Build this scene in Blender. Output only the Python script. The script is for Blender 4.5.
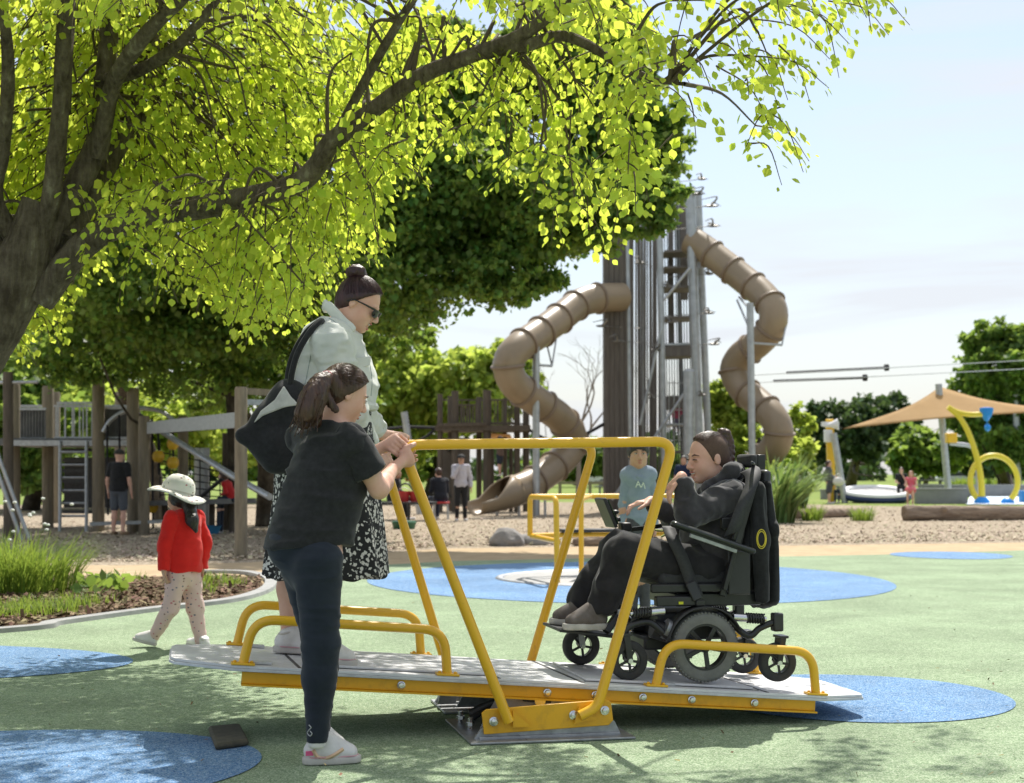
import bpy, math, random
import numpy as np
from mathutils import Vector, Matrix

# ------------------------------------------------------------------ camera, sky, sun, exposure
scene = bpy.context.scene
for o in list(bpy.data.objects):
    bpy.data.objects.remove(o, do_unlink=True)
COL = scene.collection
FPX, CAMH, HZ = 1500.0, 1.15, 474.0
PITCH = math.atan((HZ - 391.5) / FPX)
cam_d = bpy.data.cameras.new('camera')
cam = bpy.data.objects.new('camera', cam_d)
COL.objects.link(cam)
cam.location = (0, 0, CAMH)
cam.rotation_euler = (math.pi / 2 + PITCH, 0, 0)
cam_d.sensor_width = 36.0
cam_d.lens = FPX / 1024 * 36
cam_d.clip_start = 0.05
cam_d.clip_end = 4000
cam_d.dof.use_dof = True
cam_d.dof.focus_distance = 6.7
cam_d.dof.aperture_fstop = 4.5
scene.camera = cam

SUN_EL, SUN_AZ = math.radians(57), math.radians(14)     # azimuth from +Y towards +X
sun_vec = Vector((math.sin(SUN_AZ) * math.cos(SUN_EL), math.cos(SUN_AZ) * math.cos(SUN_EL), math.sin(SUN_EL)))
sd = bpy.data.lights.new('sun', 'SUN')
sd.energy = 4.3
sd.angle = math.radians(0.6)
sd.color = (1.0, 0.955, 0.88)
so = bpy.data.objects.new('sun', sd)
COL.objects.link(so)
so.rotation_euler = (-sun_vec).to_track_quat('-Z', 'Y').to_euler()

world = bpy.data.worlds.new('World')
scene.world = world
world.use_nodes = True
wt = world.node_tree
wt.nodes.clear()
def wn(t, **k):
    n = wt.nodes.new(t)
    for a, b in k.items():
        setattr(n, a, b)
    return n
w_out = wn('ShaderNodeOutputWorld')
w_bg = wn('ShaderNodeBackground')
w_sky = wn('ShaderNodeTexSky', sky_type='NISHITA', sun_disc=False, sun_elevation=SUN_EL, sun_rotation=SUN_AZ,
           altitude=10, air_density=1.0, dust_density=1.6, ozone_density=1.0)
w_tc = wn('ShaderNodeTexCoord')
w_map = wn('ShaderNodeMapping')
w_map.inputs['Scale'].default_value = (1.1, 1.1, 6.5)
w_map.inputs['Rotation'].default_value = (0.10, 0.16, 0.4)
w_n1 = wn('ShaderNodeTexNoise')
w_n1.inputs['Scale'].default_value = 2.3
w_n1.inputs['Detail'].default_value = 7
w_n1.inputs['Roughness'].default_value = 0.55
w_n1.inputs['Distortion'].default_value = 0.5
w_cr = wn('ShaderNodeValToRGB')
w_cr.color_ramp.elements[0].position = 0.45
w_cr.color_ramp.elements[0].color = (0.04, 0.04, 0.04, 1)
w_cr.color_ramp.elements[1].position = 0.62
w_cr.color_ramp.elements[1].color = (0.92, 0.92, 0.92, 1)
w_sep = wn('ShaderNodeSeparateXYZ')
w_mr = wn('ShaderNodeMapRange')
w_mr.inputs['From Min'].default_value = 0.0
w_mr.inputs['From Max'].default_value = 0.26
w_mr.inputs['To Min'].default_value = 0.66
w_mr.inputs['To Max'].default_value = 0.0
w_max = wn('ShaderNodeMath', operation='MAXIMUM')
w_mr2 = wn('ShaderNodeMapRange')  # cloud added high above the frame to brighten the shade
w_mr2.inputs['From Min'].default_value = 0.34
w_mr2.inputs['From Max'].default_value = 0.62
w_mr2.inputs['To Min'].default_value = 0.0
w_mr2.inputs['To Max'].default_value = 0.9
w_max2 = wn('ShaderNodeMath', operation='MAXIMUM')
w_mix = wn('ShaderNodeMixRGB')
w_mix.inputs['Color2'].default_value = (5.35, 5.6, 6.0, 1)
wt.links.new(w_tc.outputs['Generated'], w_map.inputs['Vector'])
wt.links.new(w_map.outputs['Vector'], w_n1.inputs['Vector'])
wt.links.new(w_n1.outputs['Fac'], w_cr.inputs['Fac'])
wt.links.new(w_tc.outputs['Generated'], w_sep.inputs['Vector'])
wt.links.new(w_sep.outputs['Z'], w_mr.inputs['Value'])
wt.links.new(w_cr.outputs['Color'], w_max.inputs[0])
wt.links.new(w_mr.outputs['Result'], w_max.inputs[1])
wt.links.new(w_sep.outputs['Z'], w_mr2.inputs['Value'])
wt.links.new(w_max.outputs['Value'], w_max2.inputs[0])
wt.links.new(w_mr2.outputs['Result'], w_max2.inputs[1])
wt.links.new(w_max2.outputs['Value'], w_mix.inputs['Fac'])
wt.links.new(w_sky.outputs['Color'], w_mix.inputs['Color1'])
wt.links.new(w_mix.outputs['Color'], w_bg.inputs['Color'])
w_bg.inputs['Strength'].default_value = 0.105
wt.links.new(w_bg.outputs['Background'], w_out.inputs['Surface'])
scene.view_settings.view_transform = 'Standard'
scene.view_settings.look = 'None'
scene.view_settings.exposure = 0.58
scene.view_settings.gamma = 1.0
scene.render.resolution_x = 1024
scene.render.resolution_y = 783

# ------------------------------------------------------------------ placement helpers
_c, _s = math.cos(PITCH), math.sin(PITCH)
def P(px, py, Y):
    """world point seen at a pixel at distance Y in front of the camera"""
    a = (px - 512) / FPX
    b = (391.5 - py) / FPX
    dy = _c - b * _s
    dz = _s + b * _c
    return np.array([a / dy * Y, Y, CAMH + dz / dy * Y])
def G(px, py, z=0.0):
    a = (px - 512) / FPX
    b = (391.5 - py) / FPX
    dy = _c - b * _s
    dz = _s + b * _c
    t = (z - CAMH) / dz
    return np.array([a * t, dy * t, z])
def V(*a):
    return np.array(a, dtype=float)
def nrm(v):
    v = np.asarray(v, float)
    return v / (np.linalg.norm(v) + 1e-12)

# ------------------------------------------------------------------ materials
_M = {}
def mat(name, col, rough=0.6, metal=0.0, noise=None, bump=None, col2=None, spec=0.5, coat=0.0, stretch=None,
        ramp=(0.35, 0.65), sub=0.0, extra=None, trans=0.0, tcol=None, island=0.0, sheen=0.0):
    """procedural Principled material. noise = scale of colour mottling towards col2; bump = (scale, strength[, distance])"""
    if name in _M:
        return _M[name]
    m = bpy.data.materials.new(name)
    m.use_nodes = True
    nt = m.node_tree
    b = nt.nodes['Principled BSDF']
    out = nt.nodes['Material Output']
    b.inputs['Roughness'].default_value = rough
    b.inputs['Metallic'].default_value = metal
    b.inputs['Specular IOR Level'].default_value = spec
    b.inputs['Coat Weight'].default_value = coat
    b.inputs['Sheen Weight'].default_value = sheen
    if sub:
        b.inputs['Subsurface Weight'].default_value = sub
        b.inputs['Subsurface Radius'].default_value = (0.012, 0.005, 0.003)
        b.inputs['Subsurface Scale'].default_value = 1.0
    tc = nt.nodes.new('ShaderNodeTexCoord')
    mp = nt.nodes.new('ShaderNodeMapping')
    nt.links.new(tc.outputs['Object'], mp.inputs['Vector'])
    if stretch:
        mp.inputs['Scale'].default_value = stretch
    c1 = (*col, 1)
    colsock = None
    if noise:
        if col2 is None:
            col2 = tuple(x * 0.72 for x in col)
        n = nt.nodes.new('ShaderNodeTexNoise')
        n.inputs['Scale'].default_value = noise
        n.inputs['Detail'].default_value = 6
        n.inputs['Roughness'].default_value = 0.65
        nt.links.new(mp.outputs['Vector'], n.inputs['Vector'])
        r = nt.nodes.new('ShaderNodeValToRGB')
        r.color_ramp.elements[0].position = ramp[0]
        r.color_ramp.elements[1].position = ramp[1]
        r.color_ramp.elements[0].color = c1
        r.color_ramp.elements[1].color = (*col2, 1)
        nt.links.new(n.outputs['Fac'], r.inputs['Fac'])
        colsock = r.outputs['Color']
    if island:
        gi = nt.nodes.new('ShaderNodeNewGeometry')
        hs = nt.nodes.new('ShaderNodeHueSaturation')
        mr = nt.nodes.new('ShaderNodeMapRange')
        mr.inputs['To Min'].default_value = 1 - island
        mr.inputs['To Max'].default_value = 1 + island
        nt.links.new(gi.outputs['Random Per Island'], mr.inputs['Value'])
        nt.links.new(mr.outputs['Result'], hs.inputs['Value'])
        mr2 = nt.nodes.new('ShaderNodeMapRange')
        mr2.inputs['To Min'].default_value = 0.5 - island * 0.07
        mr2.inputs['To Max'].default_value = 0.5 + island * 0.09
        wv = nt.nodes.new('ShaderNodeMath'); wv.operation = 'FRACT'
        ml = nt.nodes.new('ShaderNodeMath'); ml.operation = 'MULTIPLY'; ml.inputs[1].default_value = 7.31
        nt.links.new(gi.outputs['Random Per Island'], ml.inputs[0])
        nt.links.new(ml.outputs[0], wv.inputs[0])
        nt.links.new(wv.outputs[0], mr2.inputs['Value'])
        nt.links.new(mr2.outputs['Result'], hs.inputs['Hue'])
        if colsock is not None:
            nt.links.new(colsock, hs.inputs['Color'])
        else:
            hs.inputs['Color'].default_value = c1
        colsock = hs.outputs['Color']
    if colsock is not None:
        nt.links.new(colsock, b.inputs['Base Color'])
    else:
        b.inputs['Base Color'].default_value = c1
    if bump:
        n2 = nt.nodes.new('ShaderNodeTexNoise')
        n2.inputs['Scale'].default_value = bump[0]
        n2.inputs['Detail'].default_value = 5
        nt.links.new(mp.outputs['Vector'], n2.inputs['Vector'])
        bp = nt.nodes.new('ShaderNodeBump')
        bp.inputs['Strength'].default_value = bump[1]
        bp.inputs['Distance'].default_value = bump[2] if len(bump) > 2 else 0.01
        nt.links.new(n2.outputs['Fac'], bp.inputs['Height'])
        nt.links.new(bp.outputs['Normal'], b.inputs['Normal'])
    if trans:
        tr = nt.nodes.new('ShaderNodeBsdfTranslucent')
        mx = nt.nodes.new('ShaderNodeMixShader')
        mx.inputs['Fac'].default_value = trans
        if tcol:
            hs2 = nt.nodes.new('ShaderNodeMixRGB'); hs2.blend_type = 'MIX'; hs2.inputs['Fac'].default_value = 0.25
            hs2.inputs['Color1'].default_value = (*tcol, 1)
            if colsock is not None:
                nt.links.new(colsock, hs2.inputs['Color2'])
                hs2.inputs['Fac'].default_value = 0.4
            nt.links.new(hs2.outputs['Color'], tr.inputs['Color'])
        nt.links.new(b.outputs['BSDF'], mx.inputs[1])
        nt.links.new(tr.outputs['BSDF'], mx.inputs[2])
        nt.links.new(mx.outputs['Shader'], out.inputs['Surface'])
    if extra:
        extra(nt, b, mp)
    _M[name] = m
    return m

# ------------------------------------------------------------------ mesh builder
def frame_of(d, side=None):
    d = nrm(d)
    if side is None:
        side = V(0, 0, 1) if abs(d[2]) < 0.9 else V(1, 0, 0)
    s = nrm(np.asarray(side, float) - d * np.dot(side, d))
    return d, s, np.cross(d, s)
def bend(pts, r, n=5):
    """round the corners of a polyline"""
    pts = [np.asarray(p, float) for p in pts]
    out = [pts[0]]
    for i in range(1, len(pts) - 1):
        a, b, c = pts[i - 1], pts[i], pts[i + 1]
        ra = min(r, np.linalg.norm(a - b) * 0.48, np.linalg.norm(c - b) * 0.48)
        p0 = b + nrm(a - b) * ra
        p2 = b + nrm(c - b) * ra
        for t in np.linspace(0, 1, n + 1):
            out.append((1 - t) ** 2 * p0 + 2 * t * (1 - t) * b + t * t * p2)
    out.append(pts[-1])
    return out
def spline(pts, n=6):
    pts = [np.asarray(p, float) for p in pts]
    if len(pts) < 3:
        return pts
    q = [2 * pts[0] - pts[1]] + pts + [2 * pts[-1] - pts[-2]]
    out = []
    for i in range(1, len(q) - 2):
        for t in np.linspace(0, 1, n, endpoint=False):
            a, b, c, d = q[i - 1], q[i], q[i + 1], q[i + 2]
            out.append(0.5 * (2 * b + (c - a) * t + (2 * a - 5 * b + 4 * c - d) * t * t + (3 * b - a - 3 * c + d) * t ** 3))
    out.append(pts[-1])
    return out
class MB:
    def __init__(s):
        s.v = []; s.f = []; s.n = 0
    def add(s, v, f):
        v = np.asarray(v, float).reshape(-1, 3)
        s.v.append(v)
        k = s.n
        s.f.extend([tuple(int(i) + k for i in q) for q in f])
        s.n += len(v)
        return s
    def box(s, c, size, R=None):
        sx, sy, sz = [x / 2 for x in size]
        v = np.array([(x, y, z) for x in (-sx, sx) for y in (-sy, sy) for z in (-sz, sz)])
        if R is not None:
            v = v @ np.array(R).T
        return s.add(v + np.asarray(c), [(0, 1, 3, 2), (4, 6, 7, 5), (0, 4, 5, 1), (2, 3, 7, 6), (0, 2, 6, 4), (1, 5, 7, 3)])
    def bar(s, a, b, w, h, side=None):
        """box beam from a to b"""
        a = np.asarray(a, float); b = np.asarray(b, float)
        d, u, v = frame_of(b - a, side)
        R = np.array([d, v, u]).T
        return s.box((a + b) / 2, (np.linalg.norm(b - a), w, h), R)
    def tube(s, pts, r, n=12, cap=True):
        pts = [np.asarray(p, float) for p in pts]
        m = len(pts)
        rr = np.broadcast_to(np.asarray(r, float), (m,)) if np.ndim(r) <= 1 else r
        tang = []
        for i in range(m):
            a = pts[max(i - 1, 0)]; b = pts[min(i + 1, m - 1)]
            tang.append(nrm(b - a))
        d, u, w = frame_of(tang[0])
        vs = []
        for i in range(m):
            t = tang[i]
            u = nrm(u - t * np.dot(u, t))
            w = np.cross(t, u)
            ang = np.linspace(0, 2 * np.pi, n, endpoint=False)
            vs.append(pts[i] + rr[i] * (np.outer(np.cos(ang), u) + np.outer(np.sin(ang), w)))
        f = []
        for i in range(m - 1):
            for j in range(n):
                k = (j + 1) % n
                f.append((i * n + j, i * n + k, (i + 1) * n + k, (i + 1) * n + j))
        if cap:
            f.append(tuple(range(n))[::-1])
            f.append(tuple((m - 1) * n + j for j in range(n)))
        return s.add(np.concatenate(vs), f)
    def cyl(s, a, b, r, r2=None, n=16):
        return s.tube([a, b], [r, r if r2 is None else r2], n)
    def lathe(s, prof, o, axis=(0, 0, 1), n=24, side=None):
        """prof = [(radius, height)] about axis through o"""
        d, u, w = frame_of(axis, side)
        o = np.asarray(o, float)
        ang = np.linspace(0, 2 * np.pi, n, endpoint=False)
        vs = [o + d * h + r * (np.outer(np.cos(ang), u) + np.outer(np.sin(ang), w)) for r, h in prof]
        f = []
        for i in range(len(prof) - 1):
            for j in range(n):
                k = (j + 1) % n
                f.append((i * n + j, i * n + k, (i + 1) * n + k, (i + 1) * n + j))
        if prof[0][0] > 1e-6 and prof[0] != prof[-1]:
            f.append(tuple(range(n))[::-1])
        if prof[-1][0] > 1e-6 and prof[0] != prof[-1]:
            f.append(tuple((len(prof) - 1) * n + j for j in range(n)))
        return s.add(np.concatenate(vs), f)
    def ring(s, c, axis, R, r, n=32, m=10, squash=1.0):
        prof = [(R + r * math.cos(t), squash * r * math.sin(t)) for t in np.linspace(0, 2 * math.pi, m + 1)]
        return s.lathe(prof, c, axis, n)
    def ell(s, c, rad, R=None, n=12, m=8):
        v = []; f = []
        for i in range(m + 1):
            th = math.pi * i / m
            for j in range(n):
                ph = 2 * math.pi * j / n
                v.append((rad[0] * math.sin(th) * math.cos(ph), rad[1] * math.sin(th) * math.sin(ph), rad[2] * math.cos(th)))
        for i in range(m):
            for j in range(n):
                k = (j + 1) % n
                f.append((i * n + j, (i + 1) * n + j, (i + 1) * n + k, i * n + k))
        v = np.array(v)
        if R is not None:
            v = v @ np.array(R).T
        return s.add(v + np.asarray(c), f)
    def prism(s, poly, t, o=(0, 0, 0), X=(1, 0, 0), Y=(0, 1, 0)):
        """extrude 2D polygon (in X,Y axes at o) by t along X x Y, centred"""
        X = np.asarray(X, float); Y = np.asarray(Y, float)
        N = np.cross(X, Y); N = nrm(N)
        b = [np.asarray(o) + X * p[0] + Y * p[1] for p in poly]
        v = [p - N * t / 2 for p in b] + [p + N * t / 2 for p in b]
        n = len(b)
        f = [tuple(range(n))[::-1], tuple(range(n, 2 * n))]
        for i in range(n):
            k = (i + 1) % n
            f.append((i, k, n + k, n + i))
        return s.add(v, f)
    def sheet(s, rows):
        """grid of points"""
        rows = [np.asarray(r, float) for r in rows]
        n = len(rows[0]); f = []
        for i in range(len(rows) - 1):
            for j in range(n - 1):
                f.append((i * n + j, i * n + j + 1, (i + 1) * n + j + 1, (i + 1) * n + j))
        return s.add(np.concatenate(rows), f)
def origin(o):
    p = V(0, 0, 0)
    while o is not None:
        p = p + np.array(o.location)
        o = o.parent
    return p
def mesh_obj(name, verts, faces, material, parent=None, smooth=True, sharp=40, bevel=0, solid=0):
    me = bpy.data.meshes.new(name)
    v = np.asarray(verts, float)
    if parent is not None:
        v = v - origin(parent)
        loc = None
    me.from_pydata(v.tolist(), [], faces)
    me.update()
    o = bpy.data.objects.new(name, me)
    COL.objects.link(o)
    if material:
        me.materials.append(material)
    if smooth:
        me.polygons.foreach_set('use_smooth', [True] * len(me.polygons))
        if sharp:
            try:
                me.set_sharp_from_angle(angle=math.radians(sharp))
            except Exception:
                pass
    if parent is not None:
        o.parent = parent
    if solid:
        md = o.modifiers.new('s', 'SOLIDIFY'); md.thickness = solid
    if bevel:
        md = o.modifiers.new('b', 'BEVEL'); md.width = bevel; md.segments = 2; md.limit_method = 'ANGLE'
        md.angle_limit = math.radians(35)
    return o
def ob(name, mb, material, parent=None, **k):
    return mesh_obj(name, np.concatenate(mb.v), mb.f, material, parent, **k)
def thing(name, label, cat, loc=(0, 0, 0), group=None):
    o = bpy.data.objects.new(name, None)
    COL.objects.link(o)
    o.empty_display_size = 0.1
    o.location = [float(x) for x in loc]
    o['label'] = label; o['category'] = cat
    if group:
        o['group'] = group
    return o
def tag(o, label, cat, group=None, kind=None):
    o['label'] = label; o['category'] = cat
    if group:
        o['group'] = group
    if kind:
        o['kind'] = kind
    return o
def struct(name, mb, m, **k):
    o = ob(name, mb, m, **k)
    o['kind'] = 'structure'
    return o
def copy_tree(o, parent=None):
    c = o.copy()
    COL.objects.link(c)
    c.parent = parent
    for ch in [x for x in bpy.data.objects if x.parent == o]:
        copy_tree(ch, c)
    return c

# ------------------------------------------------------------------ implicit modelling for bodies and clothes
def cone(a, b, ra, rb, k=0.02):
    return dict(t='c', a=np.asarray(a, float), b=np.asarray(b, float), ra=ra, rb=rb, k=k, s=1)
def eseg(a, b, ra, rb, side, k=0.03):
    return dict(t='e', a=np.asarray(a, float), b=np.asarray(b, float), ra=tuple(ra), rb=tuple(rb), side=np.asarray(side, float), k=k, s=1)
def ell(c, r, R=None, k=0.02):
    return dict(t='l', c=np.asarray(c, float), r=tuple(r), R=(np.eye(3) if R is None else np.asarray(R, float)), k=k, s=1)
def cut(p, k=0.006):
    q = dict(p); q['s'] = -1; q['k'] = k
    return q
def clip(c, n):
    return dict(t='p', c=np.asarray(c, float), n=nrm(n))
def infl(prims, t, k=None):
    out = []
    for p in prims:
        if p['t'] == 'p' or p['s'] < 0:
            continue
        q = dict(p)
        if q['t'] == 'c':
            q['ra'] = q['ra'] + t; q['rb'] = q['rb'] + t
        elif q['t'] == 'e':
            q['ra'] = tuple(x + t for x in q['ra']); q['rb'] = tuple(x + t for x in q['rb'])
        else:
            q['r'] = tuple(x + t for x in q['r'])
        if k is not None:
            q['k'] = k
        out.append(q)
    return out
def _pb(p):
    if p['t'] == 'c':
        r = max(p['ra'], p['rb']); return np.minimum(p['a'], p['b']) - r, np.maximum(p['a'], p['b']) + r
    if p['t'] == 'e':
        r = max(*p['ra'], *p['rb']); return np.minimum(p['a'], p['b']) - r, np.maximum(p['a'], p['b']) + r
    r = max(p['r']); return p['c'] - r, p['c'] + r
def _dist(p, X, Y, Z):
    if p['t'] == 'p':
        return (X - p['c'][0]) * p['n'][0] + (Y - p['c'][1]) * p['n'][1] + (Z - p['c'][2]) * p['n'][2]
    if p['t'] == 'l':
        R = p['R']; x = X - p['c'][0]; y = Y - p['c'][1]; z = Z - p['c'][2]
        k = 0
        for i in range(3):
            k = k + ((R[0, i] * x + R[1, i] * y + R[2, i] * z) / p['r'][i]) ** 2
        k = np.sqrt(k)
        g = 0
        return (k - 1) * (min(p['r']) * 0.6 + max(p['r']) * 0.4)
    ab = p['b'] - p['a']; L2 = float(ab @ ab) + 1e-12
    x = X - p['a'][0]; y = Y - p['a'][1]; z = Z - p['a'][2]
    t = np.clip((x * ab[0] + y * ab[1] + z * ab[2]) / L2, 0, 1)
    x = x - t * ab[0]; y = y - t * ab[1]; z = z - t * ab[2]
    if p['t'] == 'c':
        return np.sqrt(x * x + y * y + z * z) - (p['ra'] + (p['rb'] - p['ra']) * t)
    d, s1, s2 = frame_of(ab, p['side'])
    r1 = p['ra'][0] + (p['rb'][0] - p['ra'][0]) * t
    r2 = p['ra'][1] + (p['rb'][1] - p['ra'][1]) * t
    m = np.minimum(r1, r2)
    q = np.sqrt(((x * s1[0] + y * s1[1] + z * s1[2]) / r1) ** 2 + ((x * s2[0] + y * s2[1] + z * s2[2]) / r2) ** 2
                + ((x * d[0] + y * d[1] + z * d[2]) / m) ** 2)
    return (q - 1) * (m * 0.7 + 0.3 * np.maximum(r1, r2))
_lat = np.random.RandomState(5).rand(32, 32, 32).astype(np.float32)
def vnoise(X, Y, Z):
    X, Y, Z = np.broadcast_arrays(X, Y, Z)
    xi = np.floor(X).astype(int); yi = np.floor(Y).astype(int); zi = np.floor(Z).astype(int)
    fx = X - xi; fy = Y - yi; fz = Z - zi
    fx = fx * fx * (3 - 2 * fx); fy = fy * fy * (3 - 2 * fy); fz = fz * fz * (3 - 2 * fz)
    r = 0
    for a in (0, 1):
        for b in (0, 1):
            for c in (0, 1):
                r = r + _lat[(xi + a) & 31, (yi + b) & 31, (zi + c) & 31] * ((fx if a else 1 - fx) * (fy if b else 1 - fy) * (fz if c else 1 - fz))
    return r
def sdf_mesh(prims, vox, folds=None):
    """smooth union of the prims in order (s=-1 cuts, type p clips), meshed with surface nets. folds = (amp, (fx,fy,fz))"""
    los = []; his = []
    for p in prims:
        if p['t'] != 'p' and p['s'] > 0:
            a, b = _pb(p); los.append(a); his.append(b)
    lo = np.min(los, 0) - vox * 4; hi = np.max(his, 0) + vox * 4
    n = np.ceil((hi - lo) / vox).astype(int) + 1
    F = np.full(n, 0.2, np.float32)
    ax = [lo[i] + np.arange(n[i]) * vox for i in range(3)]
    for p in prims:
        if p['t'] == 'p':
            d = _dist(p, ax[0][:, None, None], ax[1][None, :, None], ax[2][None, None, :])
            F = np.maximum(F, d).astype(np.float32)
            continue
        a, b = _pb(p)
        pad = p['k'] * 1.5 + vox * 3
        i0 = np.maximum(np.floor((a - pad - lo) / vox).astype(int), 0)
        i1 = np.minimum(np.ceil((b + pad - lo) / vox).astype(int) + 1, n)
        if np.any(i1 <= i0):
            continue
        sl = tuple(slice(i0[i], i1[i]) for i in range(3))
        d = _dist(p, ax[0][sl[0], None, None], ax[1][None, sl[1], None], ax[2][None, None, sl[2]])
        f = F[sl]; k = p['k']
        if p['s'] > 0:
            h = np.clip(0.5 + 0.5 * (f - d) / k, 0, 1)
            F[sl] = f + (d - f) * h - k * h * (1 - h)
        else:
            d = -d
            h = np.clip(0.5 + 0.5 * (d - f) / k, 0, 1)
            F[sl] = f + (d - f) * h + k * h * (1 - h)
    # surface nets
    s = F < 0
    c = np.zeros(tuple(n - 1), np.int8)
    for i in (0, 1):
        for j in (0, 1):
            for k in (0, 1):
                c += s[i:n[0] - 1 + i, j:n[1] - 1 + j, k:n[2] - 1 + k]
    cells = np.argwhere((c > 0) & (c < 8))
    idx = np.full(tuple(n - 1), -1, np.int32)
    idx[tuple(cells.T)] = np.arange(len(cells))
    acc = np.zeros((len(cells), 3)); cnt = np.zeros(len(cells))
    corners = [(i, j, k) for i in (0, 1) for j in (0, 1) for k in (0, 1)]
    for e in range(3):
        for cr in corners:
            if cr[e]:
                continue
            c2 = list(cr); c2[e] = 1
            A = cells + np.array(cr); B = cells + np.array(c2)
            fa = F[tuple(A.T)]; fb = F[tuple(B.T)]
            m = (fa < 0) != (fb < 0)
            t = np.where(m, fa / np.where(m, fa - fb, 1), 0)
            acc += np.where(m[:, None], A + (B - A) * t[:, None] - cells, 0)
            cnt += m
    vert = lo + (cells + acc / np.maximum(cnt, 1)[:, None]) * vox
    quads = []
    for e in range(3):
        a, b = [(1, 2), (2, 0), (0, 1)][e]
        sh = [slice(None)] * 3; sh2 = [slice(None)] * 3
        sh[e] = slice(0, -1); sh2[e] = slice(1, None)
        ch = s[tuple(sh)] != s[tuple(sh2)]
        pt = np.argwhere(ch)
        ok = (pt[:, a] > 0) & (pt[:, b] > 0) & (pt[:, a] < n[a] - 1) & (pt[:, b] < n[b] - 1)
        pt = pt[ok]
        ea = np.zeros(3, int); ea[a] = 1; eb = np.zeros(3, int); eb[b] = 1
        q = np.stack([idx[tuple((pt - ea - eb).T)], idx[tuple((pt - eb).T)], idx[tuple(pt.T)], idx[tuple((pt - ea).T)]], 1)
        ins = s[tuple(pt.T)]
        q = np.where(ins[:, None], q, q[:, ::-1])
        quads.append(q)
    quads = np.concatenate(quads)
    if folds:
        amp, fr = folds
        fr = np.asarray(fr)
        m = vert * fr
        h = vnoise(m[:, 0] + 50, m[:, 1] + 50, m[:, 2] + 50)
        h2 = vnoise(m[:, 0] * 2.3 + 9, m[:, 1] * 2.3 + 19, m[:, 2] * 2.3 + 29)
        disp = (1 - np.abs(2 * h - 1) * 1.6) * amp + (h2 - 0.5) * amp * 0.7
        # vertex normals
        nv = np.zeros_like(vert)
        fn = np.cross(vert[quads[:, 2]] - vert[quads[:, 0]], vert[quads[:, 3]] - vert[quads[:, 1]])
        for i in range(4):
            np.add.at(nv, quads[:, i], fn)
        nv /= (np.linalg.norm(nv, axis=1, keepdims=True) + 1e-12)
        vert = vert + nv * disp[:, None]
    return vert, quads
def fast_obj(name, vert, quads, material, parent=None, smooth=True):
    me = bpy.data.meshes.new(name)
    vert = np.asarray(vert, np.float32)
    if parent is not None:
        vert = vert - origin(parent).astype(np.float32)
    k = quads.shape[1]
    me.vertices.add(len(vert)); me.vertices.foreach_set('co', vert.astype(np.float32).ravel())
    me.loops.add(quads.size); me.loops.foreach_set('vertex_index', quads.astype(np.int32).ravel())
    me.polygons.add(len(quads))
    me.polygons.foreach_set('loop_start', np.arange(0, quads.size, k, dtype=np.int32))
    me.polygons.foreach_set('loop_total', np.full(len(quads), k, np.int32))
    me.update(calc_edges=True)
    me.validate()
    if smooth:
        me.polygons.foreach_set('use_smooth', np.ones(len(me.polygons), bool))
    o = bpy.data.objects.new(name, me)
    COL.objects.link(o)
    if material:
        me.materials.append(material)
    if parent is not None:
        o.parent = parent
    return o
def sdf_obj(name, prims, vox, material, parent=None, folds=None):
    v, q = sdf_mesh(prims, vox, folds)
    return fast_obj(name, v, q, material, parent)

# ------------------------------------------------------------------ foliage
LEAF = np.array([(0, 0, 0), (0.34, 0.28, 0.05), (0.40, 0.58, 0.03), (0, 1.0, -0.06), (-0.40, 0.58, 0.03), (-0.34, 0.28, 0.05), (0, 0.5, -0.03)])
LEAF_F = np.array([(0, 1, 6), (1, 2, 6), (2, 3, 6), (3, 4, 6), (4, 5, 6), (5, 0, 6)])
LEAF4 = np.array([(0, 0, 0), (0.42, 0.45, 0.08), (0, 1.0, -0.05), (-0.42, 0.5, 0.08)])
LEAF4_F = np.array([(0, 1, 2), (0, 2, 3)])
def leaves(centers, dirs, normals, sizes, tmpl=LEAF, tf=LEAF_F):
    N = len(centers)
    y = dirs / (np.linalg.norm(dirs, axis=1, keepdims=True) + 1e-9)
    x = np.cross(y, normals); x /= (np.linalg.norm(x, axis=1, keepdims=True) + 1e-9)
    z = np.cross(x, y)
    L = tmpl[None] * sizes[:, None, None]
    v = centers[:, None] + L[:, :, :1] * x[:, None] + L[:, :, 1:2] * y[:, None] + L[:, :, 2:3] * z[:, None]
    k = len(tmpl)
    f = tf[None] + (np.arange(N) * k)[:, None, None]
    return v.reshape(-1, 3), f.reshape(-1, tf.shape[1])
def lumpy(rng, blobs, k=7, f=0.45):
    out = []
    for c, r in blobs:
        c = np.asarray(c, float); r = np.asarray(r, float)
        out.append((c, r * 0.78))
        for i in range(k):
            d = nrm(rng.normal(size=3)); d[2] = d[2] * 0.8 + 0.1
            out.append((c + d * r * rng.uniform(0.65, 1.0), r * f * rng.uniform(0.6, 1.25)))
    return out
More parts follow.
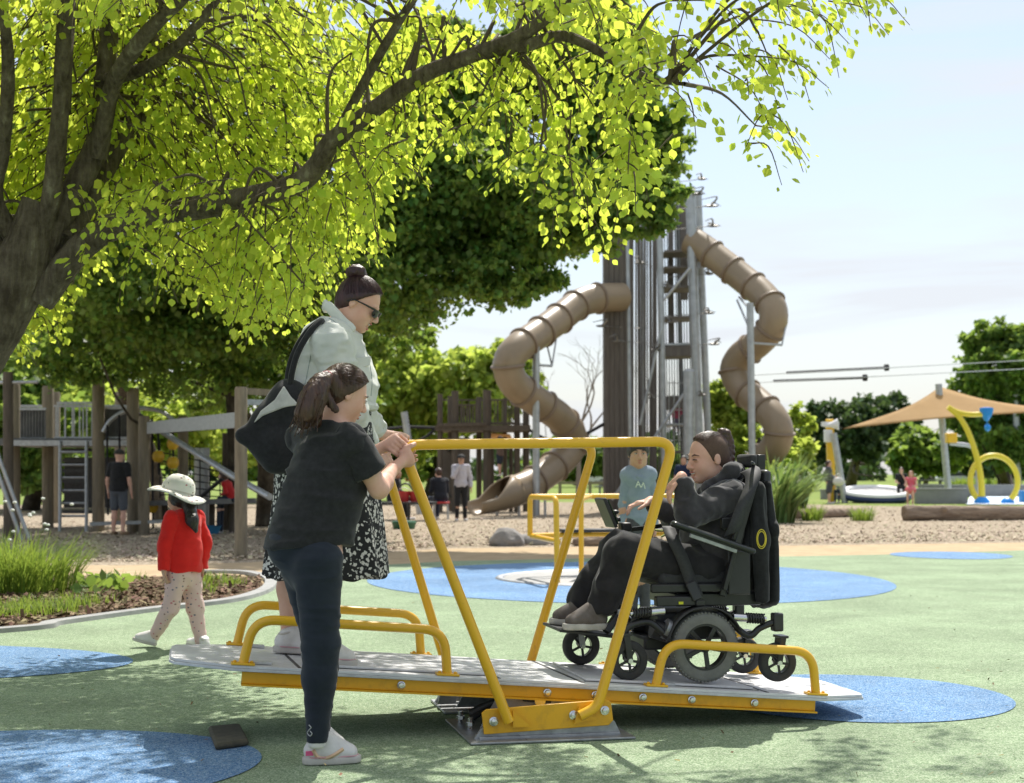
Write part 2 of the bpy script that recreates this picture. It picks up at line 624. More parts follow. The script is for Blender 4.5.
def crown(rng, blobs, n, size, droop=0.2, clump=0.28, tmpl=LEAF4, tf=LEAF4_F, shell=0.5):
    """blobs = [(centre, (rx,ry,rz))]: leaf clusters through the outer part of each blob's volume"""
    blobs = [(np.asarray(c, float), np.asarray(r, float)) for c, r in blobs]
    wts = np.array([r[0] * r[1] + r[1] * r[2] + r[0] * r[2] for c, r in blobs]); wts /= wts.sum()
    per = 34
    nc = max(4, n // per)
    bi = rng.choice(len(blobs), nc, p=wts)
    d = rng.normal(size=(nc, 3)); d /= np.linalg.norm(d, axis=1, keepdims=True)
    rad = shell + (1.08 - shell) * rng.rand(nc) ** 0.6
    C = np.array([blobs[i][0] for i in bi]) + d * rad[:, None] * np.array([blobs[i][1] for i in bi])
    cs = clump * np.array([blobs[i][1].mean() for i in bi]) * (0.6 + 0.8 * rng.rand(nc))
    off = rng.normal(size=(nc, per, 3)) * 0.5
    off[:, :, 2] *= 0.6
    pts = (C[:, None] + off * cs[:, None, None]).reshape(-1, 3)
    m = len(pts)
    dirs = rng.normal(size=(m, 3)); dirs[:, 2] -= droop * 3
    nn = rng.normal(size=(m, 3)) * 0.7; nn[:, 2] += 1.0
    sz = size * (0.6 + 0.8 * rng.rand(m))
    return leaves(pts, dirs, nn, sz, tmpl, tf)

rng = np.random.RandomState(11)
from mathutils.bvhtree import BVHTree
def drape(o, px, off=0.002, n=6):
    """points on the camera-facing surface of o (a stitched line or small mark lies on the cloth there)"""
    w = origin(o)
    bv = BVHTree.FromPolygons([tuple(np.array(v.co) + w) for v in o.data.vertices], [tuple(f.vertices) for f in o.data.polygons])
    pts = []
    pp = spline([V(a, b, 0) for a, b in px], n) if len(px) > 2 else [V(*px[0], 0) * (1 - t) + V(*px[-1], 0) * t for t in np.linspace(0, 1, n)]
    for a, b, _ in pp:
        d = P(a, b, 1.0) - V(0, 0, CAMH)
        hit = bv.ray_cast(Vector((0, 0, CAMH)), Vector(nrm(d)))
        if hit[0] is not None:
            pts.append(np.array(hit[0]) - nrm(d) * off)
    return pts
def stitch(o, name, px, r, m, n=6, off=0.001):
    pts = drape(o, px, off, n)
    if len(pts) > 1:
        return ob(name, MB().tube(pts, r, 5), m, o)
# ------------------------------------------------------------------ ground surfaces
def rubber(name, c1, c2, c3):
    def ex(nt, b, mp):
        v = nt.nodes.new('ShaderNodeTexVoronoi'); v.inputs['Scale'].default_value = 190
        nt.links.new(mp.outputs['Vector'], v.inputs['Vector'])
        r = nt.nodes.new('ShaderNodeValToRGB')
        r.color_ramp.elements[0].color = (*c1, 1); r.color_ramp.elements[1].color = (*c3, 1)
        r.color_ramp.elements[0].position = 0.15; r.color_ramp.elements[1].position = 0.85
        e = r.color_ramp.elements.new(0.5); e.color = (*c2, 1)
        nt.links.new(v.outputs['Color'], r.inputs['Fac'])
        n = nt.nodes.new('ShaderNodeTexNoise'); n.inputs['Scale'].default_value = 1.1; n.inputs['Detail'].default_value = 8
        n.inputs['Roughness'].default_value = 0.7
        nt.links.new(mp.outputs['Vector'], n.inputs['Vector'])
        mr = nt.nodes.new('ShaderNodeMapRange'); mr.inputs['From Min'].default_value = 0.3; mr.inputs['From Max'].default_value = 0.7
        mr.inputs['To Min'].default_value = 0.74; mr.inputs['To Max'].default_value = 1.16
        nt.links.new(n.outputs['Fac'], mr.inputs['Value'])
        n3 = nt.nodes.new('ShaderNodeTexNoise'); n3.inputs['Scale'].default_value = 45; n3.inputs['Detail'].default_value = 3
        nt.links.new(mp.outputs['Vector'], n3.inputs['Vector'])
        mr3 = nt.nodes.new('ShaderNodeMapRange'); mr3.inputs['From Min'].default_value = 0.3; mr3.inputs['From Max'].default_value = 0.7
        mr3.inputs['To Min'].default_value = 0.86; mr3.inputs['To Max'].default_value = 1.14
        nt.links.new(n3.outputs['Fac'], mr3.inputs['Value'])
        mm = nt.nodes.new('ShaderNodeMath'); mm.operation = 'MULTIPLY'
        nt.links.new(mr.outputs['Result'], mm.inputs[0]); nt.links.new(mr3.outputs['Result'], mm.inputs[1])
        hs = nt.nodes.new('ShaderNodeHueSaturation')
        nt.links.new(r.outputs['Color'], hs.inputs['Color']); nt.links.new(mm.outputs[0], hs.inputs['Value'])
        nt.links.new(hs.outputs['Color'], b.inputs['Base Color'])
        bp = nt.nodes.new('ShaderNodeBump'); bp.inputs['Strength'].default_value = 0.7; bp.inputs['Distance'].default_value = 0.003
        nt.links.new(v.outputs['Distance'], bp.inputs['Height']); nt.links.new(bp.outputs['Normal'], b.inputs['Normal'])
    return mat(name, c2, rough=0.95, spec=0.15, extra=ex)
M_green = rubber('green_rubber', (0.14, 0.205, 0.115), (0.255, 0.335, 0.205), (0.42, 0.48, 0.345))
M_blue = rubber('blue_rubber', (0.06, 0.15, 0.32), (0.14, 0.27, 0.46), (0.36, 0.47, 0.60))
M_grass = mat('lawn', (0.15, 0.22, 0.045), rough=1, spec=0.1, noise=0.35, col2=(0.24, 0.28, 0.09), bump=(30, 0.6, 0.03))
M_tan = mat('tan_path', (0.50, 0.39, 0.25), rough=1, spec=0.1, noise=3.0, col2=(0.40, 0.30, 0.19), bump=(250, 0.5, 0.004))
def chips_ex(nt, b, mp):
    v = nt.nodes.new('ShaderNodeTexVoronoi'); v.inputs['Scale'].default_value = 32
    nt.links.new(mp.outputs['Vector'], v.inputs['Vector'])
    r = nt.nodes.new('ShaderNodeValToRGB')
    r.color_ramp.elements[0].color = (0.11, 0.075, 0.05, 1); r.color_ramp.elements[1].color = (0.56, 0.48, 0.37, 1)
    e = r.color_ramp.elements.new(0.35); e.color = (0.32, 0.26, 0.19, 1)
    e = r.color_ramp.elements.new(0.7); e.color = (0.43, 0.36, 0.27, 1)
    sp = nt.nodes.new('ShaderNodeSeparateColor')
    nt.links.new(v.outputs['Color'], sp.inputs['Color']); nt.links.new(sp.outputs[0], r.inputs['Fac'])
    nt.links.new(r.outputs['Color'], b.inputs['Base Color'])
    bp = nt.nodes.new('ShaderNodeBump'); bp.inputs['Strength'].default_value = 1.0; bp.inputs['Distance'].default_value = 0.02
    nt.links.new(v.outputs['Distance'], bp.inputs['Height']); nt.links.new(bp.outputs['Normal'], b.inputs['Normal'])
M_chips = mat('bark_chips', (0.4, 0.3, 0.2), rough=1, spec=0.1, extra=chips_ex)
M_mulch = mat('mulch', (0.08, 0.055, 0.035), rough=1, spec=0.1, noise=40, col2=(0.22, 0.155, 0.10), bump=(60, 1.0, 0.02))
M_conc = mat('concrete', (0.36, 0.36, 0.35), rough=0.9, noise=6, col2=(0.27, 0.27, 0.26), bump=(80, 0.3, 0.004))

def flat(name, pts, z, m):
    mb = MB(); v = [(p[0], p[1], z) for p in pts]
    mb.add(v, [tuple(range(len(v)))])
    o = struct(name, mb, m, smooth=False)
    if o.data.polygons[0].normal.z < 0:
        o.data.flip_normals()
    return o
flat('ground', [(-900, -60), (900, -60), (900, 2500), (-900, 2500)], 0.0, M_grass)
g2 = lambda l: [G(*p)[:2] for p in l]
flat('bark_surface', g2([(-700, 600), (0, 575), (262, 580), (500, 570), (1500, 565)]) + [(40, 50), (14, 53), (9, 60), (-2, 62), (-12, 56), (-40, 56)], 0.004, M_chips)
flat('tan_path', [(-30, 9)] + g2([(-700, 700), (0, 645), (150, 625), (300, 610), (600, 590), (1100, 580), (1700, 575), (1700, 536), (1024, 543), (800, 546), (600, 547), (450, 549), (330, 556), (250, 563), (120, 566), (0, 565)]) + [(-12, 21), (-30, 24)], 0.008, M_tan)
green_pts = g2([(-500, 668), (0, 634), (60, 625.5), (150, 613), (225, 604), (258, 596), (271, 588), (268, 580), (290, 573), (380, 566), (450, 562), (600, 559), (800, 557), (900, 555), (1024, 551), (1700, 546)])
flat('rubber_surface', [(-9, -4)] + green_pts + [(14, -4)], 0.012, M_green)
flat('mulch_bed', g2([(-500, 666), (0, 632), (60, 623.5), (150, 611), (225, 602), (254, 594), (264, 587), (258, 580), (235, 577), (120, 579), (0, 580), (-400, 590)]), 0.020, M_mulch)
# kerb round the mulch bed
kp = [G(*p) for p in [(-500, 668), (0, 634), (60, 625.5), (150, 613), (225, 604), (258, 596), (271, 588), (268, 580), (245, 574.5), (200, 573.5)]]
kp = spline([V(p[0], p[1], 0) for p in kp], 5)
mb = MB()
rows = []
for i, p in enumerate(kp):
    t = nrm(kp[min(i + 1, len(kp) - 1)] - kp[max(i - 1, 0)]); s_ = V(t[1], -t[0], 0)
    rows.append([p - s_ * 0.07 + V(0, 0, 0.0), p - s_ * 0.07 + V(0, 0, 0.045), p + s_ * 0.05 + V(0, 0, 0.045), p + s_ * 0.06 + V(0, 0, 0.0)])
mb.sheet(rows)
struct('kerb', mb, M_conc, sharp=30)

def blob(name, cx, cy, rx, ry, rot=0, z=0.016, wob=0.03, seed=0, bumpy=None):
    rn = np.random.RandomState(seed)
    ph = rn.rand(3) * 6.28
    pts = []
    for t in np.linspace(0, 2 * math.pi, 72, endpoint=False):
        k = 1 + wob * (math.sin(2 * t + ph[0]) + 0.6 * math.sin(3 * t + ph[1]))
        x = rx * k * math.cos(t); y = ry * k * math.sin(t)
        pts.append((cx + x * math.cos(rot) - y * math.sin(rot), cy + x * math.sin(rot) + y * math.cos(rot)))
    return flat(name, pts, z, M_blue)
blob('blue_patch', 1.25, 16.3, 2.75, 3.2, wob=0.02, seed=1)
blob('blue_patch', 1.74, 7.76, 0.79, 0.83, wob=0.012, seed=2)
blob('blue_patch', -4.75, 9.15, 2.5, 1.02, wob=0.02, seed=3)
blob('blue_patch', -2.28, 5.72, 1.35, 0.92, rot=0.40, wob=0.02, seed=4)
blob('blue_patch', 6.15, 21.1, 0.8, 1.0, wob=0.02, seed=5)

# ------------------------------------------------------------------ the see-saw
def yel_ex(nt, b, mp):
    pass
M_yel = mat('yellow_paint', (0.80, 0.44, 0.014), rough=0.34, spec=0.5, noise=26, ramp=(0.62, 0.74), col2=(0.58, 0.31, 0.02), bump=(400, 0.04, 0.001), coat=0.25)
M_org = mat('orange_yellow_paint', (0.76, 0.40, 0.012), rough=0.4, noise=14, ramp=(0.5, 0.8), col2=(0.52, 0.27, 0.02), bump=(300, 0.05, 0.001))
M_steel = mat('galvanised_steel', (0.42, 0.43, 0.44), rough=0.45, metal=0.7, noise=18, col2=(0.28, 0.29, 0.30), bump=(60, 0.1, 0.002))
M_dark = mat('dark_steel', (0.03, 0.03, 0.032), rough=0.5, metal=0.3, noise=20, col2=(0.06, 0.06, 0.06))
M_white = mat('white_plastic', (0.75, 0.75, 0.75), rough=0.5)
M_chrome = mat('bright_steel', (0.65, 0.65, 0.66), rough=0.25, metal=1.0)
def deck_ex(nt, b, mp):
    n = nt.nodes.new('ShaderNodeTexNoise'); n.inputs['Scale'].default_value = 2.2; n.inputs['Detail'].default_value = 9
    n.inputs['Roughness'].default_value = 0.75
    nt.links.new(mp.outputs['Vector'], n.inputs['Vector'])
    r = nt.nodes.new('ShaderNodeValToRGB')
    r.color_ramp.elements[0].position = 0.36; r.color_ramp.elements[0].color = (0.50, 0.50, 0.505, 1)
    r.color_ramp.elements[1].position = 0.62; r.color_ramp.elements[1].color = (0.72, 0.72, 0.725, 1)
    nt.links.new(n.outputs['Fac'], r.inputs['Fac'])
    nt.links.new(r.outputs['Color'], b.inputs['Base Color'])
    v = nt.nodes.new('ShaderNodeTexVoronoi'); v.inputs['Scale'].default_value = 85
    nt.links.new(mp.outputs['Vector'], v.inputs['Vector'])
    bp = nt.nodes.new('ShaderNodeBump'); bp.inputs['Strength'].default_value = 0.3; bp.inputs['Distance'].default_value = 0.002
    nt.links.new(v.outputs['Distance'], bp.inputs['Height']); nt.links.new(bp.outputs['Normal'], b.inputs['Normal'])
M_deck = mat('deck_sheet', (0.4, 0.4, 0.4), rough=0.55, spec=0.4, extra=deck_ex)
M_edge = mat('white_edge', (0.62, 0.63, 0.63), rough=0.5, noise=12, col2=(0.45, 0.46, 0.46))

SA, ST = 0.214, 0.079
su = V(math.cos(SA), math.sin(SA), 0); sn = V(-math.sin(SA), math.cos(SA), 0); UP = V(0, 0, 1)
st = nrm(su * math.cos(ST) - UP * math.sin(ST)); sz = np.cross(st, sn)
SG = V(0.048, 7.04, 0); SC = V(0.048, 7.04, 0.241)
def D(a, b, h=0.0):      # deck coordinates
    return SC + st * a + sn * b + sz * h
def B(a, b, z=0.0):      # base coordinates
    return SG + su * a + sn * b + UP * z
ss = thing('seesaw', 'yellow railed wheelchair see-saw with a long grey deck on a steel base', 'seesaw', SG)
HL, HW, TIP = 1.33, 0.40, 0.25
outline = [(-HL, -HW), (HL, -HW), (HL + TIP, -0.27), (HL + TIP + 0.02, -0.2), (HL + TIP + 0.02, 0.2), (HL + TIP, 0.27), (HL, HW), (-HL, HW), (-HL - TIP, 0.27), (-HL - TIP - 0.02, 0.2),
           (-HL - TIP - 0.02, -0.2), (-HL - TIP, -0.27)]
deck = ob('deck', MB().prism(outline, 0.012, D(0, 0, -0.006), st, sn), M_deck, ss, bevel=0.002)
inn = [(x * 1.004, y * 1.01) for x, y in outline]
ob('deck_edge', MB().prism(inn, 0.012, D(0, 0, -0.0185), st, sn), M_edge, ss, bevel=0.002)
# raised tread panels with dark seams
for a0, a1 in ((-1.02, -0.22), (0.22, 1.02)):
    mb = MB()
    mb.prism([(a0, -0.31), (a1, -0.31), (a1 - 0.06 * np.sign(a1), 0.31), (a0, 0.31)], 0.010, D(0, 0, 0.006), st, sn)
    pnl = ob('tread_panel', mb, M_deck, ss, bevel=0.003)
mb = MB()
for a in (-1.06, -0.19, 0.19, 1.06):
    mb.bar(D(a, -0.385, 0.0012), D(a - 0.05, 0.385, 0.0012), 0.014, 0.002, sz)
for b in (-0.325, 0.325):
    mb.bar(D(-1.04, b, 0.0014), D(-0.21, b, 0.0014), 0.010, 0.002, sz)
    mb.bar(D(0.21, b, 0.0014), D(1.04, b, 0.0014), 0.010, 0.002, sz)
ob('deck_seam', mb, M_dark, ss)
for sd_ in (-1, 1):
    b = ob('side_beam', MB().bar(D(-1.30, sd_ * 0.365, -0.052), D(1.30, sd_ * 0.365, -0.048), 0.03, 0.052, sz), M_org, ss, bevel=0.004)
    mb = MB().bar(D(-1.30, sd_ * 0.375, -0.081), D(1.30, sd_ * 0.375, -0.077), 0.06, 0.007, sz)
    ob('beam_flange', mb, M_org, ss)
    for a in (-0.95, -0.62, -0.2, 0.03, 0.25, 0.47, 0.7, 1.0):
        mb = MB().lathe([(0, 0.019), (0.011, 0.018), (0.013, 0.010), (0.018, 0.008), (0.018, 0)], D(a, sd_ * 0.381, -0.050), sn * sd_, 12)
        ob('bolt', mb, M_chrome, ss)
ob('cross_beam', MB().bar(D(0, -0.35, -0.07), D(0, 0.35, -0.07), 0.12, 0.06, sz).bar(D(-0.62, -0.35, -0.06), D(-0.62, 0.35, -0.06), 0.05, 0.05, sz).bar(D(0.62, -0.35, -0.06), D(0.62, 0.35, -0.06), 0.05, 0.05, sz), M_dark, ss)
# low guard rails
for sd_ in (-1, 1):
    for a0, a1 in ((-1.30, -0.42), (0.53, 1.30)):
        pts = bend([D(a0, sd_ * 0.375, 0.0), D(a0 + 0.03, sd_ * 0.375, 0.195), D(a1 - 0.03, sd_ * 0.375, 0.195), D(a1, sd_ * 0.375, 0.0)], 0.14, 8)
        r = ob('guard_rail', MB().tube(pts, 0.021, 16), M_yel, ss)
        for a in (a0, a1):
            fl = MB().box(D(a, sd_ * 0.375, 0.006), (0.10, 0.055, 0.010), np.array([st, sn, sz]).T)
            for q in (-0.035, 0.035):
                fl.lathe([(0, 0.010), (0.008, 0.008), (0.008, 0)], D(a + q, sd_ * 0.375, 0.010), sz, 8)
            ob('foot_flange', fl, M_yel, r, bevel=0.002)
        mb = MB().box(D((a0 + 0.08) if a0 < 0 else a0 + 0.06, sd_ * 0.315, 0.008), (0.09, 0.05, 0.012), np.array([st, sn, sz]).T)
        ob('stop_block', mb, M_edge, ss, bevel=0.002)
# tall hand frames
for sd_ in (-1, 1):
    b0 = sd_ * 0.62
    bb = sd_ * 0.585
    shift = -0.035
    yoff = 0.0
    tl = B(-0.625 + shift, b0, 1.272); tr = B(0.575 + shift, b0, 1.292)
    if sd_ > 0:
        tl = B(-0.56 + shift, b0, 1.30); tr = B(0.56 + shift, b0, 1.305)
    if sd_ > 0:
        shift = -0.075
    bl_ = B(-0.155 + shift, bb, 0.10); br = B(0.235 + shift, bb, 0.15)
    pts = bend([bl_, tl, tr, br, B(0.155 + shift, bb, 0.115)], 0.085, 8)
    hf = ob('hand_frame', MB().tube(pts, 0.0225, 18), M_yel, ss)
    pl = MB().prism([(-0.29, 0.045), (0.26, 0.065), (0.28, 0.085), (0.27, 0.165), (0.25, 0.175), (-0.28, 0.15), (-0.30, 0.135)], 0.014, B(0, sd_ * 0.545, 0), su, UP)
    pp = ob('mount_plate', pl, M_org, ss, bevel=0.003)
    for a, z in ((-0.25, 0.10), (0.10, 0.115), (0.24, 0.13)):
        ob('bolt', MB().lathe([(0, 0.02), (0.012, 0.018), (0.013, 0.010), (0.02, 0.008), (0.02, 0)], B(a, sd_ * 0.552, z), sn * sd_, 12), M_chrome, pp)
    ob('gusset', MB().prism([(-0.17, 0.075), (-0.09, 0.075), (-0.17, 0.145)], 0.01, B(0, sd_ * 0.57, 0), su, UP), M_org, pp)
    ob('gusset', MB().prism([(0.10, 0.08), (0.2, 0.1), (0.12, 0.15)], 0.01, B(0, sd_ * 0.57, 0), su, UP), M_org, pp)
    ft = MB().prism([(-0.33, 0.0), (0.32, 0.0), (0.29, 0.06), (0.26, 0.065), (-0.27, 0.05), (-0.30, 0.045)], 0.02, B(0, sd_ * 0.525, 0.021), su, UP)
    ft.box(B(0, sd_ * 0.50, 0.028), (0.62, 0.10, 0.012), np.array([su, sn, UP]).T)
    ob('steel_foot', ft, M_steel, ss, bevel=0.002)
ob('base_plate', MB().box(B(0.0, -0.30, 0.019), (0.72, 0.64, 0.010), np.array([su, sn, UP]).T), M_steel, ss, bevel=0.003)
ob('base_plate', MB().box(B(0.0, 0.42, 0.019), (0.66, 0.42, 0.010), np.array([su, sn, UP]).T), M_steel, ss, bevel=0.003)
pv = MB()
for q in (-0.30, 0.30):
    pv.prism([(-0.26, 0.03), (0.22, 0.03), (0.16, 0.17), (-0.17, 0.19)], 0.01, B(0, q, 0), su, UP)
pv.prism([(-0.33, 0.03), (-0.24, 0.03), (-0.20, 0.15), (-0.30, 0.15)], 0.01, B(0, 0.42, 0), su, UP)
pv.box(B(0.04, -0.33, 0.12), (0.07, 0.02, 0.17), np.array([su, sn, UP]).T)
pvo = ob('pivot_bracket', pv, M_steel, ss, bevel=0.002)
ob('pivot_axle', MB().cyl(B(0, -0.36, 0.15), B(0, 0.36, 0.15), 0.025), M_chrome, ss)
sp_ = MB()
for i, (a, b, z) in enumerate([(-0.22, -0.2, 0.09), (-0.2, 0.0, 0.07), (0.18, -0.2, 0.09), (0.22, 0.02, 0.1), (-0.24, -0.27, 0.12), (0.2, -0.27, 0.12)]):
    sp_.tube(spline([B(0, b, 0.13), B(a * 0.6, b - 0.02, z + 0.03), B(a, b, z), B(a * 1.25, b, z - 0.03)], 6), 0.016, 8)
sp_.box(B(0, 0, 0.10), (0.26, 0.5, 0.10), np.array([su, sn, UP]).T)
ob('rubber_damper', sp_, M_dark, ss, bevel=0.004)
for a, b in ((-0.30, -0.28), (-0.31, -0.1), (0.31, -0.30)):
    ob('anchor_bolt', MB().cyl(B(a, b, 0.02), B(a, b, 0.075), 0.012, n=8).cyl(B(a, b, 0.04), B(a, b, 0.055), 0.02, n=6), M_chrome, ss)

# dark rubber pad on the ground
pt = [G(*p)[:2] for p in [(208, 736), (240, 733), (249, 750), (215, 755)]]
c0 = np.mean(pt, 0)
pad = MB().prism([tuple(np.array(p) - c0) for p in pt][::-1], 0.028, (c0[0], c0[1], 0.031))
tag(ob('rubber_pad', pad, mat('worn_pad', (0.06, 0.055, 0.04), rough=0.9, noise=30, col2=(0.10, 0.09, 0.06), bump=(90, 0.5, 0.004)), bevel=0.012),
    'small dark rounded rubber pad lying on the blue patch at lower left', 'pad')

# ------------------------------------------------------------------ flush carousel with yellow rails
KC = V(1.15, 16.5, 0)
cr = thing('carousel', 'yellow railed flush carousel on the round blue patch behind the see-saw', 'carousel', KC)
ob('turntable', MB().lathe([(0, 0.030), (1.22, 0.030), (1.24, 0.022), (1.24, 0.012)], KC, UP, 64), mat('turntable', (0.40, 0.39, 0.37), rough=0.6, noise=10, col2=(0.3, 0.3, 0.29)), cr)
ob('rim', MB().ring(KC + V(0, 0, 0.018), UP, 1.29, 0.045, 64, 8, 0.35), M_steel, cr)
def kr(px, d, py):
    return P(px, py, d)
zt, zl = 0.90, 0.47
def W(px, d, z):
    return V((px - 512) / FPX * d, d, z)
railA = bend([W(530, 16.6, zl), W(530, 16.6, zt), W(556, 15.6, zt), W(557, 15.6, 0.03)], 0.09)
ob('hand_rail', MB().tube(railA, 0.030, 10), M_yel, cr)
ob('hand_rail', MB().tube([W(531, 16.6, zt), W(600, 16.9, zt), W(700, 17.2, zt), W(760, 17.0, zt)], 0.030, 10), M_yel, cr)
ob('hand_rail', MB().tube(bend([W(558, 15.6, zl - 0.02), W(531, 16.6, zl), W(590, 17.0, zl), W(690, 17.2, zl)], 0.05), 0.030, 10), M_yel, cr)
ob('rail_post', MB().tube(bend([W(581, 16.2, 0.03), W(581, 16.2, zt - 0.02), W(590, 16.8, zt)], 0.08), 0.028, 10), M_yel, cr)
ob('rail_post', MB().tube([W(700, 16.9, 0.03), W(700, 17.1, zt)], 0.028, 10), M_yel, cr)
ob('bench_seat', MB().bar(W(560, 16.8, zl + 0.05), W(690, 17.0, zl + 0.05), 0.28, 0.035), M_dark, cr, bevel=0.01)
# ------------------------------------------------------------------ trees
def bark(name, c1, c2, sc=6):
    def ex(nt, b, mp):
        n = nt.nodes.new('ShaderNodeTexNoise'); n.inputs['Scale'].default_value = sc; n.inputs['Detail'].default_value = 10
        n.inputs['Roughness'].default_value = 0.75
        nt.links.new(mp.outputs['Vector'], n.inputs['Vector'])
        n2 = nt.nodes.new('ShaderNodeTexNoise'); n2.inputs['Scale'].default_value = sc * 6; n2.inputs['Detail'].default_value = 6
        mp2 = nt.nodes.new('ShaderNodeMapping'); mp2.inputs['Scale'].default_value = (1, 1, 0.14)
        nt.links.new(mp.outputs['Vector'], mp2.inputs['Vector']); nt.links.new(mp2.outputs['Vector'], n2.inputs['Vector'])
        r = nt.nodes.new('ShaderNodeValToRGB')
        r.color_ramp.elements[0].position = 0.35; r.color_ramp.elements[0].color = (*c1, 1)
        r.color_ramp.elements[1].position = 0.62; r.color_ramp.elements[1].color = (*c2, 1)
        e = r.color_ramp.elements.new(0.70); e.color = (c2[0] * 1.5, c2[1] * 1.65, c2[2] * 1.6, 1)
        mx = nt.nodes.new('ShaderNodeMath'); mx.operation = 'ADD'
        ml = nt.nodes.new('ShaderNodeMath'); ml.operation = 'MULTIPLY_ADD'; ml.inputs[1].default_value = 0.5; ml.inputs[2].default_value = -0.25
        nt.links.new(n2.outputs['Fac'], ml.inputs[0]); nt.links.new(n.outputs['Fac'], mx.inputs[0]); nt.links.new(ml.outputs[0], mx.inputs[1])
        nt.links.new(mx.outputs[0], r.inputs['Fac']); nt.links.new(r.outputs['Color'], b.inputs['Base Color'])
        bp = nt.nodes.new('ShaderNodeBump'); bp.inputs['Strength'].default_value = 1.0; bp.inputs['Distance'].default_value = 0.035
        nt.links.new(n2.outputs['Fac'], bp.inputs['Height']); nt.links.new(bp.outputs['Normal'], b.inputs['Normal'])
    return mat(name, c2, rough=0.95, spec=0.15, extra=ex)
M_bark = bark('lime_bark', (0.065, 0.05, 0.038), (0.165, 0.135, 0.105))
M_bark2 = bark('dark_bark', (0.04, 0.033, 0.026), (0.10, 0.085, 0.065), 3)
M_twig = mat('twig_bark', (0.10, 0.075, 0.05), rough=0.9)
def leafmat(name, col, tcol, trans=0.5, island=0.25, rough=0.5):
    return mat(name, col, rough=rough, spec=0.35, trans=trans, tcol=tcol, island=island)
ML_lime = leafmat('lime_leaf', (0.34, 0.44, 0.07), (0.88, 0.96, 0.10), 0.68, 0.34)
ML_dark = leafmat('dark_leaf', (0.115, 0.19, 0.045), (0.46, 0.62, 0.09), 0.48, 0.55)
ML_mid = leafmat('mid_leaf', (0.12, 0.20, 0.045), (0.45, 0.60, 0.09), 0.5, 0.4)
ML_bright = leafmat('bright_leaf', (0.24, 0.33, 0.06), (0.75, 0.86, 0.14), 0.6, 0.35)
ML_far = leafmat('far_leaf', (0.065, 0.11, 0.04), (0.14, 0.22, 0.05), 0.3, 0.4)

lime_root = V(-4.05, 9.2, 0)
lime = thing('lime_tree', 'big lime tree with bright yellow-green spring leaves over the left foreground', 'tree', lime_root)
def branch(pts, r0, r1, n=10, seg=6, wob=0.0):
    q = spline(pts, seg)
    m = len(q)
    t = np.linspace(0, 1, m)
    rr = r0 + (r1 - r0) * t
    if wob:
        rr = rr * (1 + wob * (np.sin(t * 23 + r0 * 90) * 0.5 + np.sin(t * 51 + r0 * 40) * 0.3))
        q = [p + (np.array([vnoise(np.array(p[0] * 3.), np.array(p[1] * 3. + 7 * k), np.array(p[2] * 3.)) for k in range(3)]) - 0.5) * r0 * wob * 3 for p in q]
    return q, rr
limbs = []
def limb(mb, px, r0, r1, wob=0.06, n=12):
    q, rr = branch([P(*p) for p in px], r0, r1, wob=wob)
    mb.tube(q, rr, n)
    limbs.extend(q)
tm = MB()
trunk_px = [(-150, 700, 9.2), (-130, 560, 9.15), (-75, 430, 9.05), (-24, 345, 9.0), (26, 262, 9.0), (46, 205, 9.0)]
q, rr = branch([P(*p) if i else lime_root - V(0, 0, 0.1) for i, p in enumerate(trunk_px)], 0.31, 0.14, wob=0.04)
rr = np.array(rr); rr[:6] *= np.linspace(1.5, 1.0, 6)
tm.tube(q, rr, 20)
ob('trunk', tm, M_bark, lime)
lm = MB()
limb(lm, [(28, 262, 9), (48, 215, 8.9), (56, 160, 8.8), (61, 100, 8.7), (64, 40, 8.6), (68, -60, 8.4), (80, -220, 8.2)], 0.066, 0.035)
limb(lm, [(40, 265, 9), (72, 195, 9), (98, 140, 9.05), (106, 70, 9.1), (112, -5, 9.1), (125, -140, 9.0), (150, -330, 9)], 0.090, 0.035)
limb(lm, [(66, 240, 9), (95, 190, 9.2), (128, 130, 9.4), (150, 85, 9.6), (160, 30, 9.8), (180, -60, 9.9), (220, -200, 10)], 0.070, 0.025)
limb(lm, [(98, 158, 9.0), (112, 88, 8.85), (140, 42, 8.6), (175, 5, 8.4), (215, -30, 8.2), (300, -90, 8)], 0.058, 0.025)
limb(lm, [(98, 82, 9), (140, 70, 8.9), (175, 48, 8.7), (205, 15, 8.6), (240, -30, 8.5)], 0.045, 0.02)
limb(lm, [(40, 300, 9), (74, 254, 8.95), (110, 228, 8.9), (150, 214, 8.8), (200, 207, 8.7), (250, 197, 8.6), (298, 183, 8.5), (318, 165, 8.45), (332, 143, 8.4), (370, 112, 8.3), (420, 76, 8.2), (470, 56, 8.1), (520, 35, 8.0), (560, 4, 7.9), (600, -50, 7.8)], 0.088, 0.030, wob=0.05)
limb(lm, [(484, 52, 8.1), (530, 44, 8.0), (560, 36, 8.0), (590, 46, 7.9), (625, 68, 7.8), (655, 80, 7.75), (684, 84, 7.7)], 0.042, 0.010)
limb(lm, [(20, 250, 9), (-5, 200, 8.9), (2, 150, 8.8), (8, 90, 8.6), (4, 20, 8.4), (-20, -80, 8.2)], 0.06, 0.025)
limb(lm, [(5, 290, 9), (-20, 230, 9), (-60, 170, 8.8), (-120, 90, 8.5), (-220, -40, 8.2), (-300, -200, 8)], 0.13, 0.04)
limb(lm, [(-30, 380, 9), (-120, 300, 8.2), (-260, 150, 7.4), (-420, -60, 6.8)], 0.12, 0.04)
limb(lm, [(112, 0, 9.1), (140, -80, 8.4), (220, -240, 7.2), (330, -480, 6.2)], 0.05, 0.025)
limb(lm, [(320, 165, 8.4), (400, 20, 7.8), (520, -160, 7.2), (640, -330, 6.8)], 0.028, 0.015)
limb(lm, [(62, 110, 8.75), (70, -160, 9.3), (40, -500, 10), (20, -900, 10.4)], 0.055, 0.03)
ob('limb', lm, M_bark, lime)
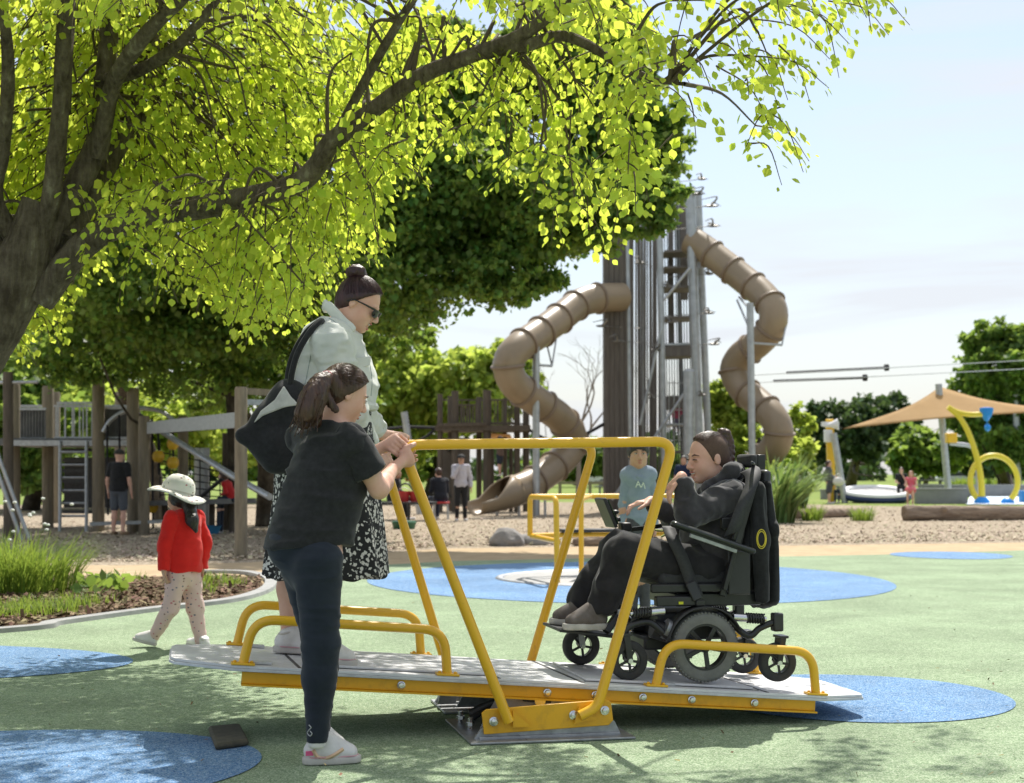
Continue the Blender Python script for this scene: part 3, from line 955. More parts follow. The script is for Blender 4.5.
limbs = np.array(limbs)
LB = [(-200, 330), (0, 350), (30, 385), (60, 325), (100, 270), (150, 292), (200, 298), (230, 328), (262, 345), (300, 322), (330, 290), (352, 262), (385, 232), (400, 205), (430, 175), (470, 150), (500, 165), (530, 195), (550, 235), (575, 248), (600, 238),
      (622, 240), (640, 215), (665, 165), (690, 145), (715, 150), (738, 188), (756, 200), (775, 172), (795, 140), (810, 112), (835, 55), (870, 18), (890, -10), (960, -150), (1100, -400)]
lbx = np.array([a for a, b in LB]); lby = np.array([b for a, b in LB])
sp_c = []; tries = 0
while len(sp_c) < 3300 and tries < 90000:
    tries += 1
    px = rng.uniform(-420, 1000); py = rng.uniform(-480, 345)
    top = np.interp(px, lbx, lby)
    if py > top - 12:
        continue
    # thinner coverage on the right
    if px > 380:
        k = 0.42 if px < 700 else 0.36
        edge = top - py
        if px < 620 and 60 < edge < 150 and py > 70: k = 0.30
        if rng.rand() > k: continue
    elif px > 330 and rng.rand() > 0.8:
        continue
    if 60 < px < 180 and py > 225 and rng.rand() < 0.5: continue
    if py < -20 and rng.rand() < 0.70: continue
    dpt = rng.uniform(7.4, 10.2) if px < 400 else rng.uniform(7.0, 8.8)
    if px < 360 and py > -20: dpt = rng.uniform(8.9, 11.0)
    if 60 < px < 340 and py > 190 and rng.rand() < 0.25: dpt = rng.uniform(8.0, 8.8)
    if px < 70 and py > 120: dpt = rng.uniform(9.6, 10.8)
    if 360 <= px < 600 and py > 20: dpt = rng.uniform(8.0, 9.4)
    if py < 0: dpt = rng.uniform(6.2, 10.2)
    c = P(px, py, dpt)
    if c[2] > 8.5: continue
    sp_c.append(c)
sp_c = np.array(sp_c)
# canopy overhead, outside the frame (throws the dappled shade)
ov = []
while len(ov) < 210:
    c = V(rng.uniform(-7.5, 1.9), rng.uniform(3.6, 9.0), rng.uniform(4.6, 7.6))
    if (c[0] + 2.2) ** 2 / 26 + (c[1] - 7.5) ** 2 / 18 > 1: continue
    if c[2] < CAMH + 0.36 * c[1] + 0.9: continue
    ov.append(c)
allc = np.concatenate([sp_c, np.array(ov)])
sv = np.array(sun_vec)
def gap(A, r):
    d = allc - A; t = d @ sv
    return np.linalg.norm(d - t[:, None] * sv, axis=1) > r
keep = gap(P(345, 350, 6.85), 0.36) & gap(P(345, 400, 6.0), 0.22) & gap(P(700, 500, 6.95), 0.5) & gap(P(186, 530, 9.9), 0.3)  # leaves left out along the sun's path so the figures catch light
allc = allc[keep]
tw = MB(); LC = []; LD = []; LN = []; LS = []
for i, c in enumerate(allc):
    # a drooping twig ending near c
    d2 = ((limbs - c - V(0, 0, 0.3)) ** 2).sum(1)
    j = int(np.argmin(d2 + rng.rand(len(limbs)) * 2.2))
    a = limbs[j]
    out = nrm(nrm(c - a) + rng.normal(size=3) * 0.5) * V(1, 1, 0.35)
    L = rng.uniform(0.22, 0.42)
    p0 = c - out * L * 0.6 + V(0, 0, 0.10)
    p1 = c + out * L * 0.1 + V(0, 0, 0.04)
    p2 = c + out * L * 0.55 - V(0, 0, rng.uniform(0.08, 0.2))
    q = spline([p0, p1, p2], 4)
    tw.tube(q, np.linspace(0.006, 0.002, len(q)), 3, cap=False)
    if i % 4 == 0 and np.sqrt(d2[j]) < 2.2:
        mid = (a + p0) / 2 + V(0, 0, 0.10) + rng.normal(size=3) * 0.06
        qq = spline([a, mid, p0], 5)
        tw.tube(qq, np.linspace(0.013, 0.006, len(qq)), 4, cap=False)
    nl = 20
    side = nrm(np.cross(out, V(0, 0, 1)))
    for k in range(nl):
        t = (k + 0.5) / nl
        f = t * (len(q) - 1); fi = int(f)
        p = q[fi] + (q[fi + 1] - q[fi]) * (f - fi)
        sgn = 1 if k % 2 else -1
        LC.append(p + side * sgn * rng.uniform(0.0, 0.09) + rng.normal(size=3) * 0.02)
        LD.append(side * sgn * rng.uniform(0.2, 0.8) + out * rng.uniform(0.1, 0.6) - V(0, 0, rng.uniform(0.25, 1.2)))
        LN.append(V(0, 0, 0.8) + out * 0.6 + rng.normal(size=3) * 0.45)
        LS.append(rng.uniform(0.032, 0.076) * (0.7 if t > 0.85 else 1))
ob('twig', tw, M_twig, lime, sharp=0)
v, f = leaves(np.array(LC), np.array(LD), np.array(LN), np.array(LS))
lf = fast_obj('crown', v, f, ML_lime, lime, smooth=False)

def tree(name, label, base, blobs, n, size, lm_, trunk=(0.25, 0.1), lean=None, seed=0, group=None, branches=6, bm=None, cat='tree', droop=0.2, clump=0.28, br=0.55, lump=True):
    rg = np.random.RandomState(seed)
    base = np.asarray(base, float)
    t = thing(name, label, cat, base, group)
    top = np.mean([b[0] for b in blobs], 0) if lean is None else np.asarray(lean, float)
    mb = MB()
    q = spline([base - V(0, 0, 0.1), base * 0.6 + top * 0.4 + V(*(rg.normal(size=2) * 0.15), 0), top], 6)
    mb.tube(q, np.linspace(trunk[0], trunk[1], len(q)), 10)
    for i in range(branches):
        b = blobs[i % len(blobs)]
        a = q[int(len(q) * (0.45 + 0.4 * rg.rand()))]
        e = np.asarray(b[0]) + rg.normal(size=3) * np.asarray(b[1]) * 0.4
        qq = spline([a, (a + e) / 2 + rg.normal(size=3) * 0.12 * np.linalg.norm(e - a), e], 5)
        mb.tube(qq, np.linspace(trunk[1] * br, trunk[1] * 0.12, len(qq)), 6)
    ob('trunk', mb, bm or M_bark2, t)
    v, f = crown(rg, lumpy(rg, blobs, 7, 0.42) if lump else blobs, n, size, droop, clump)
    fast_obj('crown', v, f, lm_, t, smooth=False)
    return t
def bl(px, py, d, rx, rz=None, ry=None):
    c = P(px, py, d); s = d / FPX
    return (c, (rx * s, (ry or rx) * s, (rz or rx) * s))
# three dark spreading trees behind the play area
tree('broadleaf_tree', 'large dark green tree spreading between the lime tree and the slide tower', V(P(300,500,28)[0], 28, 0),
     [bl(470, 190, 24, 110, 90), bl(555, 205, 23, 72, 62), bl(610, 130, 24, 60, 80), bl(430, 120, 25, 110, 90), bl(400, 270, 24, 95, 65), bl(500, 268, 23.5, 62, 42), bl(638, 205, 22.5, 38, 38),
      bl(560, 60, 25, 80, 80), bl(650, 150, 24, 38, 45), bl(300, 250, 26, 90, 80)],
     150000, 0.108, ML_dark, (0.42, 0.2), P(370, 200, 27), seed=3, branches=0, br=0.28)
tree('broadleaf_tree', 'dark shady tree with leaning trunks behind the timber play fort', V(P(238,500,31)[0], 31, 0),
     [bl(150, 290, 27, 120, 75), bl(250, 270, 28, 110, 90), bl(60, 250, 27, 100, 90), bl(330, 335, 27, 80, 45), bl(200, 362, 30, 100, 42), bl(110, 335, 29, 80, 50), bl(240, 385, 33, 60, 30), bl(60, 345, 30, 60, 40), bl(330, 395, 34, 50, 34), bl(290, 370, 31, 70, 42), bl(330, 300, 29, 70, 60), bl(120, 150, 28, 130, 100), bl(280, 120, 28, 120, 100)],
     130000, 0.12, ML_dark, (0.17, 0.12), P(225, 250, 29), seed=4, branches=8, br=0.35)
for k, (a, b, c_, r) in enumerate([((150, 450, 36), (112, 365, 33), (84, 285, 28), 0.17), ((266, 500, 33), (270, 400, 32), (280, 300, 30), 0.24), ((262, 450, 34), (222, 385, 32), (180, 320, 29), 0.22)]):
    t = thing('tree_trunk', ['thin dark trunk leaning left behind the wooden fort', 'upright grey trunk just left of the denim jacket', 'dark trunk leaning left beside the tall log post'][k], 'tree', (P(*a)[0], P(*a)[1], 0))
    q = spline([V(P(*a)[0] + 0.3 * (k != 1), P(*a)[1], 0), P(*a), P(*b), P(*c_)], 6)
    ob('trunk', MB().tube(q, np.linspace(r, r * 0.6, len(q)), 10), M_bark2, t)
tree('broadleaf_tree', 'feathery pale green tree behind the timber tower fort', G(430, 500),
     [bl(440, 385, 60, 75, 42), bl(400, 400, 60, 60, 60), bl(480, 400, 58, 45, 40), bl(505, 365, 58, 30, 25)], 26000, 0.30, ML_bright, (0.4, 0.2), seed=5, droop=0.5)
tree('broadleaf_tree', 'sunlit yellow-green tree seen through the fort at left', G(150, 505),
     [bl(130, 425, 50, 90, 50), bl(60, 400, 50, 70, 60), bl(200, 440, 52, 60, 40), bl(30, 460, 48, 50, 30)], 20000, 0.28, ML_bright, (0.4, 0.2), seed=6)
tree('broadleaf_tree', 'low green tree behind the fort at far left', G(30, 510),
     [bl(20, 430, 44, 60, 60), bl(-40, 400, 44, 80, 80), bl(90, 470, 46, 60, 25)], 15000, 0.25, ML_mid, (0.3, 0.2), seed=7)
tree('broadleaf_tree', 'mid green tree in the gap right of the denim jacket', G(330, 500),
     [bl(330, 440, 62, 60, 35), bl(260, 450, 60, 60, 28), bl(400, 455, 64, 50, 25)], 14000, 0.35, ML_mid, (0.3, 0.2), seed=8)
# right hand background
tree('park_tree', 'dense dark green round tree left of the tan shade sail', G(850, 488),
     [bl(845, 430, 105, 42, 34), bl(815, 440, 105, 24, 24), bl(880, 425, 106, 30, 28), bl(905, 440, 107, 20, 20)], 22000, 0.42, ML_far, (0.5, 0.25), seed=9)
tree('park_tree', 'smaller green tree with a visible trunk behind the girl in the pink dress', G(925, 487),
     [bl(922, 448, 98, 26, 24), bl(938, 460, 98, 18, 16), bl(905, 462, 98, 15, 14)], 7000, 0.5, ML_mid, (0.25, 0.12), seed=10)
tree('park_tree', 'tall green tree rising above the shade sail at the right edge', G(1005, 489),
     [bl(1000, 370, 85, 42, 40), bl(985, 345, 85, 20, 16), bl(1030, 380, 85, 40, 50), bl(985, 430, 86, 34, 30), bl(1020, 445, 85, 50, 26), bl(955, 452, 88, 22, 16)],
     32000, 0.36, ML_mid, (0.6, 0.3), seed=12)
tree('park_tree', 'pale green tree beyond the splash pad at far right', G(980, 485), [bl(975, 455, 120, 30, 18), bl(1010, 460, 125, 30, 15)], 5000, 0.6, ML_far, (0.3, 0.15), seed=13)
tree('leafy_shrub', 'tall yellow-green shrub between the slide tower and the right tube slide', G(740, 508),
     [bl(735, 420, 47, 26, 38), bl(718, 400, 47, 14, 22), bl(750, 455, 46, 30, 26), bl(790, 460, 44, 26, 26), bl(800, 430, 46, 12, 22), bl(765, 480, 42, 40, 18)], 18000, 0.17, ML_bright, (0.14, 0.07), seed=14, cat='shrub', clump=0.35)
tree('leafy_shrub', 'dark shrub beside the seated family at the pool ring', G(795, 512),
     [bl(795, 480, 38, 20, 16), bl(775, 488, 37, 18, 14)], 3500, 0.20, ML_mid, (0.05, 0.03), seed=15, cat='shrub')
tree('park_tree', 'pale distant tree low behind the left tube slide', G(620, 484), [bl(600, 455, 130, 40, 18), bl(560, 462, 130, 40, 14), bl(660, 462, 130, 40, 14)], 6000, 0.8, ML_mid, (0.3, 0.2), seed=16)
# bare tree between slide and tower
bt = thing('bare_tree', 'leafless grey tree between the left tube slide and the tower', 'tree', G(578, 505))
rb = np.random.RandomState(21); mb = MB()
def grow(p, d, L, r, lv):
    e = p + d * L
    m = (p + e) / 2 + rb.normal(size=3) * L * 0.06
    mb.tube(spline([p, m, e], 3), np.linspace(r, r * 0.65, 7), 5 if lv < 3 else 3, cap=False)
    if lv >= 6: return
    for k in range(2 if lv else 3):
        nd = nrm(d + rb.normal(size=3) * V(0.38, 0.38, 0.2) + V(0, 0, 0.08))
        grow(e, nd, L * rb.uniform(0.66, 0.85), r * 0.6, lv + 1)
grow(G(578, 505), V(0.02, 0, 1), 1.7, 0.12, 0)
ob('trunk', mb, mat('bare_bark', (0.20, 0.17, 0.14), rough=0.9), bt)

# far tree belt and hedges: nobody could count them
rg = np.random.RandomState(30)
bls = []
for x in range(-260, 261, 9):
    h = rg.uniform(3.0, 6.5)
    bls.append((V(x + rg.uniform(-4, 4), rg.uniform(230, 270), h * 0.5), (rg.uniform(6, 10), 5, h * 0.55)))
v, f = crown(rg, bls, 26000, 1.5)
t = fast_obj('distant_woodland', v, f, ML_far, None, smooth=False)
tag(t, 'low distant belt of trees along the horizon', 'woodland', kind='stuff')

# grass tussocks and flax: blades
M_blade = leafmat('tussock_blade', (0.16, 0.24, 0.045), (0.42, 0.54, 0.07), 0.45, 0.35)
M_flax = leafmat('flax_blade', (0.17, 0.25, 0.08), (0.40, 0.52, 0.12), 0.35, 0.5)
def blades(rg, c, R, n, L, w, spread=0.9, up=1.0):
    mv = []; mf = []
    c = np.asarray(c, float); k = 0
    for i in range(n):
        a = rg.rand() * 6.283; r = R * math.sqrt(rg.rand())
        b = c + V(math.cos(a) * r, math.sin(a) * r * 0.8, 0)
        o = nrm(V(math.cos(a), math.sin(a), 0) * (r / R) + V(*(rg.normal(size=2) * 0.4), 0))
        l = L * rg.uniform(0.6, 1.1); sp = spread * rg.uniform(0.3, 1.0)
        s = nrm(np.cross(o, V(0, 0, 1))) * w / 2
        pr = []
        for t in (0, 0.35, 0.7, 1.0):
            p = b + o * sp * l * t ** 1.7 * 0.8 + V(0, 0, 1) * l * up * (t - 0.45 * sp * t ** 2.4)
            ww = (1 - t ** 2) * 1.0 + 0.04
            pr.append((p - s * ww, p + s * ww))
        for x, y in pr: mv += [x, y]
        for t in range(3):
            q = k + t * 2; mf.append((q, q + 1, q + 3, q + 2))
        k += 8
    return np.array(mv), np.array(mf)
def tussock(name, label, c, R, n, L, w, m, seed, spread=0.9, cat='plant', group=None):
    rg = np.random.RandomState(seed)
    v, f = blades(rg, c, R, n, L, w, spread)
    t = thing(name, label, cat, c, group)
    fast_obj('leaf_clump', v, f, m, t, smooth=False)
    return t, rg
t, rg_ = tussock('strap_leaf_clump', 'big green strap-leaved clump with white flowers at the left edge', V(-4.9, 14.6, 0), 0.68, 1500, 0.74, 0.012, M_blade, 40, 1.0)
mb = MB()
for i in range(26):
    p = V(-4.9 + rg_.uniform(-0.8, 0.8), 14.4 + rg_.uniform(-0.5, 0.5), rg_.uniform(0.5, 0.92))
    mb.ell(p, (0.022, 0.022, 0.014), n=6, m=4)
ob('flower', mb, mat('white_petal', (0.8, 0.8, 0.72), rough=0.7), t)
tussock('strap_leaf_clump', 'second strap-leaved clump running off the left edge of the bed', V(-6.3, 15.0, 0), 0.75, 900, 0.8, 0.012, M_blade, 41, 1.0)
tussock('flax_plant', 'large dark flax with arching sword leaves behind the hanging jacket', G(771, 523), 0.55, 380, 1.95, 0.07, M_flax, 42, 1.05)
tussock('flax_plant', 'second flax further back beside the seated woman', G(783, 514), 0.6, 260, 1.9, 0.08, M_flax, 43, 0.9)
tussock('grass_tussock', 'small yellow-green tussock nearer the flax on the bark', G(812, 521), 0.25, 160, 0.55, 0.02, M_blade, 44, 0.9)
tussock('grass_tussock', 'small yellow-green tussock in front of the pool ring', G(862, 521), 0.28, 180, 0.5, 0.02, M_blade, 45, 1.0)
tussock('grass_tussock', 'dry tussock beside the splash hoops', G(985, 487), 3.2, 700, 1.1, 0.08, M_blade, 46, 0.8)
# grass and weeds in the mulch bed
rg = np.random.RandomState(50); vs = []; fs = []; k = 0
cnt = 0
for i in range(420):
    px = rg.uniform(-150, 235); py = rg.uniform(581, 622)
    p = G(px, py)
    if py > 634 - 0.135 * px - 8: continue
    dens = vnoise(np.array(p[0] * 1.3 + 4), np.array(p[1] * 0.8), np.array(0.3))
    if dens < 0.56: continue
    v, f = blades(rg, V(p[0], p[1], 0.015), 0.13, 26, 0.15, 0.008, 0.8)
    vs.append(v); fs.append(f + k); k += len(v)
t = fast_obj('bed_grass', np.concatenate(vs), np.concatenate(fs), M_blade, None, smooth=False)
tag(t, 'patches of short grass growing in the mulch bed', 'grass', kind='stuff')
t = thing('leafy_weed', 'broad-leaved weed growing in the mulch bed behind the child in red', 'plant', G(98, 592))
n_ = 70
c_ = np.array([G(rg.uniform(80, 125), rg.uniform(585, 598)) + V(0, 0, rg.uniform(0.02, 0.12)) for i in range(n_)])
v, f = leaves(c_, rg.normal(size=(n_, 3)) + V(0, 0, 0.2), rg.normal(size=(n_, 3)) * 0.4 + V(0, 0, 1), np.full(n_, 0.13))
fast_obj('leaf_clump', v, f, ML_mid, t, smooth=False)
# loose chips of bark
def flakes(name, label, region, n, z, sz_, m, seed):
    rg = np.random.RandomState(seed)
    c = []
    while len(c) < n:
        p = region(rg)
        if p is not None: c.append(V(p[0], p[1], z + rg.uniform(0, 0.02)))
    c = np.array(c)
    d = rg.normal(size=(n, 3)) * V(1, 1, 0.25); nn = rg.normal(size=(n, 3)) * 0.35 + V(0, 0, 1)
    tm_ = np.array([(-0.22, 0, 0), (0.22, 0, 0.02), (0.2, 1, 0), (-0.16, 0.95, 0.05)])
    v, f = leaves(c, d, nn, sz_ * (0.5 + rg.rand(n)), tm_, np.array([(0, 1, 2, 3)]))
    t = fast_obj(name, v, f, m, None, smooth=False)
    tag(t, label, 'bark chips', kind='stuff')
M_flake = mat('wood_flake', (0.42, 0.35, 0.265), rough=1, spec=0.1, island=0.6)
M_flake2 = mat('mulch_flake', (0.19, 0.135, 0.09), rough=1, spec=0.1, island=0.7)
def reg1(rg):
    px = rg.uniform(-40, 1064); py = rg.uniform(0, 1) ** 1.5
    lo = np.interp(px, [0, 250, 330, 450, 600, 800, 1024], [564, 562, 555, 548, 546, 545, 542])
    y = lo - 1 - py * 42
    return G(px, y)
flakes('wood_chips', 'loose pale wood chips covering the play area', reg1, 20000, 0.008, 0.052, M_flake, 60)
def reg2(rg):
    px = rg.uniform(-60, 262); py = rg.uniform(579, 634)
    b = np.interp(px, [0, 60, 150, 225, 254, 264], [630, 621, 609, 600, 592, 587])
    return G(px, py) if py < b else None
flakes('mulch_chips', 'dark bark mulch pieces covering the planted bed', reg2, 7000, 0.022, 0.05, M_flake2, 61)

def reg3(rg):
    x = rg.uniform(-60, 1090); y = 560 + 230 * rg.rand()
    p = G(x, y)
    return p
flakes('leaf_litter', 'tiny dry leaf bits blown over the rubber surface', reg3, 300, 0.018, 0.016, mat('litter', (0.20, 0.14, 0.07), rough=1, island=0.6), 62)
bpy.data.objects['leaf_litter']['category'] = 'leaf litter'
# ------------------------------------------------------------------ slide tower
M_board = mat('dark_boards', (0.15, 0.13, 0.11), rough=0.85, noise=5, col2=(0.095, 0.08, 0.068), stretch=(6, 6, 0.5), bump=(9, 0.6, 0.02))
M_batten = mat('grey_battens', (0.19, 0.17, 0.15), rough=0.8, noise=4, col2=(0.12, 0.105, 0.095), stretch=(5, 5, 0.5))
M_pole = mat('steel_pole', (0.50, 0.51, 0.52), rough=0.4, metal=0.55, noise=5, col2=(0.38, 0.39, 0.40))
M_tube = mat('tan_plastic', (0.32, 0.24, 0.155), rough=0.36, noise=0.8, col2=(0.25, 0.19, 0.12), bump=(3, 0.1, 0.02), spec=0.5)
M_tubed = mat('tan_flange', (0.22, 0.16, 0.11), rough=0.5)
TD = 45.0
tw_ = thing('slide_tower', 'tall dark timber and steel climbing tower between two tube slides', 'tower', P(655, 512, TD) * V(1, 1, 0))
def T(px, py, dd=0.0):
    return P(px, py, TD + dd)
mb = MB()
for i in range(5):
    x0 = 604 + i * 4.9
    a = T(x0 + 2.3, 505, 0.2); b = T(x0 + 2.3 - 0.5, 222, 0.2)
    mb.bar(V(a[0], a[1], 0), b, 0.142, 0.9, V(0, 1, 0))
ob('board_column', mb, M_board, tw_, bevel=0.01)
mb = MB()
for k, dd in enumerate((0.1, 1.9)):
    for x in np.arange(630, 660, 2.9 if k == 0 else 4.6):
        if rng.rand() < 0.06: continue
        a = T(x + 1.5 * k, 505, dd); b = T(x + 1.5 * k, 212, dd)
        mb.bar(V(a[0], a[1], 0), b, 0.045, 0.05, V(0, 1, 0))
ob('batten_screen', mb, M_batten, tw_)
mb = MB()
for k, dd in enumerate((1.7,)):
    for x in np.arange(664, 690, 2.6):
        a = T(x + 5, 505, dd); b = T(x, 205, dd)
        mb.bar(V(a[0], a[1], 0), b, 0.03, 0.03, V(0, 1, 0))
ob('batten_screen', mb, M_dark, tw_)
# mid wood panels glimpsed between the slats
mb = MB()
for (x0, x1, y0, y1, dd) in ((637, 641, 212, 500, 1.1), (649, 653, 235, 505, 1.3), (668, 674, 205, 350, 1.3), (680, 688, 195, 300, 1.5)):
    c = (T(x0, y0, dd) + T(x1, y1, dd)) / 2; s = T(x0, y0, dd) - T(x1, y1, dd)
    mb.box(c, (abs(s[0]), 0.06, abs(s[2])))
ob('inner_panel', mb, M_batten, tw_)
for (xb, xt, yt, dd, r) in ((631, 627, 215, -0.2, 0.07), (665, 659, 200, -0.4, 0.10), (701, 690, 187, -0.3, 0.15), (711, 698, 191, 0.6, 0.11), (684, 677, 190, 1.9, 0.08), (643, 641, 205, 1.9, 0.07)):
    a = T(xb, 512, dd); b = T(xt, yt, dd)
    ob('steel_pole', MB().cyl(V(a[0], a[1], 0), b, r, n=14), M_pole, tw_)
for py in (252, 268, 288, 318, 345, 352, 398, 404, 425, 452):
    a = T(664, py, 0.2); b = T(694, py - 1, 0.2)
    ob('platform', MB().bar((a + V(0, 0.5, 0)), (b + V(0, 0.5, 0)), 1.3, 0.07 if py not in (352, 404) else 0.3, UP), M_pole if py % 2 else M_batten, tw_, bevel=0.01)
for (a, b) in (((612, 500), (690, 385)), ((640, 425), (661, 330)), ((664, 300), (690, 268)), ((629, 300), (600, 312))):
    ob('brace', MB().cyl(T(*a, -0.5), T(*b, -0.5), 0.045, n=8), M_pole, tw_)
ob('top_ring', MB().bar(T(655, 192, 0), T(694, 190, 0), 0.06, 0.06, UP).bar(T(655, 192, 1.8), T(694, 190, 1.8), 0.05, 0.05, UP).bar(T(690, 190, 0), T(690, 190, 1.8), 0.05, 0.05, UP), M_pole, tw_)
ob('bollard_pole', MB().cyl(V(*T(689, 500, -1.5)[:2], 0), T(689, 372, -1.5), 0.17).ell(T(689, 372, -1.5), (0.17, 0.17, 0.1)), M_pole, tw_)
cg = MB()
for x in (669, 674, 679, 684):
    cg.cyl(T(x, 450, -0.3), T(x, 380, -0.3), 0.015, n=5)
for y in (383, 396, 410, 425, 440):
    cg.cyl(T(667, y, -0.3), T(686, y, -0.3), 0.015, n=5)
ob('mesh_guard', cg, M_pole, tw_)
M_gull = mat('gull_metal', (0.10, 0.10, 0.10), rough=0.5, metal=0.5, noise=5, col2=(0.35, 0.33, 0.30))
for (x, y, s_, fl) in ((655, 181, 1.2, 1), (698, 194, 1.1, -1), (702, 179, 0.9, 1), (711, 206, 1.5, -1), (713, 226, 1.2, 1), (709, 274, 0.8, 1), (709, 313, 1.0, 1), (714, 344, 1.1, -1), (640, 263, 1.1, 1), (602, 326, 1.2, -1), (618, 341, 1.2, 1),
                       (668, 287, 1.0, 1), (655, 350, 1.1, -1), (672, 322, 1.0, 1), (702, 395, 0.8, 1), (652, 398, 0.9, 1)):
    c = T(x, y, -0.5); w = 0.22 * s_
    g_ = MB()
    g_.ell(c, (0.16 * s_, 0.05, 0.04), n=8, m=5)
    for q in (-1, 1):
        g_.tube(spline([c, c + V(-0.1 * fl + 0.02, 0.3 * q * s_, 0.13 * s_), c + V(0.25 * q * s_, 0.35 * q * s_, 0.06 * s_)], 4), np.linspace(0.035, 0.008, 9), 6)
    g_.cyl(c, c + V((660 - x) / 33 * 0.8, 0.6, -0.02), 0.012, n=5)
    ob('gull_sculpture', g_, M_gull, tw_)

def tube_slide(name, label, px, r, root, seg_m=1.0, ring_every=0.92):
    t = thing(name, label, 'tube slide', root)
    q = spline([P(*p) for p in px], 10)
    q = np.array(q)
    d = np.r_[0, np.cumsum(np.linalg.norm(np.diff(q, axis=0), axis=1))]
    n = max(2, int(round(d[-1] / ring_every)))
    for i in range(n):
        s0, s1 = d[-1] * i / n, d[-1] * (i + 1) / n
        ss_ = np.linspace(max(0, s0 - 0.07), min(d[-1], s1 + 0.07), 9)
        pts = [np.array([np.interp(s, d, q[:, k]) for k in range(3)]) for s in ss_]
        ob('tube_section', MB().tube(pts, r, 22, cap=False), M_tube, t, sharp=60)
    mbs = MB()
    for i in range(1, n):
        s = d[-1] * i / n
        p = np.array([np.interp(s, d, q[:, k]) for k in range(3)]); p2 = np.array([np.interp(s + 0.1, d, q[:, k]) for k in range(3)])
        ob('flange', MB().ring(p, nrm(p2 - p), r + 0.02, 0.04, 24, 6, 1.2), M_tubed, t)
    return t, q, d
ls, q_, d_ = tube_slide('tube_slide', 'brown tube slide zigzagging down from the left of the tower to an open chute', [(622, 297, 44.8), (600, 298, 44.3), (580, 303, 43.8), (560, 318, 43), (538, 334, 42.2), (517, 349, 41.4), (508, 364, 41.2), (514, 383, 41.4), (535, 400, 42), (558, 416, 42.6), (571, 432, 43.2), (571, 448, 43.4),
     (558, 463, 43.0), (541, 477, 42.4), (527, 486, 42), (512, 492, 41.6)], 0.43, G(536, 515))
# open exit chute
e0 = P(514, 491, 41.6); e1 = P(474, 503, 40.6)
rows = []
dn = nrm(e1 - e0); sdv = nrm(np.cross(dn, UP)); upv = np.cross(sdv, dn)
for t in np.linspace(0, 1, 9):
    c = e0 + (e1 - e0) * t; aw = math.pi * (1.0 - 0.48 * min(1, t * 1.6)) ; rr = 0.43 * (1 - 0.25 * t)
    rows.append([c + rr * (math.sin(a) * sdv - math.cos(a) * upv) for a in np.linspace(-aw, aw, 19)])
mb = MB().sheet(rows)
ob('exit_chute', mb, M_tube, ls, solid=0.03)
for px in (497, 519, 545):
    p = P(px, 496, 41.5)
    ob('support_leg', MB().cyl(V(p[0], p[1], 0), p + V(0, 0, 0), 0.035, n=8), M_pole, ls)
p = P(536, 338, 41.6)
ob('support_pole', MB().cyl(V(p[0], p[1], 0), p, 0.10, n=12), M_pole, ls)
ob('bracket', MB().cyl(P(536, 365, 41.6), P(552, 366, 41.9), 0.035, n=6).cyl(P(552, 366, 41.9), P(557, 334, 42.6), 0.025, n=6).cyl(P(552, 366, 41.9), P(547, 345, 42.6), 0.025, n=6), M_pole, ls)
rs, q_, d_ = tube_slide('tube_slide', 'tan tube slide curling down from the right of the tower', [(690, 240, 45), (702, 247, 44.8), (722, 262, 44.4), (745, 280, 43.9), (763, 295, 43.4), (773, 310, 43), (771, 328, 43), (757, 344, 43.4), (741, 356, 43.8), (734, 371, 44), (742, 388, 43.8), (758, 402, 43.3), (773, 417, 42.8), (779, 432, 42.6),
     (774, 448, 42.8), (760, 462, 43.2), (745, 472, 43.6)], 0.42, G(752, 515))
p = P(750, 303, 42.2)
ob('support_pole', MB().cyl(V(P(753, 500, 42.2)[0], p[1], 0), p, 0.10, n=12), M_pole, rs)
ob('bracket', MB().cyl(P(750, 343, 42.2), P(782, 345, 42.4), 0.035, n=6).cyl(P(782, 345, 42.4), P(786, 325, 42.8), 0.025, n=6).cyl(P(750, 310, 42.2), P(739, 297, 43.5), 0.03, n=6).cyl(P(750, 330, 42.2), P(737, 300, 43.5), 0.03, n=6), M_pole, rs)

# ------------------------------------------------------------------ timber forts and climbing frames
M_log = mat('pine_post', (0.27, 0.225, 0.155), rough=0.85, noise=5, col2=(0.17, 0.14, 0.10), stretch=(4, 4, 0.5), bump=(12, 0.5, 0.01))
M_logd = mat('weathered_post', (0.13, 0.105, 0.08), rough=0.9, noise=5, col2=(0.08, 0.065, 0.05), stretch=(4, 4, 0.5), bump=(12, 0.5, 0.01))
M_panel = mat('grey_panel', (0.16, 0.16, 0.155), rough=0.8, noise=6, col2=(0.10, 0.10, 0.10))
M_rope = mat('black_rope', (0.02, 0.02, 0.022), rough=0.9)
M_ball = mat('yellow_plastic', (0.80, 0.50, 0.03), rough=0.4, noise=8, col2=(0.72, 0.42, 0.03))
def post(mb, px, pb, ptop, r, z0=-0.1):
    d = FPX * CAMH / (pb - HZ)
    a = P(px, pb, d); b = P(px, ptop, d)
    mb.tube([V(a[0], a[1], z0), b - V(0, 0, r * 0.4), b], [r, r, r * 0.85], 14)
    return d
ft = thing('play_fort', 'raised timber play fort with steel ladder and railings at far left', 'play fort', G(75, 531))
for (px, pb, pt_, r) in ((14, 529, 384, 0.13), (48, 528, 386, 0.12), (98.5, 531, 379, 0.125), (133, 533, 388, 0.12), (55, 523, 392, 0.12), (120, 524, 392, 0.12)):
    mb = MB(); post(mb, px, pb, pt_, r); ob('post', mb, M_log, ft)
cp = P(98.5, 381, 30.2)
ob('post_cap', MB().cyl(P(98.5, 380, 30.2), P(98.5, 376, 30.2), 0.17, n=14), mat('blue_plastic', (0.02, 0.10, 0.35), rough=0.4), ft)
FD = 30.5
def Fp(x, y, dd=0.0):
    return P(x, y, FD + dd)
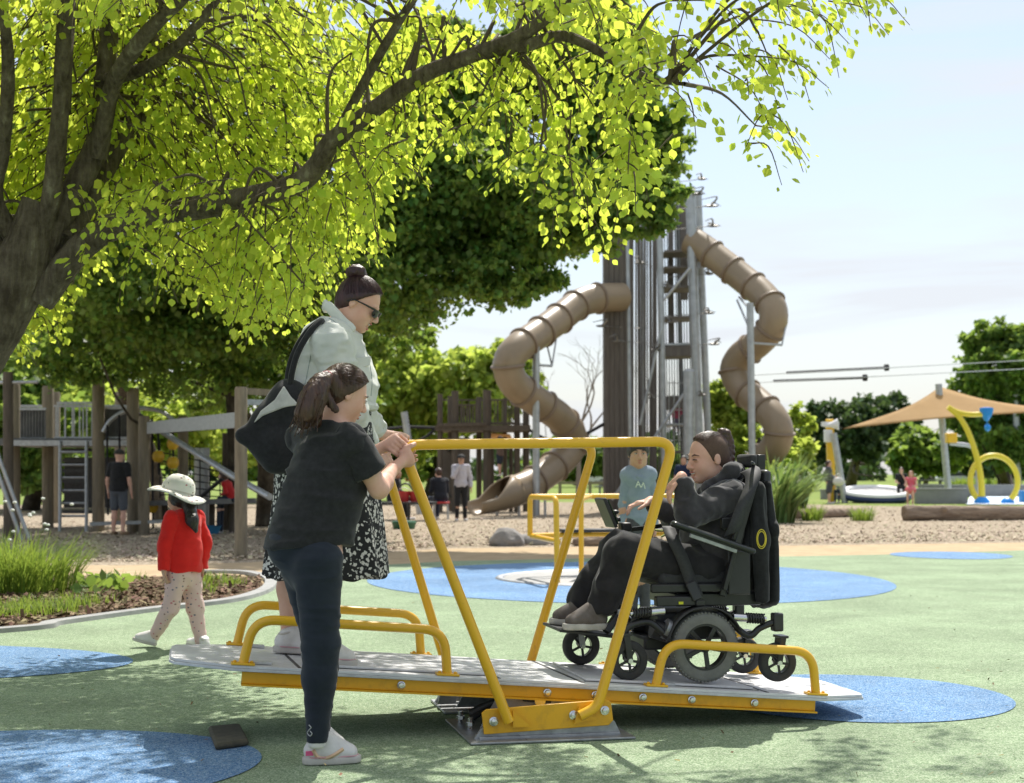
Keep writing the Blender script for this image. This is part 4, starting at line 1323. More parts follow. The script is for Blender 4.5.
ob('deck', MB().bar(Fp(14, 443, 1.2), Fp(134, 443, 1.2), 2.8, 0.14, UP), M_panel, ft)
ob('deck_edge', MB().bar(Fp(12, 443, -0.25), Fp(136, 443, -0.25), 0.06, 0.11, UP), M_steel, ft)
def slat_panel(parent, x0, x1, y0, y1, d, step=2.2, m=None, w=0.025, solid=False, railm=None):
    mb = MB()
    if solid:
        c = (P(x0, y0, d) + P(x1, y1, d)) / 2; s = P(x0, y0, d) - P(x1, y1, d); mb.box(c, (abs(s[0]), 0.03, abs(s[2])))
    for x in np.arange(x0, x1 + 0.1, step):
        mb.bar(P(x, y0, d - 0.03), P(x, y1, d - 0.03), w, w, V(0, 1, 0))
    o = ob('railing_panel', mb, m or M_panel, parent)
    ob('top_rail', MB().bar(P(x0 - 1, y0, d - 0.05), P(x1 + 1, y0, d - 0.05), 0.05, 0.05, UP), railm or M_steel, o)
    ob('bottom_rail', MB().bar(P(x0 - 1, y1, d - 0.05), P(x1 + 1, y1, d - 0.05), 0.05, 0.05, UP), railm or M_steel, o)
slat_panel(ft, 21, 45, 409, 439, FD, 3.0, solid=True)
slat_panel(ft, 58, 94, 403, 438, FD, 7.2, M_steel)
slat_panel(ft, 104, 129, 408, 438, FD, 3.0, solid=True)
slat_panel(ft, 20, 128, 406, 438, FD + 2.6, 9.0, M_steel)
mb = MB()
for x in (60, 86.5):
    mb.cyl(P(x, 441, FD - 0.3), V(*P(x, 525, FD - 0.5)[:2], 0), 0.035, n=8)
for i, y in enumerate(np.linspace(452, 516, 6)):
    mb.cyl(P(60, y, FD - 0.35), P(86.5, y, FD - 0.35), 0.025, n=8)
ob('ladder', mb, M_steel, ft)
mb = MB()
for i, y in enumerate(np.linspace(450, 512, 7)):
    mb.bar(P(64, y, FD + 0.6 + i * 0.15), P(96, y, FD + 0.6 + i * 0.15), 0.25, 0.06, UP)
ob('stair', mb, M_dark, ft)
mb = MB()
c = (P(60, 450, FD + 2.4) + P(128, 515, FD + 2.4)) / 2
mb.box(c, (1.3, 0.05, 1.1)); ob('back_panel', mb, M_dark, ft)
ob('arch_bar', MB().tube(spline([Fp(103, 432, -0.5), Fp(110, 421, -0.5), Fp(121, 413, -0.5), Fp(134, 409, -0.5), (Fp(148, 408.5, -0.5)), Fp(162, 412, -0.5), Fp(176, 422, -0.5)], 5), 0.045, 10), M_pole, ft)
ob('arch_bar', MB().tube(spline([Fp(103, 436, 0.3), Fp(112, 424, 0.3), Fp(124, 416, 0.3), Fp(137, 414, 0.3), (Fp(150, 422, 0.3)), Fp(160, 431, 0.3)], 5), 0.035, 10), M_dark, ft)
ob('slide_bar', MB().cyl(P(156, 428, 30), P(236, 478, 24), 0.055, n=10).cyl(P(236, 478, 24), P(270, 497, 22.5), 0.05, n=10), M_pole, ft)
# monkey bars of single logs
mk = thing('monkey_bars', 'log post overhead bars with grey beam left of the denim jacket', 'climbing frame', G(190, 545))
for (px, pb, pt_, r) in ((144, 534, 416, 0.11), (183, 531, 416, 0.11), (241, 556, 387, 0.090)):
    mb = MB(); post(mb, px, pb, pt_, r); ob('post', mb, M_log, mk)
ob('beam', MB().bar(P(149, 428, 28.5), P(238, 420, 21.2), 0.08, 0.22, UP), M_steel, mk)
ob('beam', MB().bar(P(243, 391, 21.2), P(340, 397, 21.9), 0.08, 0.09, UP), M_log, mk)
ob('beam', MB().bar(P(243, 402, 21.2), P(340, 405, 21.9), 0.08, 0.08, UP), M_steel, mk)
rp_ = thing('ball_ropes', 'black climbing ropes threaded with yellow balls beside the fort', 'climbing rope', G(150, 531))
for (px, y0, y1, balls) in ((107, 425, 515, []), (119, 415, 480, []), (132.5, 414, 525, [438.5]), (138, 420, 530, [506]), (152, 418, 528, [507]), (158, 430, 475, [456.5]), (172.5, 424, 466, [444, 462.7])):
    r = ob('rope', MB().cyl(P(px, y0, 29.6), P(px + 1, y1, 29.6), 0.022, n=6), M_rope, rp_)
    for y in balls:
        ob('ball', MB().lathe([(0, 0.12), (0.07, 0.11), (0.115, 0.05), (0.12, 0), (0.115, -0.05), (0.07, -0.11), (0, -0.12)], P(px + 0.4, y, 29.6), UP, 12), M_ball, r)
lb = thing('low_platform', 'low dark balance platform between the log posts', 'play platform', G(205, 528))
ob('platform', MB().bar(P(160, 503, 30), P(236, 501, 29), 1.2, 0.10, UP), M_panel, lb)
ob('platform', MB().bar(P(90, 524, 28.5), P(170, 521, 29), 0.35, 0.06, UP), M_steel, lb)
for px in (165, 195, 212, 232):
    ob('leg', MB().cyl(P(px, 503, 29.6), V(*P(px, 525, 29.6)[:2], 0), 0.06), M_logd, lb)
ob('leg', MB().cyl(P(202, 448, 31), V(*P(202, 525, 31)[:2], 0), 0.16), M_pole, lb)
ob('brace', MB().cyl(P(197, 500, 29.5), P(222, 479, 29), 0.04).cyl(P(222, 479, 29), P(232, 492, 29), 0.03), M_dark, lb)
ob('leg', MB().cyl(P(228, 433, 31), V(*P(228, 525, 31)[:2], 0), 0.12), M_logd, lb)
nt_ = thing('rope_net', 'black rope climbing net under the sloping bar behind the log posts', 'climbing net', G(205, 528))
mb = MB()
for k in range(9):
    mb.cyl(P(160 + k * 10, 440 + k * 3.6, 30.5), P(160 + k * 10, 498, 30.3), 0.012, n=4)
for k in range(6):
    mb.cyl(P(160, 452 + k * 8.5, 30.5), P(242, 470 + k * 5.5, 30.4), 0.012, n=4)
ob('net', mb, M_rope, nt_, sharp=0)
sf = thing('swing_frame', 'splayed pale pipe legs of a swing at the far left edge', 'swing frame', G(15, 530))
for a, b in (((-3, 452), (30, 523)), ((-3, 470), (22, 524)), ((-25, 400), (-30, 524))):
    e = P(*b, 26); ob('leg', MB().cyl(P(*a, 26), V(e[0], e[1], 0), 0.035), M_pole, sf)
ob('crossbar', MB().cyl(P(-25, 383, 27), P(38, 382, 27), 0.03), M_pole, sf)
e = P(9, 520, 27)
ob('post', MB().cyl(V(e[0], e[1], 0), P(8, 372, 27), 0.09), M_logd, sf)
tb = thing('plastic_tub', 'small blue plastic tub on the bark between the log posts', 'tub', G(211, 534))
ob('shell', MB().lathe([(0.14, 0), (0.20, 0.15), (0.215, 0.16), (0.185, 0.15), (0.13, 0.02), (0, 0.02)], G(211, 534), UP, 16), mat('blue_tub', (0.03, 0.18, 0.34), rough=0.5), tb)

mf = thing('timber_tower_fort', 'tall dark timber fort with railings and a climbing wall behind the yellow bar', 'play fort', G(480, 512))
MD = 45.0
def Mp(x, y, dd=0.0):
    return P(x, y, MD + dd)
for (px, pt_, dd, r) in ((440, 394, 0, 0.11), (450, 396, 1.5, 0.10), (455, 391, 0, 0.15), (479, 397, 1.8, 0.12), (487, 390, 0, 0.17), (505, 398, 2.2, 0.10), (517, 392, 0.3, 0.13), (526, 400, 1.0, 0.14), (492, 440, 0.9, 0.09), (511, 440, 0.9, 0.09)):
    a = Mp(px, 510, dd)
    ob('post', MB().tube([V(a[0], a[1], -0.1), Mp(px, pt_, dd)], r * 0.72, 12), M_logd, mf)
ob('deck', MB().bar(Mp(437, 429, 1), Mp(530, 429, 1), 2.4, 0.16, UP).bar(Mp(437, 425, -0.2), Mp(487, 424, -0.2), 0.1, 0.1, UP), M_logd, mf)
slat_panel(mf, 458, 476, 405, 423, MD, 3.0, M_logd, 0.05, railm=M_logd)
slat_panel(mf, 491, 515, 400, 423, MD, 3.6, M_logd, 0.03, railm=M_logd)
slat_panel(mf, 441, 526, 400, 424, MD + 2.2, 7.0, M_logd, 0.03, railm=M_logd)
mb = MB(); c = (Mp(441, 436, 0.3) + Mp(470, 506, 0.3)) / 2; mb.box(c, (0.87, 0.08, 2.0))
w_ = ob('climbing_wall', mb, mat('plywood_grey', (0.20, 0.17, 0.14), rough=0.9, noise=2, col2=(0.13, 0.11, 0.09)), mf)
rg = np.random.RandomState(70)
for i in range(12):
    x = rg.uniform(445, 467); y = rg.uniform(438, 500)
    ob('hand_hold', MB().ell(Mp(x, y, 0.2), (0.07, 0.05, 0.06), n=8, m=5), M_dark, w_)
ob('shade_cloth', MB().sheet([[Mp(488, 433, 1.5), Mp(510, 434, 1.5)], [Mp(489, 440, 2.5), Mp(512, 438, 2.5)]]), mat('orange_cloth', (0.6, 0.33, 0.12), rough=0.9), mf, solid=0.02)
ob('cable', MB().tube(spline([Mp(360, 432), Mp(385, 429), Mp(410, 427), Mp(436, 428)], 5), 0.045, 6), M_rope, mf)
ob('cable', MB().tube(spline([Mp(436, 428), Mp(424, 438), Mp(400, 448), Mp(370, 460)], 5), 0.045, 6), M_rope, mf)
ob('cable', MB().tube(spline([Mp(526, 428), Mp(550, 440), Mp(580, 436), Mp(604, 424)], 5), 0.05, 6), M_rope, mf)
ob('lean_pole', MB().cyl(P(404, 412, 43), V(*P(420, 500, 43)[:2], 0), 0.10), M_pole, mf)

# ------------------------------------------------------------------ boulders, logs
M_rock = mat('river_rock', (0.30, 0.28, 0.26), rough=0.9, noise=4, col2=(0.20, 0.19, 0.18), bump=(12, 0.7, 0.03))
M_drift = mat('driftwood', (0.34, 0.26, 0.19), rough=0.95, noise=2.5, col2=(0.18, 0.13, 0.095), stretch=(0.5, 4, 4), bump=(7, 1.0, 0.05))
def rock(name, label, c, r, seed, m=M_rock):
    v, q = sdf_mesh([ell(V(*c) + V(0, 0, r[2] * 0.55), r, k=0.05), ell(V(*c) + V(r[0] * 0.35, 0, r[2] * 0.35), (r[0] * 0.8, r[1] * 0.9, r[2] * 0.7), k=0.1)], min(r) / 7, (min(r) * 0.22, (2.2 / r[0] / 1.5,) * 3))
    o = fast_obj(name, v, q, m); tag(o, label, 'boulder', group='boulders edging the bark'); return o
rock('boulder', 'pale rounded boulder on the bark left of the carousel', G(505, 546), (0.24, 0.2, 0.17), 1)
rock('boulder', 'low brown boulder half hidden behind the carousel rails', G(592, 546), (0.30, 0.2, 0.12), 2, M_drift)
rock('boulder', 'flat grey boulder between the pale boulder and carousel rail', G(532, 545), (0.30, 0.2, 0.11), 3)
def logobj(name, label, a, b, r, cat='log'):
    a = np.asarray(a); b = np.asarray(b)
    pr = [cone(a, a * 0.6 + b * 0.4, r, r * 0.92, 0.05), cone(a * 0.6 + b * 0.4, b, r * 0.95, r * 0.85, 0.05), cone(a * 0.8 + b * 0.2, a * 0.78 + b * 0.22 + V(0, -0.2, 0.12), r * 0.4, r * 0.3, 0.1),
          clip(a, a - b), clip(b, b - a)]
    v, q = sdf_mesh(pr, r / 6, (r * 0.16, (0.8, 5, 5)))
    o = fast_obj(name, v, q, M_drift); tag(o, label, cat); return o
logobj('fallen_log', 'long weathered fallen log lying on the bark at right', V(*G(904, 521)[:2], 0.17), V(*G(1075, 520)[:2], 0.18), 0.19)
logobj('fallen_log', 'short pale log behind the small tussocks near the flax', V(*G(796, 519)[:2], 0.12), V(*G(858, 517)[:2], 0.12), 0.12)

# ------------------------------------------------------------------ splash pad corner
M_cwall = mat('concrete_wall', (0.27, 0.27, 0.265), rough=0.9, noise=1.2, col2=(0.20, 0.20, 0.20), bump=(20, 0.3, 0.01))
M_white = mat('white_plastic', (0.75, 0.75, 0.75), rough=0.5)
M_navy = mat('navy_vinyl', (0.015, 0.03, 0.10), rough=0.45)
def wallbox(label, x0, x1, yb, h, th=0.4, m=M_cwall):
    a = G(x0, yb); b = G(x1, yb)
    w = thing('concrete_wall', label, 'wall', (a + b) / 2)
    ob('wall', MB().box((a + b) / 2 + V(0, th / 2, h / 2), (b[0] - a[0], th, h)), m, w, bevel=0.02)
    ob('coping', MB().box((a + b) / 2 + V(0, th / 2, h + 0.02), (b[0] - a[0] + 0.04, th + 0.06, 0.04)), M_conc, w, bevel=0.008)
    return w
wallbox('near low grey concrete wall beside the girl in the pink dress', 917, 968, 504, 0.56)
wallbox('long grey concrete wall behind the splash hoops', 921, 1060, 497, 0.58)
wallbox('low concrete seat wall behind the pool ring and family', 822, 880, 499.5, 0.42)
flat('splash_pad', g2([(966, 505), (1100, 505), (1100, 497), (970, 497)]), 0.03, mat('splash_surface', (0.62, 0.72, 0.80), rough=0.6))
sb = thing('pool_step', 'blue block at the far right edge of the splash pad', 'block', G(1024, 503))
ob('block', MB().box(G(1024, 503) + V(0.1, 0, 0.25), (0.5, 0.4, 0.5)), mat('pool_blue', (0.02, 0.2, 0.5), rough=0.5), sb, bevel=0.03)
RC = G(876, 503) + V(0, 0, 0.42)
pr_ = thing('nest_ring', 'large blue and white padded ring tilted on a frame behind the fallen log', 'play ring', G(876, 503))
ob('ring_pad', MB().ring(RC, nrm(V(0, -0.14, 1)), 1.22, 0.15, 48, 12, 0.85), M_white, pr_)
ob('ring_skirt', MB().ring(RC - V(0, 0, 0.12), nrm(V(0, -0.14, 1)), 1.24, 0.16, 48, 12, 1.0), M_navy, pr_)
for a in (0.3, 2.2, 4.1, 5.4):
    ob('leg', MB().cyl(RC + V(math.cos(a) * 1.2, math.sin(a) * 1.2, -0.1), RC * V(1, 1, 0) + V(math.cos(a) * 1.1, math.sin(a) * 1.1, 0), 0.05), M_pole, pr_)
# sails
def sail(label, corners, m, root, sag=0.35):
    t = thing('shade_sail', label, 'shade sail', root)
    A, Bc, Cc = [np.asarray(c) for c in corners]
    cen = (A + Bc + Cc) / 3
    n = 14; rows = []; vs = []; idx = {}; fs = []
    for i in range(n + 1):
        for j in range(n + 1 - i):
            a, b = i / n, j / n; c = 1 - a - b
            p = A * a + Bc * b + Cc * c
            pull = 4 * (a * b * (1 - c) ** 2 + b * c * (1 - a) ** 2 + a * c * (1 - b) ** 2) * 0.22
            p = p + (cen - p) * pull
            idx[(i, j)] = len(vs); vs.append(p)
    for i in range(n):
        for j in range(n - i):
            fs.append((idx[(i, j)], idx[(i + 1, j)], idx[(i, j + 1)]))
            if j < n - i - 1:
                fs.append((idx[(i + 1, j)], idx[(i + 1, j + 1)], idx[(i, j + 1)]))
    mb = MB().add(vs, fs)
    ob('sail_cloth', mb, m, t, sharp=0, solid=0.02)
    return t
M_sail = mat('tan_sailcloth', (0.52, 0.36, 0.18), rough=0.9, noise=0.8, col2=(0.46, 0.31, 0.15), trans=0.45, tcol=(0.8, 0.55, 0.28))
M_sailw = mat('cream_sailcloth', (0.72, 0.66, 0.58), rough=0.9, trans=0.4, tcol=(0.8, 0.75, 0.68))
s1 = sail('tan triangular shade sail on grey poles over the splash pad', [P(843, 429, 62), P(940, 387, 66.4), P(1065, 411, 64)], M_sail, G(945, 497))
sail('cream shade sail beyond the tan one at the right edge', [P(985, 404, 90), P(1013, 394, 84), P(1100, 422, 88)], M_sailw, G(1016, 495))
for (x0, y0, x1, d, r, lab) in ((938.5, 384, 949, 65.6, 0.15, 'grey leaning steel pole holding up the tan shade sail'), (1016, 392, 1018, 83.8, 0.19, 'upright steel pole at the cream sail by the right edge')):
    p = P(x0, y0, d); e = P(x1, 490, d)
    t = thing('sail_pole', lab, 'pole', V(e[0], e[1], 0))
    ob('pole', MB().cyl(V(e[0], e[1], 0), p, r, n=14), M_pole, t)
    ob('foot_plate', MB().cyl(V(e[0], e[1], 0), V(e[0], e[1], 0.06), r * 2, n=14), M_pole, t)
# splash toys
SD_ = 58.0
def Sp(x, y, dd=0):
    return P(x, y, SD_ + dd)
M_yt = mat('yellow_hoop', (0.75, 0.60, 0.05), rough=0.4)
M_bl = mat('bright_blue', (0.01, 0.25, 0.75), rough=0.35)
hp = thing('water_hoop', 'yellow round splash hoop with blue feet at right', 'splash toy', V(*Sp(995, 503)[:2], 0))
cen = Sp(994, 481); 
ob('hoop', MB().tube([cen + V(math.cos(a) * 0.88, -0.1 * math.cos(a), math.sin(a) * 0.98) for a in np.linspace(-0.95, math.pi + 0.95, 40)], 0.11, 12), M_yt, hp)
for a in (-0.95, math.pi + 0.95):
    p = cen + V(math.cos(a) * 0.88, 0, math.sin(a) * 0.98)
    ob('foot', MB().lathe([(0.26, 0), (0.24, 0.1), (0.14, 0.2), (0, 0.22)], V(p[0], p[1], 0.03), UP, 14), M_bl, hp)
ya = thing('water_arch', 'tall curved yellow water arch carrying a blue bucket', 'splash toy', V(*Sp(982, 503)[:2], 0))
ob('arch', MB().tube(spline([V(*Sp(982, 503)[:2], 0), Sp(981, 480), Sp(977, 458), Sp(969, 434), Sp(960, 418), Sp(948, 407)], 6), np.linspace(0.13, 0.10, 31), 12), M_yt, ya)
ob('arm', MB().tube(spline([Sp(948, 407), Sp(957, 412), Sp(970, 414.5), Sp(986, 414)], 6), 0.10, 12), M_yt, ya)
ob('inner_strut', MB().tube(spline([Sp(951, 410), Sp(962, 422), Sp(972, 446)], 6), 0.05, 8), mat('lime_green_paint', (0.3, 0.6, 0.1), rough=0.4), ya)
bk = ob('bucket', MB().lathe([(0, -0.34), (0.08, -0.30), (0.22, -0.05), (0.27, 0.12), (0.25, 0.2), (0.12, 0.22), (0, 0.17)], Sp(986.5, 413), UP, 18), M_bl, ya)
ob('small_bucket', MB().lathe([(0, -0.14), (0.1, -0.08), (0.13, 0.05), (0.05, 0.16), (0, 0.17)], Sp(987.5, 428), UP, 14), M_bl, ya)
ob('hanger', MB().cyl(Sp(986.5, 418), Sp(987.5, 425), 0.02), M_bl, ya)
ob('foot', MB().lathe([(0.3, 0), (0.28, 0.1), (0.16, 0.24), (0, 0.25)], V(*Sp(982, 503)[:2], 0.03), UP, 14), M_bl, ya)
gp = thing('water_post', 'curved grey water post with a small yellow box behind the arch', 'splash toy', V(*Sp(977, 500, 3)[:2], 0))
ob('post', MB().tube(bend([V(*Sp(978, 500, 3)[:2], 0), Sp(977, 446, 3), Sp(950, 443.5, 3)], 0.9, 10), 0.09, 10), M_pole, gp)
ob('box', MB().box(Sp(951, 438, 3), (0.42, 0.4, 0.40)), M_ball, gp, bevel=0.04)
yp = thing('lookout_post', 'orange-yellow post with a white horn and leaning grey pole behind the seated woman', 'play post', V(*P(832, 503, 60)[:2], 0))
ob('post', MB().bar(V(*P(832, 503, 60)[:2], 0), P(829.5, 419, 60), 0.30, 0.22, V(0, 1, 0)), M_ball, yp, bevel=0.03)
ob('horn', MB().lathe([(0.05, -0.3), (0.1, 0), (0.24, 0.28), (0.22, 0.28), (0, 0.1)], P(831, 425, 59.6), nrm(V(1, -0.3, 0.1)), 14).box(P(830, 424, 59.7), (0.7, 0.1, 0.18)), M_white, yp)
ob('box', MB().box(P(828, 436, 59.7), (0.3, 0.3, 0.5)), M_white, yp, bevel=0.03)
ob('lean_pole', MB().cyl(P(833.5, 433, 59.4), V(*P(845, 503, 59.4)[:2], 0), 0.13), M_pole, yp)
# overhead cables
zc = thing('zip_line', 'two thin overhead cables with black sleeves right of the slide', 'cable', P(790, 373, 48))
for (a, b, c, d, e) in (((755, 375), (787, 372.7), (888.6, 367.5), (1060, 358.5), 0), ((758, 382.5), (774, 381), (867, 377.6), (1060, 367), 0.4)):
    w = ob('cable', MB().cyl(P(*a, 48 + e), P(*d, 60 + e), 0.014, n=6), M_pole, zc)
    ob('sleeve', MB().cyl(P(*b, 48 + (b[0] - a[0]) / (d[0] - a[0]) * 12 + e), P(*c, 48 + (c[0] - a[0]) / (d[0] - a[0]) * 12 + e), 0.045, n=8), M_rope, w)
    ob('clamp', MB().cyl(P(c[0] - 4, c[1] + 0.2, 48 + (c[0] - a[0]) / (d[0] - a[0]) * 12 + e), P(*c, 48 + (c[0] - a[0]) / (d[0] - a[0]) * 12 + e), 0.12, n=8), M_rope, w)
# parked cars and picnic tables in the far park
def car(label, px, d, col, grp):
    c = V((px - 512) / FPX * d, d, 0)
    t = thing('parked_car', label, 'car', c, grp)
    m = mat('car_paint_' + label.split()[0], col, rough=0.3, coat=0.5)
    ob('body', MB().prism([(-2.1, 0.35), (2.1, 0.35), (2.15, 0.75), (1.3, 0.95), (0.7, 1.42), (-1.2, 1.45), (-1.9, 0.95), (-2.15, 0.8)], 1.7, c, (1, 0, 0), (0, 0, 1)), m, t, bevel=0.06)
    for s in (-1.0, 0.0, 0.0):
        pass
    ob('window', MB().prism([(-1.6, 0.97), (1.1, 0.97), (0.62, 1.34), (-1.1, 1.36)], 1.72, c, (1, 0, 0), (0, 0, 1)), mat('car_glass', (0.03, 0.035, 0.04), rough=0.1), t)
    for x in (-1.35, 1.35):
        w = ob('wheel', MB().cyl(c + V(x, -0.88, 0.32), c + V(x, -0.66, 0.32), 0.32, n=20), M_rope, t)
        ob('hub', MB().cyl(c + V(x, -0.90, 0.32), c + V(x, -0.87, 0.32), 0.18, n=14), M_chrome, w)
car('white parked car far behind the foot of the left tube slide', 588, 150, (0.7, 0.7, 0.7), 'cars parked beyond the park')
car('blue parked car far away left of the dark tower column', 602, 158, (0.05, 0.12, 0.3), 'cars parked beyond the park')
car('silver parked car far away behind the yellow arch', 958, 150, (0.5, 0.5, 0.52), 'cars parked beyond the park')
car('red parked car far away left of the timber fort', 425, 165, (0.35, 0.03, 0.03), 'cars parked beyond the park')
for px, lab in ((612, 'grey picnic bench beyond the carousel'), (930, 'grey picnic table under the small green tree')):
    c = G(px, 491) if px > 700 else G(px, 494)
    t = thing('picnic_table', lab, 'picnic table', c)
    ob('table_top', MB().box(c + V(0, 0, 0.74), (2.0, 0.8, 0.06)), M_cwall, t)
    for s in (-1, 1):
        ob('bench', MB().box(c + V(0, s * 0.75, 0.45), (2.0, 0.3, 0.05)), M_cwall, t)
        ob('leg', MB().box(c + V(s * 0.7, 0, 0.36), (0.1, 1.6, 0.08)).box(c + V(s * 0.7, 0, 0.36), (0.1, 0.4, 0.70)), M_cwall, t)
ru = thing('climbing_rail', 'low timber rail fence beyond the bark between slide and tower', 'fence', G(600, 497))
for x in (560, 590, 620, 650, 680):
    p = G(x, 497); ob('post', MB().cyl(p, p + V(0, 0, 0.8), 0.08), M_log, ru)
ob('rail', MB().bar(G(552, 497) + V(0, 0, 0.7), G(690, 497) + V(0, 0, 0.7), 0.08, 0.14, UP), M_log, ru)
# ------------------------------------------------------------------ people: shared builders
def skin(name, c, c2=None):
    return mat(name, c, rough=0.55, spec=0.35, noise=9, col2=c2 or tuple(x * y for x, y in zip(c, (0.93, 0.80, 0.76))), sub=0.08, bump=(120, 0.08, 0.002))
S_fair = skin('fair_skin', (0.70, 0.44, 0.34))
S_mid = skin('light_brown_skin', (0.54, 0.33, 0.23))
def cloth(name, c, c2=None, sc=40, rough=0.9, extra=None, bump=(300, 0.25, 0.002), sheen=0.15):
    return mat(name, c, rough=rough, spec=0.2, noise=sc, col2=c2 or tuple(x * 0.8 for x in c), bump=bump, sheen=sheen, extra=extra)
def hairmat(name, c, c2):
    return mat(name, c, rough=0.42, spec=0.5, noise=60, col2=c2, stretch=(1, 1, 0.15), bump=(160, 0.7, 0.004))
H_brown = hairmat('dark_brown_hair', (0.035, 0.016, 0.010), (0.085, 0.038, 0.022))
H_plum = hairmat('plum_brown_hair', (0.022, 0.008, 0.009), (0.06, 0.02, 0.022))
H_black = hairmat('black_hair', (0.010, 0.008, 0.008), (0.03, 0.024, 0.02))
M_black = cloth('black_cotton', (0.017, 0.017, 0.018), (0.027, 0.027, 0.029))
M_blackf = cloth('black_fleece', (0.030, 0.028, 0.032), (0.052, 0.048, 0.053), sc=14, sheen=0.4)
M_eye = mat('dark_eye', (0.02, 0.013, 0.01), rough=0.2)
M_wht = mat('eye_white', (0.7, 0.68, 0.65), rough=0.3)
M_lip = skin('lip', (0.50, 0.17, 0.15))
M_shoe = mat('white_leather', (0.72, 0.70, 0.68), rough=0.5, noise=20, col2=(0.62, 0.60, 0.58))
M_sole = mat('white_sole', (0.52, 0.49, 0.46), rough=0.7, noise=25, col2=(0.5, 0.47, 0.43))

def hframe(f, u):
    f = nrm(f); u = np.asarray(u, float); u = nrm(u - f * np.dot(u, f)); r = np.cross(f, u)
    return f, u, r
def head_prims(c, f, u, s=1.0, neck=None, mouth=0.0, ears=True, nr=(0.052, 0.058), chubby=1.0):
    f, u, r = hframe(f, u); R = np.array([f, r, u]).T
    def L(a, b, d):
        return np.asarray(c) + (f * a + r * b + u * d) * s
    def E(a, b, d, rad, k=0.012):
        return ell(L(a, b, d), tuple(x * s for x in rad), R, k * s)
    p = [E(-0.012, 0, 0.028, (0.097, 0.076, 0.090)), E(0.028, 0, -0.03, (0.060, 0.060 * chubby, 0.085), 0.03), E(0.030, 0, -0.075, (0.046, 0.046 * chubby, 0.036), 0.03),
         E(0.066, 0, -0.098, (0.020, 0.020, 0.017), 0.02)]
    for q in (-1, 1):
        p += [E(0.055, q * 0.034 * chubby, -0.038, (0.024, 0.024, 0.024), 0.03), E(0.0, q * 0.052, -0.062, (0.03, 0.014, 0.028), 0.03)]
    p += [E(0.078, 0, 0.018, (0.014, 0.044, 0.010), 0.015)]
    for q in (-1, 1):
        p.append(cut(E(0.094, q * 0.032, -0.003, (0.015, 0.018, 0.012)), 0.008 * s))
        p.append(E(0.080, q * 0.031, -0.003, (0.011, 0.014, 0.010), 0.004))
    p += [cone(L(0.088, 0, 0.004), L(0.108, 0, -0.034), 0.008 * s, 0.012 * s, 0.010 * s), E(0.098, 0.010, -0.040, (0.010, 0.007, 0.007), 0.006), E(0.098, -0.010, -0.040, (0.010, 0.007, 0.007), 0.006)]
    p += [E(0.087, 0, -0.062 + mouth * 0.3, (0.012, 0.022, 0.006), 0.008), E(0.084, 0, -0.075 - mouth * 0.6, (0.012, 0.019, 0.007), 0.008)]
    if mouth:
        p.append(cut(E(0.094, 0, -0.069 - mouth * 0.2, (0.024, 0.018, 0.004 + mouth)), 0.003 * s))
    if ears:
        for q in (-1, 1):
            p += [E(-0.010, q * 0.078, -0.008, (0.017, 0.008, 0.029), 0.006), cut(E(-0.007, q * 0.088, -0.004, (0.010, 0.007, 0.017)), 0.003 * s)]
    if neck is not None:
        p.append(cone(L(-0.025, 0, -0.055), neck, nr[0] * s, nr[1] * s, 0.03))
    return p
def face_parts(root, c, f, u, s, brow=H_brown, lids=False, lips=True):
    f, u, r = hframe(f, u); R = np.array([f, r, u]).T
    def L(a, b, d):
        return np.asarray(c) + (f * a + r * b + u * d) * s
    for q in (-1, 1):
        if not lids:
            e = ob('eye', MB().ell(L(0.0865, q * 0.031, -0.003), (0.0075 * s, 0.011 * s, 0.0055 * s), R, 10, 8), M_wht, root)
            ob('iris', MB().ell(L(0.0925, q * 0.031, -0.003), (0.003 * s, 0.0052 * s, 0.0052 * s), R, 10, 6), M_eye, e)
        ob('eyelash', MB().tube([L(0.088, q * 0.018, 0.002), L(0.096, q * 0.030, 0.005), L(0.086, q * 0.044, 0.001)], 0.0017 * s, 5), H_black, root)
        ob('eyebrow', MB().tube([L(0.091, q * 0.014, 0.018), L(0.091, q * 0.032, 0.024), L(0.074, q * 0.050, 0.018)], [0.003 * s, 0.0035 * s, 0.0015 * s], 6), brow, root)
    if lips:
        ob('lips', MB().ell(L(0.0945, 0, -0.0605), (0.006 * s, 0.019 * s, 0.0035 * s), R, 10, 6).ell(L(0.0925, 0, -0.0775), (0.006 * s, 0.016 * s, 0.0045 * s), R, 10, 6), M_lip, root)
def hair_cap(c, f, u, s=1.0, t=0.010, front=(0.068, 0.082), nape=-0.085, drop=0.65, nf=0.75):
    f, u, r = hframe(f, u); R = np.array([f, r, u]).T
    def L(a, b, d):
        return np.asarray(c) + (f * a + r * b + u * d) * s
    p = [ell(L(-0.014, 0, 0.028), ((0.097 + t) * s, (0.077 + t) * s, (0.090 + t) * s), R), clip(L(front[0], 0, front[1]), f * nf - u * drop), ell(L(-0.048, 0, -0.012), (0.060 * s, (0.064 + t) * s, 0.072 * s), R, 0.02)]
    return p, [clip(L(-0.06, 0, nape), -u)]
